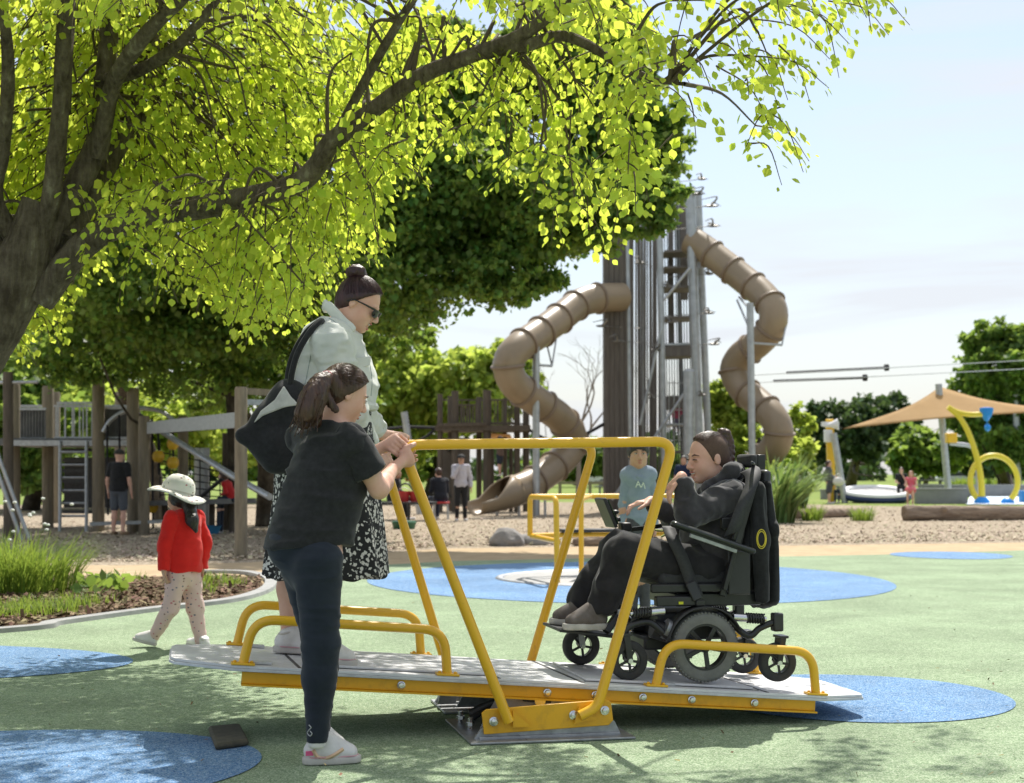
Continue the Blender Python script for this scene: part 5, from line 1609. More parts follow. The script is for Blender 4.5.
def hand_prims(w, d, pn, side, s=1.0, curl=(0.35, 0.5, 0.4), spread=0.0, tdir=None):
    """open hand: wrist w, finger direction d, palm normal pn (direction fingers curl to), side = towards the thumb"""
    d = nrm(d); pn = nrm(np.asarray(pn) - d * np.dot(pn, d)); sd = np.cross(d, pn)
    if np.dot(sd, side) < 0: sd = -sd
    w = np.asarray(w, float)
    p = [eseg(w + d * 0.005 * s, w + d * 0.075 * s, (0.024 * s, 0.014 * s), (0.036 * s, 0.012 * s), sd, 0.02)]
    for i, (off, ln) in enumerate(((0.030, 0.92), (0.010, 1.0), (-0.010, 0.95), (-0.029, 0.76))):
        q = w + d * 0.084 * s + sd * off * s
        a = 0.0
        dd = nrm(d + sd * (off * 6 * spread))
        prev = q - d * 0.02 * s
        for j, (l, cu) in enumerate(zip((0.040, 0.026, 0.020), curl)):
            a += cu * (1 + 0.12 * i)
            nx = q + (dd * math.cos(a) + pn * math.sin(a)) * l * ln * s
            p.append(cone(prev if j == 0 else q, nx, (0.0095 - j * 0.001) * s, (0.0085 - j * 0.001) * s, 0.004))
            q = nx
    t0 = w + d * 0.020 * s + sd * 0.022 * s
    td = nrm(sd * 0.8 + d * 0.75 + pn * 0.35) if tdir is None else nrm(tdir)
    t1 = t0 + td * 0.040 * s; t2 = t1 + nrm(td + d * 0.7 + pn * 0.2) * 0.030 * s; t3 = t2 + nrm(td * 0.5 + d + pn * 0.3) * 0.024 * s
    p += [cone(t0, t1, 0.014 * s, 0.011 * s, 0.012), cone(t1, t2, 0.0105 * s, 0.0098 * s, 0.003), cone(t2, t3, 0.0098 * s, 0.008 * s, 0.003)]
    return p
def grip_prims(c, bar, back, wrist, s=1.0, br=0.0225, thumb=1):
    """fist closed round a bar: c on the bar axis, bar direction, back = side the palm sits"""
    bar = nrm(bar); back = nrm(np.asarray(back) - bar * np.dot(back, bar)); th = np.cross(bar, back)
    c = np.asarray(c, float); R0 = br + 0.009 * s
    p = []
    pc = c + back * (br + 0.016 * s)
    p.append(eseg(pc - bar * 0.028 * s, pc + bar * 0.028 * s, (0.028 * s, 0.016 * s), (0.027 * s, 0.016 * s), th, 0.015))
    for off, ln in ((0.030, 0.95), (0.010, 1.0), (-0.010, 1.0), (-0.029, 0.9)):
        o = c + bar * off * s
        pts = []
        for a in np.linspace(0.35, 3.6 * ln, 6):
            pts.append(o + (back * math.cos(a) + th * math.sin(a)) * (R0 + (0.006 if a < 1.6 else 0.001)))
        for i in range(5):
            p.append(cone(pts[i], pts[i + 1], (0.0105 - 0.0005 * i) * s, (0.010 - 0.0005 * i) * s, 0.003))
    o = c + bar * 0.042 * s * thumb
    pts = [o + (back * math.cos(a) - th * math.sin(a)) * (R0 + 0.004) for a in np.linspace(0.2, 2.4, 4)]
    for i in range(3):
        p.append(cone(pts[i], pts[i + 1], 0.0125 * s - 0.001 * i, 0.0115 * s - 0.001 * i, 0.004))
    p.append(cone(wrist, pc, 0.026 * s, 0.024 * s, 0.02))
    return p
def shoe(root, heel, toe, s, m=None, msole=None, up=UP, h=0.082, k=0.02, name='shoe', extra=None, vox=0.006, ankle=None):
    """trainer: heel and toe points on the sole's underside"""
    m = m or M_shoe; msole = msole or M_sole
    heel = np.asarray(heel, float); toe = np.asarray(toe, float); d = nrm(toe - heel); up = nrm(up - d * np.dot(up, d)); sd = np.cross(d, up); L = np.linalg.norm(toe - heel)
    a = heel + d * 0.038 * s + up * 0.050 * s; b = toe - d * 0.045 * s + up * 0.040 * s
    pr = [eseg(a, heel + d * L * 0.5 + up * 0.045 * s, (0.036 * s, 0.038 * s), (0.040 * s, 0.038 * s), sd), eseg(heel + d * L * 0.5 + up * 0.042 * s, b, (0.043 * s, 0.038 * s), (0.043 * s, 0.031 * s), sd),
          cone(heel + d * 0.045 * s + up * 0.05 * s, heel + d * 0.055 * s + up * h * s, 0.036 * s, 0.034 * s, 0.015), cone(heel + d * 0.075 * s + up * 0.095 * s, heel + d * L * 0.66 + up * 0.055 * s, 0.039 * s, 0.034 * s, 0.02),
          clip(heel + up * (h + 0.012) * s, up * 0.95 - d * 0.3), clip(heel + up * 0.012 * s, -up)]
    o = sdf_obj(name, pr, vox * s, m, root)
    so_ = [eseg(heel + d * 0.036 * s + up * 0.016 * s, heel + d * L * 0.55 + up * 0.016 * s, (0.040 * s, 0.05 * s), (0.043 * s, 0.05 * s), sd), eseg(heel + d * L * 0.55 + up * 0.016 * s, toe - d * 0.042 * s + up * 0.016 * s, (0.044 * s, 0.05 * s), (0.043 * s, 0.05 * s), sd),
           clip(heel + up * 0.030 * s, up), clip(heel, -up)]
    sl = sdf_obj('sole', so_, vox * s, msole, o)
    ob('trim_line', MB().tube([heel + d * (0.01 * s + t * (L - 0.02 * s)) + sd * ((0.043) * s * math.sqrt(max(0.0, 1 - (2 * t - 1) ** 6)) + 0.001) + up * 0.030 * s for t in np.linspace(0.0, 1, 14)], 0.0022 * s, 5), mat('pink_trim', (0.62, 0.32, 0.36), rough=0.6) if m is M_shoe else msole, o)
    ob('collar', MB().tube([heel + d * (0.055 + 0.036 * math.cos(a)) * s + sd * 0.036 * s * math.sin(a) + up * (h + 0.012 + 0.012 * math.cos(a)) * s for a in np.linspace(0, 2 * math.pi, 21)], 0.0055 * s, 6, cap=False), msole, o)
    lc = MB()
    for i in range(5):
        q = heel + d * (L * (0.42 + 0.07 * i)) + up * (0.090 - 0.008 * i) * s
        lc.tube([q - sd * 0.028 * s - up * 0.012 * s, q + up * 0.004 * s, q + sd * 0.028 * s - up * 0.012 * s], 0.0035 * s, 5)
    ob('lace', lc, m, o)
    return o

def strands(parent, c, f, u, s, target, n=130, r0=0.0, m=None, seed=1, span=2.3, top=0.0):
    """combed fine hairs from the hairline back to a tie point"""
    f, u, r = hframe(f, u); rs = np.random.RandomState(seed); mb = MB()
    cc = np.asarray(c) + (f * -0.012 + u * 0.028) * s
    T = np.asarray(target, float) - cc; Td = nrm(T)
    for i in range(n):
        a = rs.uniform(-span, span)
        e0 = 0.62 - 0.22 * abs(a) / span
        st_d = nrm(f * math.cos(a) * 0.85 + r * math.sin(a) + u * (0.55 * math.cos(a) + 0.10 + top) + rs.normal(size=3) * 0.05)
        pts = []
        for t in np.linspace(0, 1, 7):
            d = nrm(st_d * (1 - t) + Td * t)
            q = 1 / math.sqrt((np.dot(d, f) / 0.109) ** 2 + (np.dot(d, r) / 0.089) ** 2 + (np.dot(d, u) / 0.102) ** 2)
            rad = q * s * (1.0 - r0) + 0.0012 * math.sin(i + 5 * t)
            rad = rad * (1 - t ** 4) + np.linalg.norm(T) * t ** 4
            pts.append(cc + d * rad)
        mb.tube(pts, 0.0011, 3, cap=False)
    return ob('hair_strands', mb, m or H_brown, parent, sharp=0)
class Fig:
    """limb and trunk prims from a joint dictionary"""
    def __init__(F, J, s=1.0, g=1.0, limb=1.0, foot=True):
        F.J = J; F.s = s
        cs = (J['shL'] + J['shR']) / 2; pel = (J['hipL'] + J['hipR']) / 2
        sd = nrm(J['shR'] - J['shL']); hs = nrm(J['hipR'] - J['hipL']); up = cs - pel
        F.torso = [eseg(cs - up * 0.10, cs - up * 0.45, (0.145 * s * g, 0.100 * s * g), (0.125 * s * g, 0.098 * s * g), sd, 0.05), eseg(cs - up * 0.45, pel + up * 0.10, (0.125 * s * g, 0.098 * s * g), (0.150 * s * g, 0.110 * s * g), nrm(sd + hs), 0.05),
                   cone(J['shL'], J['shR'], 0.055 * s, 0.055 * s, 0.05), cone(J['neck'], cs - up * 0.08, 0.062 * s, 0.09 * s, 0.05)]
        F.pelvis = [eseg(pel + up * 0.12, pel - up * 0.03, (0.145 * s * g, 0.108 * s * g), (0.150 * s * g, 0.115 * s * g), hs, 0.04)]
        F.ua = {}; F.fa = {}; F.th = {}; F.sh = {}; F.ft = {}
        for k in 'LR':
            e, w = J['el' + k], J['wr' + k]
            F.ua[k] = [cone(J['sh' + k], e, 0.053 * s * limb, 0.040 * s * limb, 0.03)]
            m = e * 0.7 + w * 0.3
            F.fa[k] = [cone(e, m, 0.040 * s * limb, 0.041 * s * limb, 0.02), cone(m, w, 0.041 * s * limb, 0.026 * s * limb, 0.02)]
            F.th[k] = [cone(J['hip' + k], J['kn' + k], 0.088 * s * limb, 0.056 * s * limb, 0.04)]
            kn, an = J['kn' + k], J['an' + k]; m = kn * 0.68 + an * 0.32
            F.sh[k] = [cone(kn, m, 0.054 * s * limb, 0.056 * s * limb, 0.03), cone(m, an, 0.056 * s * limb, 0.034 * s * limb, 0.03)]
            F.ft[k] = [cone(an, J['toe' + k], 0.034 * s, 0.026 * s, 0.02)]
    def legs(F, foot=True):
        return sum([F.th[k] + F.sh[k] + (F.ft[k] if foot else []) for k in 'LR'], [])
    def arms(F):
        return sum([F.ua[k] + F.fa[k] for k in 'LR'], [])

# ------------------------------------------------------------------ teenager in black at the near hand frame
tn = thing('person', 'teenager in black t-shirt and navy leggings with brown ponytail gripping the yellow hand frame', 'person', G(318, 766))
J = dict(neck=P(333, 430, 5.98), shR=P(352, 441, 5.87), shL=P(304, 440, 6.12), elR=P(379, 489, 5.92), wrR=P(400, 466, 6.14), elL=P(346, 478, 6.33), wrL=P(371, 450, 6.30),
         hipR=P(318, 560, 5.86), hipL=P(303, 560, 6.04), knR=P(321, 645, 5.88), knL=P(321, 640, 6.06), anR=P(317, 740, 5.90), anL=P(320, 730, 6.10), toeR=P(344, 758, 5.86), toeL=P(342, 752, 6.10))
F = Fig(J, 0.93, 1.0)
hc, hf, hu = P(345, 394, 6.02), V(0.80, 0.42, -0.34), V(0.32, 0.12, 0.94)
TLc = B(-0.625 - 0.035, -0.62, 1.272)
TLb = B(-0.19, -0.585, 0.10)
gr = [TLc + nrm(TLb - TLc) * 0.085, TLc + su * 0.02]
gR = TLc + nrm(TLb - TLc) * 0.062 + V(0.004, 0, 0.0)
gL = TLc + V(-0.012, 0.01, -0.01)
J['wrR'] = gR + V(-0.055, -0.085, -0.045); J['wrL'] = gL + V(-0.105, 0.00, -0.022)
F = Fig(J, 0.93, 1.0)
for k_ in 'LR':
    F.th[k_] = [cone(J['hip' + k_], J['kn' + k_], 0.092, 0.064, 0.04)]
    kn_, an_ = J['kn' + k_], J['an' + k_]; m_ = kn_ * 0.66 + an_ * 0.34
    F.sh[k_] = [cone(kn_, m_, 0.064, 0.058, 0.03), cone(m_, an_, 0.058, 0.033, 0.03)]
hands = grip_prims(gR + V(0.012, -0.0, 0.012), nrm(TLb - TLc), V(-0.35, -0.9, 0.1), J['wrR'], 0.95, thumb=-1) + grip_prims(gL, nrm(V(0.6, 0, 0.75)), V(-0.9, -0.1, 0.35), J['wrL'], 0.95)
body = F.torso + F.pelvis + F.arms() + F.legs(False) + head_prims(hc, hf, hu, 0.93, J['neck'], nr=(0.048, 0.055)) + hands
sdf_obj('body', body, 0.0058, S_fair, tn)
face_parts(tn, hc, hf, hu, 0.93)
# t-shirt
pel = (J['hipL'] + J['hipR']) / 2; cs = (J['shL'] + J['shR']) / 2
up_ = nrm(cs - pel)
sl = []
for k, t in (('R', 0.60), ('L', 0.60)):
    a = J['sh' + k]; b = J['el' + k]
    sl.append(cone(a, a + (b - a) * t, 0.066, 0.068, 0.045))
torso = infl(F.torso[:3], 0.020) + [eseg(P(328, 480, 5.98), P(304, 562, 5.95), (0.165, 0.148), (0.160, 0.166), V(0.55, -0.83, 0), 0.05), cone(J['neck'] - up_ * 0.03, cs - up_ * 0.08, 0.06, 0.095, 0.05)]
sh_ = torso + [clip(J['neck'] + up_ * 0.012, hf * 0.25 + up_), clip(P(306, 546, 5.95), V(0.05, 0, -1))]
ts = sdf_obj('t_shirt', sh_ + [], 0.0062, M_black, tn, folds=(0.011, (7, 7, 22)))
for k in 'RL':
    a = J['sh' + k]; b = J['el' + k]; e = a + (b - a) * 0.66
    sdf_obj('sleeve', [cone(a - (b - a) * 0.05, e, 0.062, 0.067, 0.04), clip(e, b - a)], 0.0055, M_black, ts, folds=(0.006, (16, 16, 9)))
M_legg = cloth('navy_leggings', (0.011, 0.016, 0.026), (0.018, 0.024, 0.036), sc=10, rough=0.7)
hb = nrm(V(-0.8, -0.45, 0.0))
lg = infl(F.pelvis + F.th['R'] + F.th['L'] + F.sh['R'] + F.sh['L'], 0.005, 0.03)
lg += [ell(P(296, 546, 5.93), (0.112, 0.12, 0.098), None, 0.03), clip(P(310, 515, 5.95), up_), clip(P(316, 742, 5.9), V(0, 0, -1)), clip(P(316, 733, 6.1) - V(0, 0, 0.02), V(0, 0, -1))]
lgo = sdf_obj('leggings', lg, 0.0055, M_legg, tn, folds=(0.004, (9, 9, 26)))
stitch(lgo, 'logo_mark', [(309, 725), (311, 727.5), (309, 730), (307.5, 733), (310, 736), (312, 733.5), (310, 731)], 0.0022, mat('logo_grey', (0.4, 0.4, 0.4), rough=0.6), 4)
sR = shoe(tn, G(303, 768, 0.0) + V(0, 0, 0.014), G(361, 765, 0.0) * V(1, 1, 0) + V(0, 0.0, 0.014), 1.0)
M_pink = mat('pink_accent', (0.70, 0.10, 0.25), rough=0.5); M_gold = mat('pale_gold', (0.72, 0.50, 0.32), rough=0.35, metal=0.3)
hd = nrm(G(361, 765) - G(303, 768)); hs_ = V(hd[1], -hd[0], 0); o_ = G(303, 768)
stitch(sR, 'swoosh_patch', [(313, 750), (318, 757), (326, 758), (334, 755), (343, 749)], 0.0075, M_gold, 6)
ob('heel_mark', MB().box(o_ + hd * 0.020 + hs_ * 0.037 + UP * 0.062, (0.03, 0.005, 0.018), np.array([hd, hs_, UP]).T), M_pink, sR, bevel=0.001)
sdf_obj('sock', [cone(J['anR'] + V(0, 0, 0.02), J['anR'] - V(0, 0, 0.012), 0.036, 0.034, 0.01), clip(J['anR'] + V(0, 0, 0.012), UP), clip(J['anR'] - V(0, 0, 0.03), -UP)], 0.006, M_shoe, tn)
shoe(tn, P(306, 757, 6.12) * V(1, 1, 0) + V(0, 0, 0.014), P(350, 757, 6.15) * V(1, 1, 0) + V(0, 0, 0.014), 0.95)
# hair with low ponytail
cp_, cl_ = hair_cap(hc, hf, hu, 0.93, 0.012, nape=-0.075)
tie = P(328.5, 377, 5.93)
hr = cp_ + [cone(hc - nrm(hf) * 0.05, tie, 0.06, 0.024, 0.03)] + cl_
hr_o = sdf_obj('hair', hr, 0.005, H_brown, tn, folds=(0.0018, (90, 90, 25)))
strands(hr_o, hc, hf, hu, 0.93, tie, 190, -0.005, H_brown, 3)
tl = [tie, P(320, 384, 5.88), P(313, 397, 5.85), P(308, 411, 5.84), P(303, 425, 5.85)]
tlq = spline(tl, 3); rad = np.interp(np.linspace(0, 1, len(tlq)), [0, 0.2, 0.55, 0.85, 1], [0.015, 0.028, 0.040, 0.035, 0.010])
pt_ = [cone(tlq[i], tlq[i + 1], rad[i], rad[i + 1], 0.02) for i in range(len(tlq) - 1)] + [cone(P(314, 400, 5.88), P(318, 424, 5.88), 0.04, 0.012, 0.03), cone(P(322, 392, 5.9), P(336, 410, 5.9), 0.02, 0.01, 0.02)]
pto = sdf_obj('ponytail', pt_, 0.0055, H_brown, hr_o, folds=(0.007, (70, 70, 7)))
ob('hair_tie', MB().ring(tie + V(-0.004, 0, 0.0), nrm(tl[1] - tl[0]), 0.021, 0.008, 20, 8), mat('pink_band', (0.55, 0.22, 0.22), rough=0.7), hr_o)
st_ = MB(); rs_ = np.random.RandomState(5)
for i in range(60):
    a0 = rs_.rand(3) - 0.5
    off = a0 * V(0.055, 0.055, 0.04)
    st_.tube(spline([tie + off * 0.3, tl[1] + off, tl[2] + off * 1.6, tl[3] + off * 1.7, tl[4] + off * 1.4 + V(*(rs_.normal(size=3) * 0.016)) - UP * 0.02 * rs_.rand()], 3), 0.0018, 3, cap=False)
ob('loose_strands', st_, H_brown, pto, sharp=0)

# ------------------------------------------------------------------ woman in pale denim jacket on the deck
wn_ = thing('person', 'woman in pale denim jacket, sunglasses and floral dress laughing on the raised deck', 'person', D(-0.95, 0, 0.006))
hc, hf, hu = P(359, 304, 6.86), V(0.88, -0.10, -0.46), V(0.46, 0.0, 0.88)
FTL = B(-0.56 - 0.035, 0.62, 1.30); FBL = B(-0.19, 0.585, 0.10); fb = nrm(FBL - FTL)
gN = FTL + fb * 0.09 + V(0.0, 0, 0); gF = FTL + su * 0.10
J = dict(neck=P(341, 328, 6.87), shR=P(331, 345, 6.67), shL=P(331, 345, 7.06), elR=P(352, 412, 6.72), wrR=gN + V(-0.05, -0.10, 0.02), elL=P(360, 410, 7.15), wrL=gF + V(-0.09, -0.05, 0.05),
         hipR=P(325, 480, 6.76), hipL=P(322, 480, 7.0), knR=P(322, 568, 6.66), knL=P(292, 568, 6.98), anR=P(310, 645, 6.62), anL=P(289, 632, 7.02), toeR=P(330, 658, 6.60), toeL=P(300, 644, 7.03))
F = Fig(J, 1.0, 1.15, 1.1)
hands = grip_prims(gN, -fb, V(-0.5, -0.85, 0.2), J['wrR'], 1.0) + grip_prims(gF, su, V(-0.2, -0.3, 0.95), J['wrL'], 1.0)
body = F.torso + F.pelvis + F.arms() + F.legs(False) + head_prims(hc, hf, hu, 1.0, J['neck'], mouth=0.016, nr=(0.058, 0.068), chubby=1.08) + hands
sdf_obj('body', body, 0.006, S_fair, wn_)
f_, u_, r_ = hframe(hf, hu)
def HL_(a, b, d):
    return hc + f_ * a + r_ * b + u_ * d
ob('teeth', MB().ell(HL_(0.086, 0, -0.0625), (0.006, 0.014, 0.004), np.array([f_, r_, u_]).T), M_white, wn_)
ob('lips', MB().ell(HL_(0.0935, 0, -0.0575), (0.006, 0.018, 0.003), np.array([f_, r_, u_]).T).ell(HL_(0.090, 0, -0.086), (0.006, 0.016, 0.004), np.array([f_, r_, u_]).T), M_lip, wn_)
sg = MB()
for q in (-1, 1):
    sg.tube([HL_(0.106, q * 0.012, 0.004), HL_(0.104, q * 0.035, 0.006), HL_(0.088, q * 0.060, 0.006), HL_(0.05, q * 0.080, 0.006), HL_(-0.005, q * 0.087, 0.004), HL_(-0.035, q * 0.085, -0.016)], [0.004, 0.005, 0.0055, 0.004, 0.003, 0.003], 8)
sgo = ob('sunglasses', sg, mat('black_frame', (0.01, 0.01, 0.01), rough=0.25), wn_)
for q in (-1, 1):
    ob('lens', MB().ell(HL_(0.098, q * 0.036, -0.010), (0.007, 0.028, 0.019), np.array([f_ * 0.93 + r_ * q * 0.36, nrm(r_ - f_ * q * 0.36), u_]).T, 16, 10), mat('smoke_lens', (0.012, 0.011, 0.011), rough=0.08), sgo)
cp_, cl_ = hair_cap(hc, hf, hu, 1.0, 0.009, nape=-0.07)
ho = sdf_obj('hair', cp_ + cl_, 0.0055, H_plum, wn_, folds=(0.0018, (90, 90, 30)))
bn = P(356, 272.5, 6.86)
sdf_obj('hair_bun', [ell(bn, (0.044, 0.042, 0.036)), cone(bn, hc + u_ * 0.09 - f_ * 0.02, 0.03, 0.035, 0.01)] + [cone(bn + V(math.cos(a) * 0.03, 0.03 * math.sin(a), 0.008), bn + V(math.cos(a + 1) * 0.03, 0.03 * math.sin(a + 1), -0.004), 0.016, 0.016, 0.004) for a in np.linspace(0, 6, 6)], 0.005, H_plum, ho, folds=(0.004, (50, 50, 50)))
strands(ho, hc, hf, hu, 1.0, bn, 190, 0.0, H_plum, 4)
# dress: patterned skirt
def floral_ex(nt, b, mp):
    v = nt.nodes.new('ShaderNodeTexVoronoi'); v.inputs['Scale'].default_value = 50; v.inputs['Randomness'].default_value = 1.0
    n = nt.nodes.new('ShaderNodeTexNoise'); n.inputs['Scale'].default_value = 90; n.inputs['Detail'].default_value = 2
    nt.links.new(mp.outputs['Vector'], v.inputs['Vector']); nt.links.new(mp.outputs['Vector'], n.inputs['Vector'])
    a = nt.nodes.new('ShaderNodeMath'); a.operation = 'MULTIPLY_ADD'; a.inputs[1].default_value = 1.1; a.inputs[2].default_value = -0.55
    nt.links.new(n.outputs['Fac'], a.inputs[0])
    s = nt.nodes.new('ShaderNodeMath'); s.operation = 'ADD'
    nt.links.new(v.outputs['Distance'], s.inputs[0]); nt.links.new(a.outputs[0], s.inputs[1])
    n2 = nt.nodes.new('ShaderNodeTexNoise'); n2.inputs['Scale'].default_value = 13
    nt.links.new(mp.outputs['Vector'], n2.inputs['Vector'])
    r2 = nt.nodes.new('ShaderNodeMapRange'); r2.inputs['From Min'].default_value = 0.50; r2.inputs['From Max'].default_value = 0.58
    r2.inputs['To Min'].default_value = 0; r2.inputs['To Max'].default_value = 0.22
    nt.links.new(n2.outputs['Fac'], r2.inputs['Value'])
    s2 = nt.nodes.new('ShaderNodeMath'); s2.operation = 'ADD'
    nt.links.new(s.outputs[0], s2.inputs[0]); nt.links.new(r2.outputs['Result'], s2.inputs[1])
    r = nt.nodes.new('ShaderNodeValToRGB'); r.color_ramp.interpolation = 'CONSTANT'
    r.color_ramp.elements[0].color = (0.62, 0.60, 0.56, 1); r.color_ramp.elements[1].color = (0.014, 0.014, 0.015, 1); r.color_ramp.elements[1].position = 0.46
    nt.links.new(s2.outputs[0], r.inputs['Fac']); nt.links.new(r.outputs['Color'], b.inputs['Base Color'])
M_floral = mat('floral_print', (0.02, 0.02, 0.02), rough=0.85, extra=floral_ex)
wa = P(330, 415, 6.88); he = P(326, 583, 6.86)
sd_w = V(0.1, 1, 0)
sk = [eseg(wa, P(327, 470, 6.88), (0.19, 0.19), (0.235, 0.225), sd_w), eseg(P(327, 470, 6.88), he, (0.235, 0.225), (0.28, 0.285), sd_w, 0.05), clip(P(326, 576, 6.86), V(0, 0, -1))]
def skirt_mesh():
    v, q = sdf_mesh(sk, 0.011)
    c = P(326, 470, 6.87)
    a = np.arctan2(v[:, 1] - c[1], v[:, 0] - c[0]); t = np.clip((c[2] + 0.2 - v[:, 2]) / 0.7, 0, 1)
    k = 1 + 0.045 * t * (np.sin(a * 9 + 1) + 0.6 * np.sin(a * 15 + 2 * v[:, 2] * 3))
    v[:, 0] = c[0] + (v[:, 0] - c[0]) * k; v[:, 1] = c[1] + (v[:, 1] - c[1]) * k
    low = v[:, 2] < P(326, 573, 6.86)[2]
    v[low, 2] += 0.012 * np.sin(a[low] * 9 + 1)
    return v, q
v, q = skirt_mesh()
fast_obj('dress', v, q, M_floral, wn_)
# denim jacket
def denim_ex(nt, b, mp):
    pass
M_denim = cloth('pale_denim', (0.66, 0.665, 0.62), (0.55, 0.565, 0.535), sc=7, bump=(350, 0.4, 0.002))
M_seam = cloth('denim_seam', (0.36, 0.42, 0.40), sc=60)
jk = [eseg(P(331, 345, 6.87), P(335, 385, 6.87), (0.19, 0.135), (0.20, 0.185), sd_w, 0.05), eseg(P(335, 385, 6.87), P(333, 412, 6.87), (0.20, 0.185), (0.205, 0.180), sd_w, 0.05), cone(J['shR'], J['shL'], 0.082, 0.082, 0.05),
      cone(P(339, 322, 6.87), P(335, 345, 6.87), 0.068, 0.12, 0.04), clip(P(334, 408, 6.87), V(0.06, 0, -1)), clip(P(341, 324, 6.87), V(0.42, 0, 0.95))]
jo = sdf_obj('denim_jacket', jk, 0.0065, M_denim, wn_, folds=(0.010, (10, 10, 17)))
for k in 'RL':
    a, e, w = J['sh' + k], J['el' + k], J['wr' + k]
    cu = e + (w - e) * 0.80
    so2 = sdf_obj('sleeve', [cone(a, e, 0.090, 0.066, 0.04), cone(e, cu, 0.066, 0.046, 0.03), clip(cu, w - e)], 0.0065, M_denim, jo, folds=(0.011, (11, 11, 24)))
    c2 = cu - nrm(w - e) * 0.045
    sdf_obj('cuff', [cone(c2, cu, 0.053, 0.051, 0.01), clip(cu + nrm(w - e) * 0.003, w - e), clip(c2 - nrm(w - e) * 0.003, e - w)], 0.006, M_denim, so2)
    sh3 = nrm(np.cross(w - e, V(0, 1, 0)))
    ob('button', MB().lathe([(0, 0.005), (0.008, 0.004), (0.009, 0)], (c2 + cu) / 2 + V(0, -0.052, -0.01), V(0, -1, -0.2), 12), M_dark, so2)
cr_ = MB()
col = [eseg(P(327, 305, 6.78), P(352, 331, 6.77), (0.010, 0.022), (0.010, 0.026), V(0, 1, 0), 0.02), eseg(P(326, 305, 6.80), P(325, 306, 6.94), (0.012, 0.026), (0.012, 0.026), V(1, 0, 0), 0.02), eseg(P(327, 305, 6.95), P(352, 331, 6.97), (0.010, 0.022), (0.010, 0.026), V(0, 1, 0), 0.02)]
sdf_obj('collar', col, 0.006, M_denim, jo, folds=(0.003, (20, 20, 20)))
hem = MB()
c = P(334, 404, 6.87)
hem.tube([c + V(0.186 * math.cos(a), 0.212 * math.sin(a), -0.012 * math.cos(a)) for a in np.linspace(0, 2 * math.pi, 41)], 0.020, 8, cap=False)
ob('waistband', hem, M_denim, jo)
for (x, y, d) in ((300, 403, 6.74), (368, 350, 6.72), (374, 372, 6.72)):
    pass
sm = MB()
sm.tube(spline([P(348, 334, 6.70), P(351, 352, 6.68), P(354, 372, 6.665), P(356, 392, 6.67)], 5), 0.003, 5)
for sp_ in ([(347, 333), (350, 352), (352, 372), (354, 395)], [(329, 318), (335, 322), (342, 330), (346, 345)], [(364, 345), (369, 360), (372, 380), (371, 396)], [(318, 330), (312, 350), (307, 375), (302, 398)]):
    stitch(jo, 'seam', sp_, 0.0022, M_seam)
ob('pocket_flap', MB().prism([(-0.05, 0.0), (0.05, 0.01), (0.045, -0.03), (0.0, -0.045), (-0.045, -0.03)], 0.006, P(362, 358, 6.735), nrm(V(0.75, 0.66, 0)), V(0, 0, 1)), M_denim, jo, bevel=0.004)
sh1 = shoe(wn_, D(-1.145, 0.12, 0.006), D(-0.895, 0.13, 0.006), 1.0, up=sz)
sh2 = shoe(wn_, D(-1.04, -0.24, 0.006), D(-0.80, -0.26, 0.006), 1.0, up=sz)
ob('heel_mark', MB().box(D(-1.02, -0.277, 0.06), (0.03, 0.004, 0.02), np.array([st, sn, sz]).T), M_pink, sh2)
# tote bag
bg_ = thing('tote_bag', 'black tote bag with a white patch hanging behind the woman in denim', 'bag', P(272, 440, 6.62))
bgp = [cone(P(243, 434, 6.62), P(290, 398, 6.66), 0.018, 0.06, 0.06), cone(P(243, 434, 6.62), P(276, 460, 6.66), 0.018, 0.055, 0.06), cone(P(290, 398, 6.66), P(300, 462, 6.68), 0.06, 0.06, 0.08), cone(P(276, 440, 6.66), P(300, 440, 6.68), 0.07, 0.07, 0.08), cone(P(286, 386, 6.66), P(264, 420, 6.65), 0.012, 0.05, 0.05)]
bgo = sdf_obj('bag_body', bgp, 0.007, M_black, bg_, folds=(0.010, (8, 8, 8)))
wp_ = [P(x, y, 6.588) for x, y in ((284, 386), (292, 397), (299, 405), (283, 408), (263, 416), (254, 423), (261, 411), (275, 400))]
ob('white_patch', MB().prism([((p - wp_[0])[0], (p - wp_[0])[2]) for p in wp_], 0.03, wp_[0], (1, 0, 0), (0, 0, 1)), cloth('white_print', (0.55, 0.54, 0.50), (0.42, 0.41, 0.38), sc=18), bgo, bevel=0.006)
ob('strap', MB().tube(spline([P(290, 388, 6.62), P(292, 372, 6.60), P(298, 352, 6.60), P(309, 333, 6.62), P(319, 322, 6.66), P(322, 321, 6.72)], 5), 0.014, 8), M_black, bg_)
ob('strap', MB().tube(spline([P(287, 392, 6.70), P(288, 372, 6.72), P(294, 352, 6.72), P(306, 332, 6.72), P(319, 321, 6.72)], 5), 0.012, 8), M_black, bg_)
# ------------------------------------------------------------------ powered wheelchair on the right end of the deck
M_blk = mat('black_plastic', (0.018, 0.018, 0.019), rough=0.42, noise=10, col2=(0.028, 0.028, 0.03), bump=(250, 0.12, 0.001))
M_blkm = mat('black_metal', (0.02, 0.02, 0.022), rough=0.32, metal=0.2, noise=12, col2=(0.035, 0.035, 0.036))
M_tyre = mat('grey_tyre', (0.15, 0.15, 0.14), rough=0.85, noise=18, col2=(0.20, 0.20, 0.185), bump=(90, 0.4, 0.002))
M_tyreb = mat('black_tyre', (0.028, 0.028, 0.028), rough=0.8, noise=18, col2=(0.05, 0.05, 0.048))
M_nylon = mat('nylon_strap', (0.022, 0.022, 0.024), rough=0.7, noise=80, col2=(0.035, 0.035, 0.036), bump=(400, 0.4, 0.001))
WO = D(0.0, -0.26, 0)
_camp = V(0, 0, CAMH)
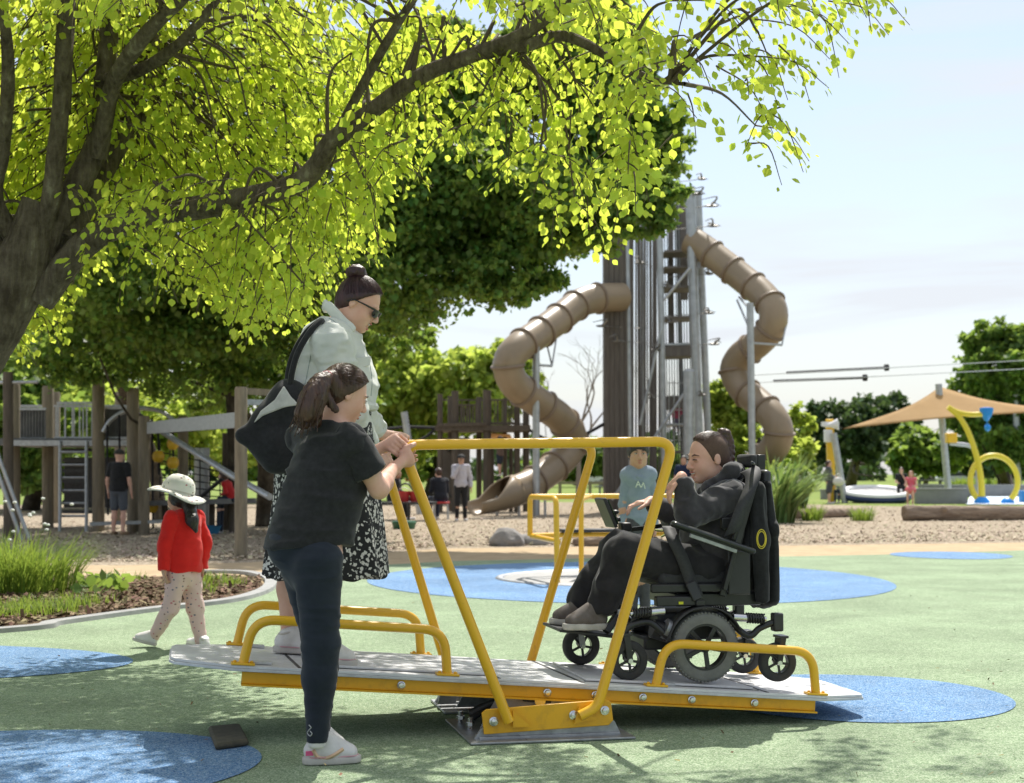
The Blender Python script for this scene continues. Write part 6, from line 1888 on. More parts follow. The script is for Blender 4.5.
def Wc(px, py, q=0.0):
    """point seen at a pixel, on the vertical plane along the chair, q metres beyond the near wheels"""
    p = P(px, py, 1.0); d = p - _camp
    t = (np.dot(sn, WO) + q - np.dot(sn, _camp)) / np.dot(sn, d)
    return _camp + d * t
wc_root = Wc(703, 683, 0.26); wc_root[2] = D(0.805, 0, 0)[2]
wc = thing('wheelchair', 'black powered wheelchair with six wheels on the lower right end of the see-saw', 'wheelchair', wc_root)
def wheel(c, r, w, tyre, spokes, name='wheel', rimr=0.68, parent=None, ax=None):
    ax = sn if ax is None else ax
    q = ob(name, MB().lathe([(r * rimr, -w * 0.42), (r * 0.86, -w * 0.5), (r * 0.955, -w * 0.40), (r, -w * 0.16), (r, w * 0.16), (r * 0.955, w * 0.40), (r * 0.86, w * 0.5), (r * rimr, w * 0.42), (r * rimr, -w * 0.42)], c, ax, 48), tyre, parent or wc, sharp=60)
    rim = MB().lathe([(r * rimr * 0.90, -w * 0.36), (r * rimr * 1.01, -w * 0.36), (r * rimr * 1.01, w * 0.36), (r * rimr * 0.90, w * 0.36), (r * rimr * 0.90, -w * 0.36)], c, ax, 40)
    for i in range(spokes):
        a = 2 * math.pi * i / spokes + 0.5
        d, u, v = frame_of(ax, UP)
        o = u * math.cos(a) + v * math.sin(a); tt = -u * math.sin(a) + v * math.cos(a)
        rim.bar(c + o * r * 0.12 - ax * w * 0.26, c + o * r * rimr * 0.93 - ax * w * 0.30, r * 0.13, w * 0.16, ax)
    rm = ob('rim', rim, M_blkm, q, bevel=0.002)
    ob('hub', MB().lathe([(0, -w * 0.46), (r * 0.08, -w * 0.45), (r * 0.15, -w * 0.38), (r * 0.17, -w * 0.1), (r * 0.17, w * 0.3), (0, w * 0.3)], c, ax, 20), M_blkm, q)
    return q
for q in (0.0, 0.52):
    c = Wc(703.5, 646.5, 0) + sn * q
    w = wheel(c, 0.162, 0.075, M_tyre, 5, 'drive_wheel', 0.66)
    tr = MB()
    for i in range(56):
        a = 2 * math.pi * i / 56
        d, u, v = frame_of(sn, UP); o = u * math.cos(a) + v * math.sin(a)
        for sgn in (-1, 1):
            tr.bar(c + o * 0.1555 + sn * sgn * 0.034, c + o * 0.1600 + sn * sgn * 0.012, 0.009, 0.006, o)
    ob('tread', tr, M_tyre, w, smooth=False)
    if q == 0:
        ob('yellow_tag', MB().box(c + su * 0.062 + UP * 0.005 - sn * 0.025, (0.016, 0.004, 0.035), np.array([su, sn, UP]).T), M_ball if 'M_ball' in globals() else M_yel, w)
        ob('mudguard', MB().sheet([[c + (math.cos(a) * -su + math.sin(a) * UP) * rr + sn * z for z in (-0.045, 0.045)] for a in np.linspace(0.15, 2.75, 20) for rr in (0.180,)]), M_blk, wc, solid=0.006)
for (px, py, q, tw_a) in ((628, 660, 0.0, 0.0), (581, 645.5, 0.50, 0.0), (777, 662, 0.0, 0.05), (743, 655, 0.5, 0.05)):
    c = Wc(px, py, q); r = 0.090 if px > 600 else 0.092
    ax = nrm(sn + su * tw_a)
    w = wheel(c, r, 0.055, M_tyreb, 5, 'caster_wheel', 0.60, ax=ax)
    fk = MB()
    for s in (-1, 1):
        fk.bar(c + ax * s * 0.037, c + ax * s * 0.037 + UP * 0.115 + (su * 0.02 if px > 700 else su * -0.015), 0.006, 0.028, su)
    fk.box(c + UP * 0.118 + (su * 0.02 if px > 700 else su * -0.015), (0.045, 0.085, 0.012), np.array([su, sn, UP]).T)
    ob('caster_fork', fk, M_blkm if px > 600 else M_steel, w, bevel=0.002)
    ob('axle_bolt', MB().cyl(c - ax * 0.045, c + ax * 0.045, 0.011, n=10), M_chrome, w)
# chassis
cm = MB()
cm.box((Wc(695, 626, 0.1) + Wc(695, 626, 0.1) + sn * 0.32) / 2, (0.36, 0.32, 0.13), np.array([su, sn, UP]).T)
cm.box(Wc(655, 640, 0.26), (0.20, 0.30, 0.06), np.array([su, sn, UP]).T)
ob('chassis', cm, M_blk, wc, bevel=0.012)
cm = MB().box(Wc(704, 596, 0.26), (0.42, 0.40, 0.06), np.array([su, sn, UP]).T)
cm.box(Wc(690, 588, 0.04), (0.38, 0.03, 0.04), np.array([su, sn, UP]).T).box(Wc(690, 588, 0.48), (0.38, 0.03, 0.04), np.array([su, sn, UP]).T)
cm.box(Wc(676, 601, 0.02), (0.20, 0.05, 0.045), np.array([su, sn, UP]).T)
ob('seat_frame', cm, M_blkm, wc, bevel=0.006)
ob('seat_cushion', MB().box(Wc(690, 576, 0.26), (0.44, 0.42, 0.075), np.array([su, sn, UP]).T), M_nylon, wc, bevel=0.025)
for q in (0.0, 0.5):
    ar = spline([Wc(728, 620, 0) + sn * q, Wc(748, 636, 0) + sn * q, Wc(760, 628, 0) + sn * q, Wc(776, 622, 0) + sn * q, Wc(779, 628, 0) + sn * q], 5)
    ob('caster_arm', MB().tube(ar, 0.016, 10), M_blkm, wc)
    ob('pivot_block', MB().box(Wc(777, 622, 0) + sn * q, (0.05, 0.05, 0.085), np.array([su, sn, UP]).T), M_blk, wc, bevel=0.008)
    ar = spline([Wc(680, 648, 0) + sn * q, Wc(662, 632, 0) + sn * q, Wc(648, 622, 0) + sn * q, Wc(630, 626, 0) + sn * q, Wc(622, 636, 0) + sn * q], 5)
    ob('caster_arm', MB().tube(ar, 0.017, 10), M_blkm, wc)
    ob('motor', MB().cyl(Wc(652, 628, 0.05) + sn * q * 0.6, Wc(690, 640, 0.05) + sn * q * 0.6, 0.045, n=20), M_blk, wc, bevel=0.004)
    for (x0, y0, x1, y1) in ((630, 614, 664, 611), (766, 619, 733, 617)):
        a = Wc(x0, y0, -0.01) + sn * q; b = Wc(x1, y1, -0.01) + sn * q
        sh = ob('shock_absorber', MB().cyl(a, b, 0.011, n=12).cyl(a * 0.42 + b * 0.58, b, 0.019, n=14), M_chrome, wc)
        hel = [a + (b - a) * (0.05 + 0.55 * t) + 0.021 * (math.cos(t * 44) * UP + math.sin(t * 44) * sn) for t in np.linspace(0, 1, 80)]
        ob('spring', MB().tube(hel, 0.0048, 6), M_blk, sh)
mt = MB().cyl(Wc(668, 622, -0.02), Wc(672, 634, -0.02), 0.042, n=20)
ob('motor_band', MB().cyl(Wc(664, 628, 0.02), Wc(668, 630, 0.02), 0.047, n=20), M_steel, wc)
for (x, y) in ((700, 603), (622, 612)):
    ob('tie_ring', MB().box(Wc(x, y, -0.01), (0.04, 0.02, 0.025), np.array([su, sn, UP]).T), M_steel if x < 650 else M_blkm, wc, bevel=0.003)
ob('warning_label', MB().box(Wc(681, 603, -0.008), (0.022, 0.003, 0.012), np.array([su, sn, UP]).T), mat('label_yellow', (0.6, 0.6, 0.02), rough=0.5), wc)
lab = ob('side_badge', MB().box(Wc(647, 560, 0.085), (0.05, 0.004, 0.024), np.array([nrm(su - UP * 0.2), sn, nrm(UP + su * 0.2)]).T), mat('badge_red', (0.65, 0.03, 0.03), rough=0.5), wc, bevel=0.001)
ob('badge_text', MB().box(Wc(646, 559.5, 0.0825), (0.028, 0.002, 0.006), np.array([nrm(su - UP * 0.2), sn, nrm(UP + su * 0.2)]).T).box(Wc(653, 562.5, 0.0825), (0.02, 0.002, 0.006), np.array([nrm(su - UP * 0.2), sn, nrm(UP + su * 0.2)]).T), M_white, lab)
# footplate, backrest, headrest, arm supports
fp = MB().bar(Wc(551, 627, 0.30), Wc(612, 634, 0.30), 0.34, 0.014, UP)
ob('footplate', fp, M_blk, wc, bevel=0.004)
ob('leg_support', MB().bar(Wc(606, 632, 0.14), Wc(634, 590, 0.18), 0.05, 0.03, su).bar(Wc(606, 632, 0.36), Wc(634, 590, 0.36), 0.05, 0.03, su), M_blkm, wc, bevel=0.004)
bk_ = [Wc(727, 582, 0.26), Wc(745, 500, 0.26)]
ob('backrest', MB().bar(Wc(729, 580, 0.26), Wc(748, 490, 0.26), 0.40, 0.07, su), M_nylon, wc, bevel=0.03)
for q in (0.03, 0.49):
    ob('back_post', MB().bar(Wc(722, 596, q), Wc(753, 486, q), 0.028, 0.032, su), M_blkm, wc, bevel=0.004)
ob('side_guard', MB().prism([(-0.04, -0.10), (0.07, -0.10), (0.07, 0.10), (-0.04, 0.11)], 0.012, Wc(736, 573, 0.0), su, UP), M_blk, wc, bevel=0.006)
ob('back_shell', MB().bar(Wc(750, 520, 0.26), Wc(754, 470, 0.26), 0.36, 0.05, su), M_blk, wc, bevel=0.02)
ob('headrest', MB().box(Wc(747, 461, 0.26), (0.04, 0.20, 0.065), np.array([su, sn, UP]).T), M_nylon, wc, bevel=0.015)
ob('headrest_bracket', MB().box(Wc(757, 464, 0.26), (0.04, 0.12, 0.09), np.array([su, sn, UP]).T).bar(Wc(757, 464, 0.26), Wc(756, 500, 0.26), 0.03, 0.03, su).cyl(Wc(752, 463, 0.05), Wc(758, 467, 0.45), 0.010, n=8), M_blkm, wc, bevel=0.004)
for q, (x0, y0, x1, y1) in ((-0.075, (674, 524, 752, 551)), (0.56, (682, 520, 757, 545))):
    a = Wc(x0, y0, q); b = Wc(x1, y1, q)
    pd = [eseg(a, b, (0.036, 0.016), (0.034, 0.015), sn, 0.01)]
    po = sdf_obj('arm_pad', pd, 0.005, mat('arm_vinyl', (0.022, 0.026, 0.025), rough=0.32), wc)
    dd = nrm(b - a)
    ob('arm_rail', MB().bar(a + dd * 0.08 - UP * 0.026, b - dd * 0.08 - UP * 0.026, 0.02, 0.018, UP), M_steel, po, bevel=0.002)
    ob('arm_post', MB().bar(Wc(735, 548, q + (0.06 if q < 0 else -0.05)), Wc(724, 590, q + (0.06 if q < 0 else -0.05)), 0.03, 0.02, su), M_blkm, wc, bevel=0.003)
for q in (0.02, 0.50):
    ob('trunk_bracket', MB().box(Wc(727, 523, q), (0.06, 0.03, 0.05), np.array([su, sn, UP]).T).cyl(Wc(722, 529, q), Wc(738, 518, q), 0.012, n=8).cyl(Wc(733, 540, q), Wc(745, 508, q), 0.011, n=8), M_blkm, wc, bevel=0.004)
def strap(name, pts, w, sdv, parent=wc, m=M_nylon):
    pts = spline(pts, 5); rows = []
    for i, p in enumerate(pts):
        s_ = np.asarray(sdv[i * len(sdv) // len(pts)] if isinstance(sdv, list) else sdv, float)
        rows.append([p - s_ * w / 2, p + s_ * w / 2])
    return ob(name, MB().sheet(rows), m, parent, solid=0.006)
strap('harness_strap', [Wc(748, 470, 0.14), Wc(753, 474, 0.06), Wc(752, 484, 0.005), Wc(745, 500, -0.035), Wc(737, 520, -0.045), Wc(731, 534, -0.03)], 0.085, nrm(su * 0.9 + UP * 0.42))
strap('lap_belt', [Wc(668, 527, 0.14), Wc(673, 540, 0.05), Wc(682, 558, 0.025), Wc(690, 580, 0.02), Wc(697, 596, -0.01)], 0.06, nrm(su))
ob('belt_clip', MB().bar(Wc(690, 582, 0.0), Wc(698, 600, -0.01), 0.016, 0.05, su), M_blk, wc, bevel=0.006)
# joystick pod and phone holder on the far arm
ob('joystick_pod', MB().box(Wc(625, 527, 0.5), (0.055, 0.07, 0.045), np.array([su, sn, UP]).T), M_blk, wc, bevel=0.01)
ob('pod_arm', MB().bar(Wc(626, 530, 0.5), Wc(684, 523, 0.53), 0.025, 0.02, UP), M_blkm, wc)
ob('joystick', MB().cyl(Wc(616, 524, 0.5), Wc(615, 513, 0.5), 0.007, n=8).ell(Wc(615, 512, 0.5), (0.022, 0.022, 0.012), n=12, m=8).cyl(Wc(611, 521, 0.5), Wc(620, 519, 0.5), 0.012, n=8), M_blk, wc)
ob('screen_case', MB().bar(Wc(600, 498, 0.5), Wc(612, 527, 0.5), 0.17, 0.018, su), M_blk, wc, bevel=0.005)
ob('screen_glass', MB().bar(Wc(604, 499.5, 0.5), Wc(614.5, 524, 0.5), 0.15, 0.004, su), mat('dark_screen', (0.02, 0.05, 0.025), rough=0.12), wc)

# jacket hanging behind the chair
hj = thing('hanging_jacket', 'black jacket with a yellow ring emblem hanging off the back of the wheelchair', 'jacket', Wc(762, 600, 0.26))
jp = [eseg(Wc(756, 484, 0.24), Wc(759, 530, 0.24), (0.19, 0.034), (0.20, 0.042), sn, 0.03), eseg(Wc(759, 530, 0.24), Wc(763, 600, 0.20), (0.20, 0.042), (0.16, 0.036), sn, 0.03), cone(Wc(752, 480, 0.12), Wc(752, 480, 0.40), 0.022, 0.022, 0.03),
      clip(Wc(764, 607, 0.2), V(0.15, 0.1, -1))]
jo_ = sdf_obj('jacket_body', jp, 0.0065, M_black, hj, folds=(0.010, (26, 26, 4)))
jsl_ = sdf_obj('sleeve', [cone(Wc(757, 490, 0.06), Wc(760, 540, 0.03), 0.036, 0.036, 0.03), cone(Wc(760, 540, 0.03), Wc(763, 601, 0.03), 0.036, 0.030, 0.03), clip(Wc(761, 603, 0), V(0.1, 0, -1))], 0.0065, M_black, jo_, folds=(0.007, (26, 26, 6)))
M_emb = mat('emblem_yellow', (0.75, 0.6, 0.05), rough=0.6)
for rr in (9.5, 7.5):
    stitch(jsl_, 'emblem_ring', [(761.5 + rr * 0.5 * math.cos(a), 539 + rr * math.sin(a)) for a in np.linspace(0, 2 * math.pi, 17)], 0.0022, M_emb, 3)

# ------------------------------------------------------------------ person seated in the wheelchair
pn_ = thing('person', 'smiling person in black hoodie with braided hair seated in the wheelchair', 'person', Wc(695, 575, 0.26))
hc, hf, hu = Wc(707.5, 458, 0.26), nrm(-su * 0.98 + V(0, -0.20, -0.10)), V(0.06, 0, 1)
J = dict(neck=Wc(722, 484, 0.26), shL=Wc(729, 497, 0.11), shR=Wc(724, 497, 0.42), elL=Wc(690, 514, 0.05), wrL=Wc(682, 477, 0.06), elR=Wc(686, 528, 0.50), wrR=Wc(651, 501, 0.42),
         hipL=Wc(705, 570, 0.15), hipR=Wc(705, 570, 0.37), knL=Wc(624, 553, 0.13), knR=Wc(620, 549, 0.38), anL=Wc(603, 606, 0.16), anR=Wc(582, 600, 0.38), toeL=Wc(578, 624, 0.15), toeR=Wc(556, 618, 0.38))
J['hipL'], J['hipR'] = J['hipL'], J['hipR']
F = Fig(J, 0.95, 0.95)
hands = hand_prims(J['wrL'] + nrm(J['wrL'] - J['elL']) * 0.012, nrm(-su * 0.62 - UP * 0.75), nrm(-UP * 0.6 + su * 0.6), nrm(sn * -0.2 + UP * 0.3), 0.92, (0.25, 0.35, 0.3), tdir=nrm(-su * 0.5 - UP * 0.3 + sn * 0.5)) \
    + hand_prims(J['wrR'], nrm(-su * 0.95 - UP * 0.12), nrm(-UP), nrm(-sn), 0.92, (0.35, 0.45, 0.35), spread=0.8)
body = F.torso + F.pelvis + F.arms() + F.legs(False) + head_prims(hc, hf, hu, 1.0, J['neck'], mouth=0.012, nr=(0.050, 0.055), chubby=0.96) + hands
sdf_obj('body', body, 0.0055, S_fair, pn_)
f_, u_, r_ = hframe(hf, hu)
def HB(a, b, d):
    return hc + (f_ * a + r_ * b + u_ * d) * 1.0
for q in (-1, 1):
    ob('eyelash', MB().tube([HB(0.090, q * 0.018, -0.002), HB(0.098, q * 0.030, 0.002), HB(0.086, q * 0.046, -0.001)], 0.0026, 5), H_black, pn_)
    ob('eyebrow', MB().tube([HB(0.092, q * 0.014, 0.018), HB(0.091, q * 0.032, 0.024), HB(0.074, q * 0.050, 0.018)], [0.003, 0.0035, 0.0015], 6), H_brown, pn_)
Rh = np.array([f_, r_, u_]).T
ob('teeth', MB().ell(HB(0.087, 0, -0.0655), (0.006, 0.016, 0.005), Rh), M_white, pn_)
ob('lips', MB().ell(HB(0.0945, 0, -0.0615), (0.006, 0.018, 0.003), Rh).ell(HB(0.091, 0, -0.087), (0.006, 0.015, 0.0035), Rh), M_lip, pn_)
# close-cropped sides, long top swept back into a braid
H_crop = mat('cropped_hair', (0.13, 0.075, 0.05), rough=0.8, noise=300, col2=(0.05, 0.028, 0.02), bump=(500, 0.4, 0.001))
cp_, cl_ = hair_cap(hc, hf, hu, 1.0, 0.0025, front=(0.058, 0.035), drop=0.70, nape=-0.075)
hco = sdf_obj('cropped_hair', cp_ + [cone(HB(-0.07, 0, -0.05), HB(-0.055, 0, -0.085), 0.045, 0.038, 0.02)] + [clip(HB(0.046, 0, 0.055), f_ * 0.85 - u_ * 0.42), clip(HB(-0.03, 0, -0.10), -u_)], 0.0045, H_crop, pn_)
tp = [ell(HB(-0.022, 0, 0.036), (0.100, 0.062, 0.092), Rh), clip(HB(0.052, 0, 0.075), f_ * 0.85 - u_ * 0.5), clip(HB(0, 0, 0.035), f_ * -0.25 - u_)]
sdf_obj('swept_hair', tp, 0.0045, H_brown, hco, folds=(0.0015, (90, 90, 90)))
strands(hco, hc, hf, hu, 1.0, HB(-0.09, 0, 0.09), 80, 0.02, H_brown, 5, span=0.9, top=0.25)
br = spline([HB(-0.075, 0, 0.085), HB(-0.100, 0, 0.105), HB(-0.118, -0.004, 0.075), HB(-0.118, -0.012, 0.03), HB(-0.100, -0.03, -0.02), HB(-0.070, -0.055, -0.065), HB(-0.025, -0.075, -0.100), HB(0.015, -0.072, -0.128), HB(0.03, -0.06, -0.16)], 4)
brp = []
for i in range(len(br) - 1):
    t = nrm(br[i + 1] - br[i]); s1 = nrm(np.cross(t, r_ + u_ * 0.01)); sg_ = 1 if i % 2 else -1
    rr = 0.019 if i > 6 else 0.023
    brp.append(cone(br[i] + s1 * 0.011 * sg_, br[i + 1] - s1 * 0.010 * sg_, rr, rr * 0.72, 0.003))
sdf_obj('braid', brp, 0.0042, H_brown, hco, folds=(0.0015, (110, 110, 110)))
# hoodie
cs = (J['shL'] + J['shR']) / 2; pel = (J['hipL'] + J['hipR']) / 2
hdp = [eseg(cs - UP * 0.03, Wc(712, 535, 0.26), (0.19, 0.115), (0.19, 0.13), sn, 0.06), eseg(Wc(712, 535, 0.26), Wc(706, 566, 0.26), (0.19, 0.13), (0.185, 0.12), sn, 0.05), cone(J['shL'], J['shR'], 0.078, 0.078, 0.06),
       cone(J['neck'] + V(0, 0, -0.01), cs, 0.066, 0.10, 0.05)]
hdo = sdf_obj('hoodie', hdp + [clip(J['neck'] + V(-0.01, 0, 0.0), V(-0.35, 0, 0.94))], 0.0065, M_blackf, pn_, folds=(0.012, (10, 10, 16)))
for k, rs2 in (('L', 0), ('R', 1)):
    a, e, w = J['sh' + k], J['el' + k], J['wr' + k]
    cu = e + (w - e) * 0.93
    so3 = sdf_obj('sleeve', [cone(a, e, 0.078, 0.060, 0.05), cone(e, cu, 0.059, 0.038, 0.03), clip(cu, w - e)], 0.006, M_blackf, hdo, folds=(0.013, (15, 15, 15)))
    sdf_obj('cuff', [cone(cu - nrm(w - e) * 0.045, cu, 0.040, 0.038, 0.01), clip(cu + nrm(w - e) * 0.004, w - e)], 0.005, M_blackf, so3)
sdf_obj('hood', [cone(Wc(731, 471, 0.14), Wc(735, 471, 0.26), 0.032, 0.036, 0.03), cone(Wc(735, 471, 0.26), Wc(731, 471, 0.38), 0.036, 0.032, 0.03), cone(Wc(731, 471, 0.14), Wc(708, 489, 0.16), 0.032, 0.022, 0.03), cone(Wc(731, 471, 0.38), Wc(708, 489, 0.36), 0.032, 0.022, 0.03), cone(Wc(708, 489, 0.16), Wc(703, 493, 0.26), 0.022, 0.018, 0.03), cone(Wc(708, 489, 0.36), Wc(703, 493, 0.26), 0.022, 0.018, 0.03)], 0.006, M_blackf, hdo, folds=(0.008, (20, 20, 20)))
ob('drawstring', MB().tube(spline([Wc(690, 500, 0.20), Wc(687, 512, 0.18), Wc(672, 530, 0.20), Wc(661, 537, 0.22)], 5), 0.005, 6).tube(spline([Wc(690, 502, 0.30), Wc(680, 520, 0.30), Wc(668, 530, 0.30), Wc(655, 530, 0.30)], 5), 0.005, 6), mat('lime_cord', (0.40, 0.45, 0.16), rough=0.8), hdo)
# track pants
M_pants = cloth('black_track_cloth', (0.018, 0.017, 0.019), (0.030, 0.028, 0.031), sc=14)
tpn = []
for k in 'LR':
    h_, kn, an = J['hip' + k], J['kn' + k], J['an' + k]
    tpn += [cone(h_, kn, 0.098, 0.082, 0.05), cone(kn, kn * 0.4 + an * 0.6, 0.078, 0.076, 0.04), cone(kn * 0.4 + an * 0.6, an, 0.076, 0.066, 0.03)]
tpn += [eseg(pel + UP * 0.06, pel - UP * 0.01, (0.17, 0.12), (0.17, 0.12), sn, 0.04), clip(Wc(600, 613, 0.16), V(0.1, 0, -1)), ]
tro = sdf_obj('track_pants', tpn, 0.0065, M_pants, pn_, folds=(0.011, (15, 15, 9)))
M_brshoe = mat('brown_suede', (0.10, 0.075, 0.06), rough=0.8, noise=15, col2=(0.16, 0.14, 0.13))
M_offw = mat('cream_sole', (0.55, 0.52, 0.47), rough=0.7, noise=20, col2=(0.42, 0.40, 0.36))
shoe(pn_, Wc(607, 629, 0.17), Wc(563, 630, 0.13), 1.0, M_brshoe, M_offw)
shoe(pn_, Wc(594, 626, 0.36), Wc(549, 624, 0.38), 1.0, M_brshoe, M_offw)

# ------------------------------------------------------------------ girl in red jumper and sun hat
gd = 9.95
def C(x, y, dd=0.0):
    return P(x, y, gd + dd)
gl = thing('person', 'child in red jumper, patterned pink leggings and floppy sun hat walking away left', 'person', G(178, 648))
hc, hf, hu = C(179, 497), V(-0.72, 0.55, -0.05), V(0.02, 0, 1)
J = dict(neck=C(184, 511), shL=C(172, 519, -0.10), shR=C(196, 518, 0.10), elL=C(165.5, 545, -0.10), wrL=C(164, 570, -0.13), elR=C(204, 543, 0.10), wrR=C(202, 568, 0.08),
         hipL=C(178, 574, -0.05), hipR=C(190, 574, 0.06), knL=C(170, 609, -0.06), knR=C(195, 607, 0.05), anL=C(153, 637, 0.02), anR=C(201, 641, 0.03), toeL=C(134, 642, -0.03), toeR=C(188, 650, 0.10))
F = Fig(J, 0.66, 0.92)
body = F.torso + F.pelvis + F.arms() + F.legs(False) + head_prims(hc, hf, hu, 0.82, J['neck'], nr=(0.045, 0.05), chubby=1.1) + \
    hand_prims(J['wrL'], V(0.1, 0, -1), V(0.6, 0.5, 0), V(-0.5, 0.4, 0), 0.66) + hand_prims(J['wrR'], V(0, 0, -1), V(-0.6, -0.5, 0), V(-0.5, 0.4, 0), 0.66)
sdf_obj('body', body, 0.0065, S_mid, gl)
face_parts(gl, hc, hf, hu, 0.82, H_black)
M_red = cloth('red_jumper', (0.72, 0.022, 0.018), (0.62, 0.018, 0.015), sc=12)
cs = (J['shL'] + J['shR']) / 2; pel = (J['hipL'] + J['hipR']) / 2; sdd = nrm(J['shR'] - J['shL'])
jr = [eseg(cs - UP * 0.04, cs - UP * 0.22, (0.115, 0.095), (0.118, 0.10), sdd, 0.04), eseg(cs - UP * 0.22, C(184, 567), (0.118, 0.10), (0.128, 0.105), sdd, 0.04), cone(J['shL'], J['shR'], 0.050, 0.050, 0.04), cone(J['neck'] - UP * 0.01, cs, 0.05, 0.075, 0.03),
      clip(C(184, 571.5), V(0, 0, -1)), clip(J['neck'] + UP * 0.012, V(0, 0, 1))]
ro = sdf_obj('red_jumper', jr, 0.0065, M_red, gl, folds=(0.010, (9, 9, 12)))
for k in 'LR':
    a, e, w = J['sh' + k], J['el' + k], J['wr' + k]
    sdf_obj('sleeve', [cone(a, e, 0.055, 0.044, 0.04), cone(e, w, 0.044, 0.036, 0.03), clip(w, w - e)], 0.0065, M_red, ro, folds=(0.008, (14, 14, 16)))
def leg_ex(nt, b, mp):
    v = nt.nodes.new('ShaderNodeTexVoronoi'); v.inputs['Scale'].default_value = 26
    mp2 = nt.nodes.new('ShaderNodeMapping'); mp2.inputs['Scale'].default_value = (1, 1, 1.6); mp2.inputs['Rotation'].default_value = (0, 0.5, 0)
    nt.links.new(mp.outputs['Vector'], mp2.inputs['Vector']); nt.links.new(mp2.outputs['Vector'], v.inputs['Vector'])
    r = nt.nodes.new('ShaderNodeValToRGB'); r.color_ramp.interpolation = 'CONSTANT'
    r.color_ramp.elements[0].color = (1, 1, 1, 1); r.color_ramp.elements[1].color = (0, 0, 0, 1); r.color_ramp.elements[1].position = 0.20
    nt.links.new(v.outputs['Distance'], r.inputs['Fac'])
    r2 = nt.nodes.new('ShaderNodeValToRGB'); r2.color_ramp.interpolation = 'CONSTANT'
    r2.color_ramp.elements[0].color = (0.10, 0.12, 0.16, 1); r2.color_ramp.elements[1].color = (0.50, 0.12, 0.16, 1); r2.color_ramp.elements[1].position = 0.45
    e = r2.color_ramp.elements.new(0.7); e.color = (0.20, 0.10, 0.08, 1)
    sp = nt.nodes.new('ShaderNodeSeparateColor'); nt.links.new(v.outputs['Color'], sp.inputs['Color']); nt.links.new(sp.outputs[1], r2.inputs['Fac'])
    mx = nt.nodes.new('ShaderNodeMixRGB'); nt.links.new(r.outputs['Color'], mx.inputs['Fac']); mx.inputs['Color1'].default_value = b.inputs['Base Color'].default_value
    nt.links.new(r2.outputs['Color'], mx.inputs['Color2']); nt.links.new(mx.outputs['Color'], b.inputs['Base Color'])
M_pinkl = mat('pink_print_leggings', (0.68, 0.48, 0.44), rough=0.9, extra=leg_ex)
M_hat = mat('print_hat', (0.74, 0.71, 0.66), rough=0.9, extra=leg_ex)
lgp = infl(F.pelvis, 0.006)
for k in 'LR':
    lgp += [cone(J['hip' + k], J['kn' + k], 0.072, 0.050, 0.03), cone(J['kn' + k], J['an' + k], 0.050, 0.036, 0.03)]
for k in 'L':
    lgp += [clip(J['an' + k] + nrm(J['an' + k] - J['kn' + k]) * 0.012, V(-0.3, 0, -1))]
sdf_obj('leggings', lgp, 0.006, M_pinkl, gl, folds=(0.007, (14, 14, 14)))
shoe(gl, C(156, 646, 0.03), C(132, 640, -0.03), 0.72, up=V(0.25, 0, 1))
shoe(gl, G(207, 650), G(189, 645), 0.72)
# hat: crown and wavy brim
hb_ = C(178, 491); ax_ = nrm(V(0.30, 0.0, 1.0)); d_, u2, v2 = frame_of(ax_, V(1, 0, 0))
rows = []
for (r, h, wv) in ((0.001, 0.108, 0), (0.035, 0.105, 0), (0.065, 0.093, 0), (0.090, 0.066, 0), (0.103, 0.03, 0), (0.107, 0.0, 0), (0.12, -0.010, 0.2), (0.145, -0.012, 0.6), (0.175, -0.022, 1.0), (0.190, -0.032, 1.2)):
    rows.append([hb_ + d_ * (h + wv * 0.012 * math.sin(3 * a + 0.6)) + (u2 * math.cos(a) + v2 * math.sin(a)) * r * (1 + 0.03 * math.sin(2 * a)) for a in np.linspace(0, 2 * math.pi, 49)])
hto = ob('sun_hat', MB().sheet(rows), M_hat, gl, solid=0.005)
ob('hat_band', MB().tube([hb_ + d_ * 0.006 + (u2 * math.cos(a) + v2 * math.sin(a)) * 0.105 for a in np.linspace(0, 2 * math.pi, 41)], 0.007, 6, cap=False), mat('hat_trim', (0.55, 0.50, 0.45), rough=0.9), hto)
hr_ = [ell(hc - hf * 0.01 + V(0.008, 0, 0.005), (0.080, 0.080, 0.085)), cone(C(189, 503, -0.02), C(192, 520, -0.12), 0.045, 0.036, 0.03), cone(C(192, 520, -0.12), C(196, 531, -0.12), 0.034, 0.012, 0.03), clip(hc + nrm(hf) * 0.030, nrm(hf))]
sdf_obj('hair', hr_, 0.006, H_black, gl, folds=(0.004, (70, 70, 8)))

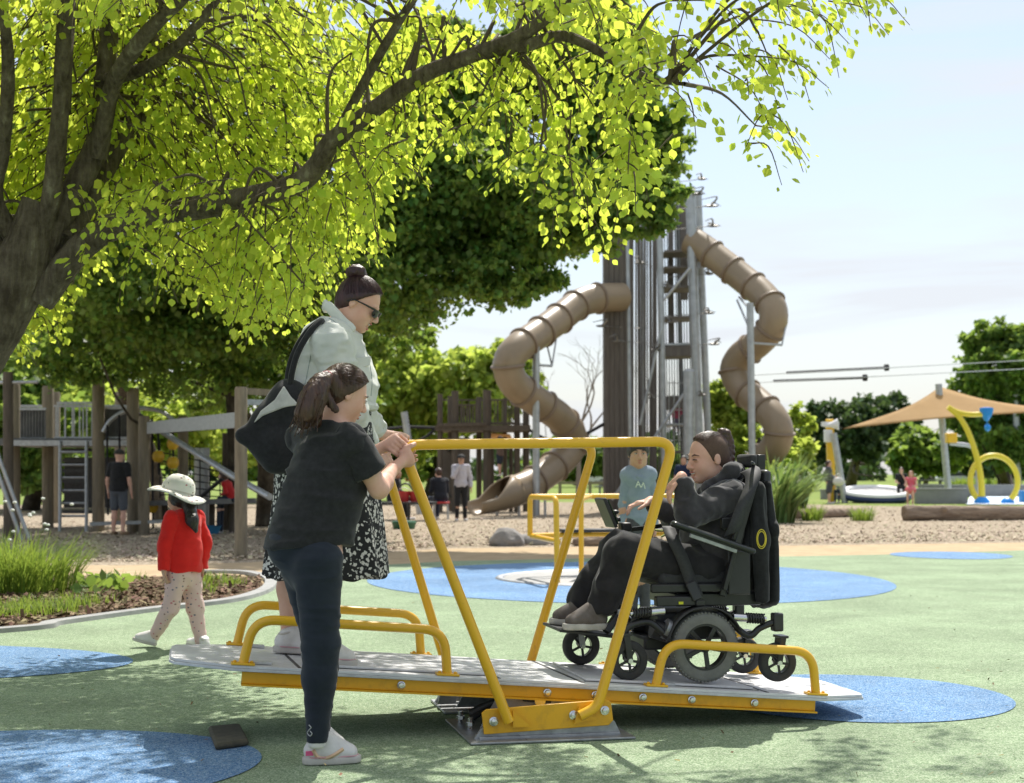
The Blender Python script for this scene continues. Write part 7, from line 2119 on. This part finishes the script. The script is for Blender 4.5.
# ------------------------------------------------------------------ simple figures further away
def stand(c, face, H, arms='down', lean=0.0, stride=0.0):
    """joints of a standing figure"""
    c = np.asarray(c, float); f = nrm(V(face[0], face[1], 0)); r = V(f[1], -f[0], 0); s = H / 1.75
    def L(a, b, z): return c + (f * a + r * b + UP * z) * s
    J = dict(neck=L(lean * 0.2, 0, 1.48), shR=L(lean * 0.18, 0.18, 1.42), shL=L(lean * 0.18, -0.18, 1.42), hipR=L(0, 0.09, 0.94), hipL=L(0, -0.09, 0.94), knR=L(0.03 + stride * 0.5, 0.10, 0.50), knL=L(0.02 - stride * 0.3, -0.10, 0.50),
             anR=L(stride, 0.11, 0.08), anL=L(-stride, -0.11, 0.08), toeR=L(stride + 0.14, 0.13, 0.03), toeL=L(-stride + 0.14, -0.13, 0.03), head=L(lean * 0.22 + 0.02, 0, 1.63))
    if arms == 'down':
        J.update(elR=L(-0.02, 0.25, 1.13), elL=L(-0.02, -0.25, 1.13), wrR=L(0.05, 0.26, 0.88), wrL=L(0.05, -0.26, 0.88))
    elif arms == 'face':      # right hand to the face
        J.update(elR=L(0.16, 0.22, 1.18), wrR=L(0.17, 0.06, 1.46), elL=L(-0.02, -0.25, 1.13), wrL=L(0.05, -0.26, 0.88))
    elif arms == 'front':
        J.update(elR=L(0.04, 0.25, 1.14), wrR=L(0.24, 0.12, 1.08), elL=L(0.04, -0.25, 1.14), wrL=L(0.24, -0.12, 1.08))
    elif arms == 'up':
        J.update(elR=L(0.20, 0.25, 1.45), wrR=L(0.30, 0.20, 1.66), elL=L(0.2, -0.24, 1.40), wrL=L(0.32, -0.2, 1.60))
    return J, f, s
def sit(c, face, H, seat=0.45, arms='front', lean=0.1):
    """c = ground point under the pelvis"""
    c = np.asarray(c, float); f = nrm(V(face[0], face[1], 0)); r = V(f[1], -f[0], 0); s = H / 1.75
    def L(a, b, z): return c + (f * a + r * b) * s + UP * (seat + z * s)
    J = dict(neck=L(lean, 0, 0.60), shR=L(lean * 0.9, 0.18, 0.54), shL=L(lean * 0.9, -0.18, 0.54), hipR=L(0, 0.09, 0.08), hipL=L(0, -0.09, 0.08), knR=L(0.42, 0.11, 0.07), knL=L(0.42, -0.11, 0.07), head=L(lean * 1.3 + 0.03, 0, 0.75))
    for k, b in (('R', 0.11), ('L', -0.11)):
        J['an' + k] = c + (f * 0.44 + r * b) * s + UP * 0.08 * s; J['toe' + k] = c + (f * 0.58 + r * b * 1.1) * s + UP * 0.03 * s
    J.update(elR=L(0.12, 0.24, 0.27), elL=L(0.12, -0.24, 0.27), wrR=L(0.32, 0.12, 0.22), wrL=L(0.32, -0.12, 0.22))
    if arms == 'face': J.update(elL=L(0.2, -0.2, 0.3), wrL=L(0.2, -0.05, 0.56))
    return J, f, s
def figure(label, pose, skinm, top, bottom, hairm, shoem=None, shorts=0.0, sleeve=1.0, vox=0.014, g=1.0, group=None, hat=None, hair_long=False, fringe=None, dress=None, root=None, tilt=0.0, skirt=None, slim=1.0):
    J, f, s = pose
    t = thing('person', label, 'person', root if root is not None else ((J['anL'] + J['anR']) / 2) * V(1, 1, 0), group)
    F = Fig(J, s, g)
    h = J['head']; hff = nrm(f - UP * tilt); hk = 1.0 if s > 0.9 else 0.80 + 0.22 * s
    hk = min(1.0, max(hk, s * 1.0))
    body = F.torso + F.pelvis + F.arms() + F.legs() + head_prims(h, hff, UP, hk, J['neck'], ears=vox < 0.012)
    for k in 'LR':
        d = nrm(J['wr' + k] - J['el' + k])
        if vox < 0.010:
            r_h = V(f[1], -f[0], 0) * (1 if k == 'R' else -1)
            body += hand_prims(J['wr' + k], d, -r_h, f, s * 0.95)
        else:
            body += [eseg(J['wr' + k], J['wr' + k] + d * 0.13 * s, (0.036 * s, 0.020 * s), (0.03 * s, 0.016 * s), f, 0.02)]
    sdf_obj('body', body, vox, skinm, t)
    cs = (J['shL'] + J['shR']) / 2; pel = (J['hipL'] + J['hipR']) / 2; up = nrm(cs - pel)
    tp_ = infl(F.torso, 0.016 * s + vox * 0.3) + infl(F.pelvis, 0.018 * s)[:1]
    arm = []
    for k in 'LR':
        a, e, w = J['sh' + k], J['el' + k], J['wr' + k]
        if sleeve >= 1: arm += [cone(a, e, 0.066 * s * slim, 0.055 * s * slim, 0.03 if slim == 1 else 0.008), cone(e, w, 0.055 * s * slim, 0.042 * s * slim, 0.02)]
        elif sleeve > 0: arm += [cone(a, a + (e - a) * sleeve, 0.068 * s, 0.064 * s, 0.03)]
    tp_ = tp_ + arm + [clip(J['neck'] + up * 0.02, up), clip(pel - up * 0.04 * s, -up)]
    sdf_obj('top', tp_, vox, top, t, folds=(0.010 * s, (9, 9, 13)))
    if skirt is not None:
        sk_ = [eseg(pel + up * 0.22 * s, pel + f * 0.10 * s, (0.15 * s, 0.13 * s), (0.20 * s, 0.20 * s), V(f[1], -f[0], 0), 0.04), eseg(pel + f * 0.05, pel + (f * 0.38 if J['knL'][2] > pel[2] - 0.15 else -UP * 0.42) * s, (0.19 * s, 0.13 * s), (0.23 * s, 0.12 * s), V(f[1], -f[0], 0), 0.05)]
        sdf_obj('skirt', sk_, vox, skirt, t, folds=(0.014 * s, (12, 12, 5)))
    else:
        bt_ = infl(F.pelvis, 0.010 * s)
        for k in 'LR':
            h_, kn, an = J['hip' + k], J['kn' + k], J['an' + k]
            if shorts: bt_ += [cone(h_, h_ + (kn - h_) * shorts, 0.10 * s, 0.085 * s, 0.03)]
            else: bt_ += [cone(h_, kn, 0.096 * s, 0.068 * s, 0.03), cone(kn, an, 0.066 * s, 0.048 * s, 0.03)]
        sdf_obj('shorts' if shorts else 'trousers', bt_, vox, bottom, t, folds=(0.006 * s, (12, 12, 9)))
    for k in 'LR':
        a, b = J['an' + k], J['toe' + k]; dd = nrm((b - a) * V(1, 1, 0)); z0 = b[2] - 0.03 * s
        sdf_obj('shoe', [eseg(V(a[0], a[1], z0 + 0.035 * s) - dd * 0.03 * s, V(b[0], b[1], z0 + 0.03 * s) + dd * 0.02 * s, (0.042 * s, 0.045 * s), (0.045 * s, 0.035 * s), np.cross(dd, UP), 0.02), clip(V(a[0], a[1], z0), -UP)], min(vox, 0.012), shoem or M_shoe, t)
    cp2, cl2 = hair_cap(h, hff, UP, hk, 0.012, front=fringe or (0.068, 0.082), drop=0.9 if fringe else 0.65, nf=0.6 if fringe else 0.75, nape=-0.09 if not hair_long else -0.30)
    extra = []
    if hair_long:
        extra = [cone(h - f * 0.07 * hk, J['neck'] - f * 0.07 * s - UP * 0.08, 0.062 * hk, 0.05 * s, 0.03)]
    if hat is None or hair_long:
        sdf_obj('hair', cp2 + extra + cl2, min(vox, 0.012), hairm, t, folds=(0.004, (40, 40, 15)))
    if hat is not None:
        sdf_obj('cap', [ell(h + UP * 0.045 * hk - f * 0.01, (0.105 * hk,) * 2 + (0.085 * hk,)), clip(h + UP * 0.03 * hk, -UP), ] , min(vox, 0.010), hat, t)
        c_ = h + UP * 0.042 * hk + f * 0.11 * hk
        ob('cap_peak', MB().ell(c_, (0.055, 0.06, 0.008), np.array([f, V(f[1], -f[0], 0), UP]).T), hat, t)
    if vox < 0.016:
        face_parts(t, h, hff, UP, hk, hairm, lips=True)
    return t, J
# boy in blue hoodie behind the yellow frame
bc = V((638 - 512) / FPX * 12.0, 12.0, 0)
pose = stand(bc, (0.05, -1), 1.41, 'down')
pose = ({k: (bc * V(1, 1, 0) + (v - bc) * V(0.60, 0.9, 1)) if True else v for k, v in pose[0].items()}, pose[1], pose[2])
M_bhood = cloth('faded_blue_hoodie', (0.26, 0.31, 0.38), (0.20, 0.25, 0.31), sc=9)
bt, BJ = figure('boy in faded blue hoodie standing behind the yellow frame, facing the camera', pose, S_mid, M_bhood, cloth('grey_shorts', (0.08, 0.08, 0.09)), H_black, vox=0.0085, sleeve=1.0, g=0.66, fringe=(0.090, 0.034), slim=0.74)
f_ = V(0.05, -1, 0)
sdf_obj('hood', [cone(BJ['neck'] + V(-0.07, -0.02, -0.02), BJ['neck'] + V(0, 0.07, 0.0), 0.034, 0.04, 0.02), cone(BJ['neck'] + V(0.07, -0.02, -0.02), BJ['neck'] + V(0, 0.07, 0.0), 0.034, 0.04, 0.02), cone(BJ['neck'] + V(-0.07, -0.02, -0.02), BJ['neck'] + V(-0.01, -0.085, -0.07), 0.03, 0.018, 0.02), cone(BJ['neck'] + V(0.07, -0.02, -0.02), BJ['neck'] + V(0.01, -0.085, -0.07), 0.03, 0.018, 0.02)], 0.008, M_bhood, bt)
cb = (BJ['shL'] + BJ['shR']) / 2 + V(0, -0.115, -0.10)
lt = MB()
for (x0, z0, x1, z1) in ((-0.03, 0.0, -0.01, 0.05), (-0.01, 0.05, 0.01, 0.0), (-0.02, 0.02, 0.0, 0.02), (0.015, 0.0, 0.03, 0.04), (0.03, 0.04, 0.045, -0.01)):
    lt.bar(cb + V(x0, 0, z0), cb + V(x1, 0, z1), 0.006, 0.009, V(0, 1, 0))
ob('chest_print', lt, mat('print_white', (0.7, 0.75, 0.65), rough=0.8), bt)
# man at the fort ladder (seen from behind)
M_grey = cloth('grey_shorts_cloth', (0.10, 0.11, 0.13))
figure('man in black t-shirt and grey shorts seen from behind at the fort ladder', stand(G(118, 535), (0.25, 1), 1.60), S_fair, M_black, M_grey, H_brown, mat('tan_shoe', (0.30, 0.20, 0.12), rough=0.8), shorts=0.85, sleeve=0.6, vox=0.015, hat=cloth('dark_cap', (0.06, 0.055, 0.05)), g=1.12)
M_lil = cloth('pale_lilac_top', (0.55, 0.53, 0.58), (0.46, 0.44, 0.50), sc=6)
figure('woman in pale hooded top and black leggings standing with a hand to her face', stand(G(461, 521), (0.1, -1), 1.62, 'face'), S_mid, M_lil, M_black, H_black, hat=mat('black_cap', (0.015, 0.015, 0.015), rough=0.8), vox=0.015)
mc = V(*P(441, 519, 38)[:2], 0)
figure('seated person in a dark coat left of the woman in the pale top', sit(mc, (-0.5, 0.9), 1.7, seat=0.45), S_fair, cloth('dark_coat', (0.02, 0.022, 0.03)), cloth('dark_jeans', (0.03, 0.04, 0.07)), H_brown, vox=0.02, g=1.1)
st = thing('stool', 'small grey metal and red stool under the seated person in a dark coat', 'stool', mc)
ob('seat', MB().box(mc + V(0, 0, 0.43), (0.42, 0.42, 0.05)), mat('red_plastic', (0.5, 0.03, 0.03), rough=0.5), st, bevel=0.01)
for a in (-1, 1):
    for b in (-1, 1):
        ob('leg', MB().cyl(mc + V(a * 0.18, b * 0.18, 0), mc + V(a * 0.16, b * 0.16, 0.43), 0.02), M_pole if 'M_pole' in globals() else M_steel, st)
mc = V(*P(392, 519, 38)[:2], 0)
figure('seated person in black beside the dark round table', sit(mc, (0.8, -0.3), 1.65, seat=0.45), S_mid, M_black, M_black, H_black, vox=0.02)
b_ = thing('bench', 'low dark bench under the seated person in black', 'bench', mc)
ob('seat', MB().box(mc + V(0, 0, 0.41), (0.7, 0.4, 0.06)), M_dark, b_); ob('leg', MB().box(mc + V(-0.3, 0, 0.19), (0.06, 0.36, 0.38)), M_dark, b_); ob('leg', MB().box(mc + V(0.3, 0, 0.19), (0.06, 0.36, 0.38)), M_dark, b_)
tc_ = V(*P(412, 520, 37)[:2], 0)
t = thing('play_table', 'dark round play table between the two seated adults', 'table', tc_)
ob('table_top', MB().cyl(tc_ + V(0, 0, 0.42), tc_ + V(0, 0, 0.47), 0.62, n=28), M_dark, t)
for a in (0.4, 2.5, 4.6):
    ob('leg', MB().cyl(tc_ + V(math.cos(a) * 0.45, math.sin(a) * 0.45, 0), tc_ + V(math.cos(a) * 0.45, math.sin(a) * 0.45, 0.42), 0.03), M_dark, t)
for i, (x, lab) in enumerate(((404, 'red bucket on the left of the dark play table'), (415, 'red bucket on the right of the dark play table'))):
    p = V(*P(x, 510, 36.8)[:2], 0.47); bkt = thing('toy_bucket', lab, 'bucket', p)
    ob('shell', MB().lathe([(0.11, 0), (0.15, 0.26), (0.135, 0.26), (0.1, 0.03), (0, 0.03)], p, UP, 16), mat('red_plastic', (0.5, 0.03, 0.03), rough=0.5), bkt)
    ob('handle', MB().tube([p + V(0.14 * math.cos(a), 0, 0.25 + 0.10 * math.sin(a)) for a in np.linspace(0, math.pi, 9)], 0.008, 5), M_white, bkt)
p = G(404, 529); t = thing('spring_seat', 'green spinning seat disc with a curved dark handle on the bark', 'play seat', p)
ob('base', MB().lathe([(0.22, 0), (0.26, 0.14), (0.24, 0.17), (0, 0.17)], p, UP, 20), mat('green_plastic', (0.03, 0.13, 0.06), rough=0.5), t)
ob('handle', MB().tube(spline([p + V(-0.02, 0, 0.15), p + V(-0.14, 0, 0.5), p + V(-0.12, 0, 0.85), p + V(0.06, 0, 0.95), p + V(0.2, 0, 0.8)], 5), 0.02, 8), M_dark, t)
# children in the play structures
pc = V(*P(500, 476, 44.5)[:2], 0); sz_p = P(500, 476, 44.5)[2]
def at_height(pose, dz):
    J, f, s = pose
    return ({k: v + V(0, 0, dz) for k, v in J.items()}, f, s)
figure('child in a brown top and dark shorts climbing inside the timber tower fort', at_height(stand(pc, (-0.6, 0.6), 1.15, 'up', stride=0.12), sz_p), S_fair, cloth('brown_top', (0.16, 0.11, 0.09)), cloth('navy_shorts', (0.03, 0.04, 0.06)), H_brown, shorts=0.8, sleeve=0.5, vox=0.02)
q_ = P(676, 438, 45.4)
figure('child in pink up inside the lower cage of the slide tower', at_height(stand(V(q_[0], q_[1], 0), (0.2, -1), 1.15, 'front'), q_[2]), S_mid, cloth('pink_top', (0.55, 0.10, 0.18)), cloth('mauve_trousers', (0.20, 0.16, 0.22)), H_black, vox=0.02)
q_ = P(684, 503, 40)
figure('person in a navy t-shirt standing at the foot of the slide tower', stand(V(q_[0], q_[1], 0), (-0.2, -1), 1.62, 'front'), S_mid, cloth('navy_tee', (0.02, 0.03, 0.07)), M_black, H_black, vox=0.018, sleeve=0.6)
# family by the pool ring
M_dkd = cloth('navy_print_dress', (0.035, 0.04, 0.06), (0.10, 0.09, 0.11), sc=14)
q_ = G(829, 504)
figure('woman in a dark patterned dress with a white bag by the pool ring', stand(q_, (0.9, -0.3), 1.66, 'front'), S_fair, M_dkd, M_dkd, H_brown, vox=0.02, hair_long=True, g=1.1, skirt=M_dkd)
wb = thing('handbag', 'round white handbag held by the woman in the dark patterned dress', 'bag', q_ + V(0.30, -0.22, 0.85))
sdf_obj('bag_body', [ell(q_ + V(0.32, -0.24, 0.86), (0.22, 0.10, 0.17))], 0.015, mat('white_vinyl', (0.65, 0.63, 0.6), rough=0.5), wb)
ob('handle', MB().tube(spline([q_ + V(0.14, -0.24, 0.93), q_ + V(0.22, -0.24, 1.12), q_ + V(0.34, -0.24, 1.14), q_ + V(0.48, -0.24, 0.95)], 4), 0.012, 6), M_white, wb)
q_ = G(841, 503)
figure('child in a pale blue top bending over beside the woman in the dark dress', sit(q_, (-0.5, -0.6), 1.35, seat=0.42, lean=0.28), S_fair, cloth('pale_blue_top', (0.30, 0.38, 0.44)), cloth('navy_shorts', (0.03, 0.04, 0.06)), H_brown, vox=0.02, sleeve=0.0, hair_long=False)
q_ = G(911.5, 506)
M_rdd = cloth('coral_dress', (0.62, 0.07, 0.11), (0.70, 0.22, 0.25), sc=9)
figure('girl in a coral pink dress sitting on the edge of the pool ring', sit(q_, (-0.35, -0.9), 1.45, seat=0.52, lean=0.0), S_fair, M_rdd, M_rdd, mat('ginger_hair', (0.28, 0.12, 0.05), rough=0.5), vox=0.02, sleeve=0.0, hair_long=True, skirt=M_rdd)
q_ = G(902, 503)
figure('woman in black sitting behind the girl in the coral dress', sit(q_, (-0.3, -0.9), 1.6, seat=0.6, arms='face'), S_fair, M_black, M_black, H_brown, vox=0.02, sleeve=0.5)
q_ = P(790, 512, 36)
q_ = P(233, 500, 29)
figure('small child in a red top crouched on the low dark platform', sit(V(q_[0], q_[1], 0), (-1, 0.3), 1.1, seat=0.62, lean=0.25), S_fair, cloth('red_tee', (0.55, 0.03, 0.03)), cloth('navy_shorts', (0.03, 0.04, 0.06)), H_brown, vox=0.02)
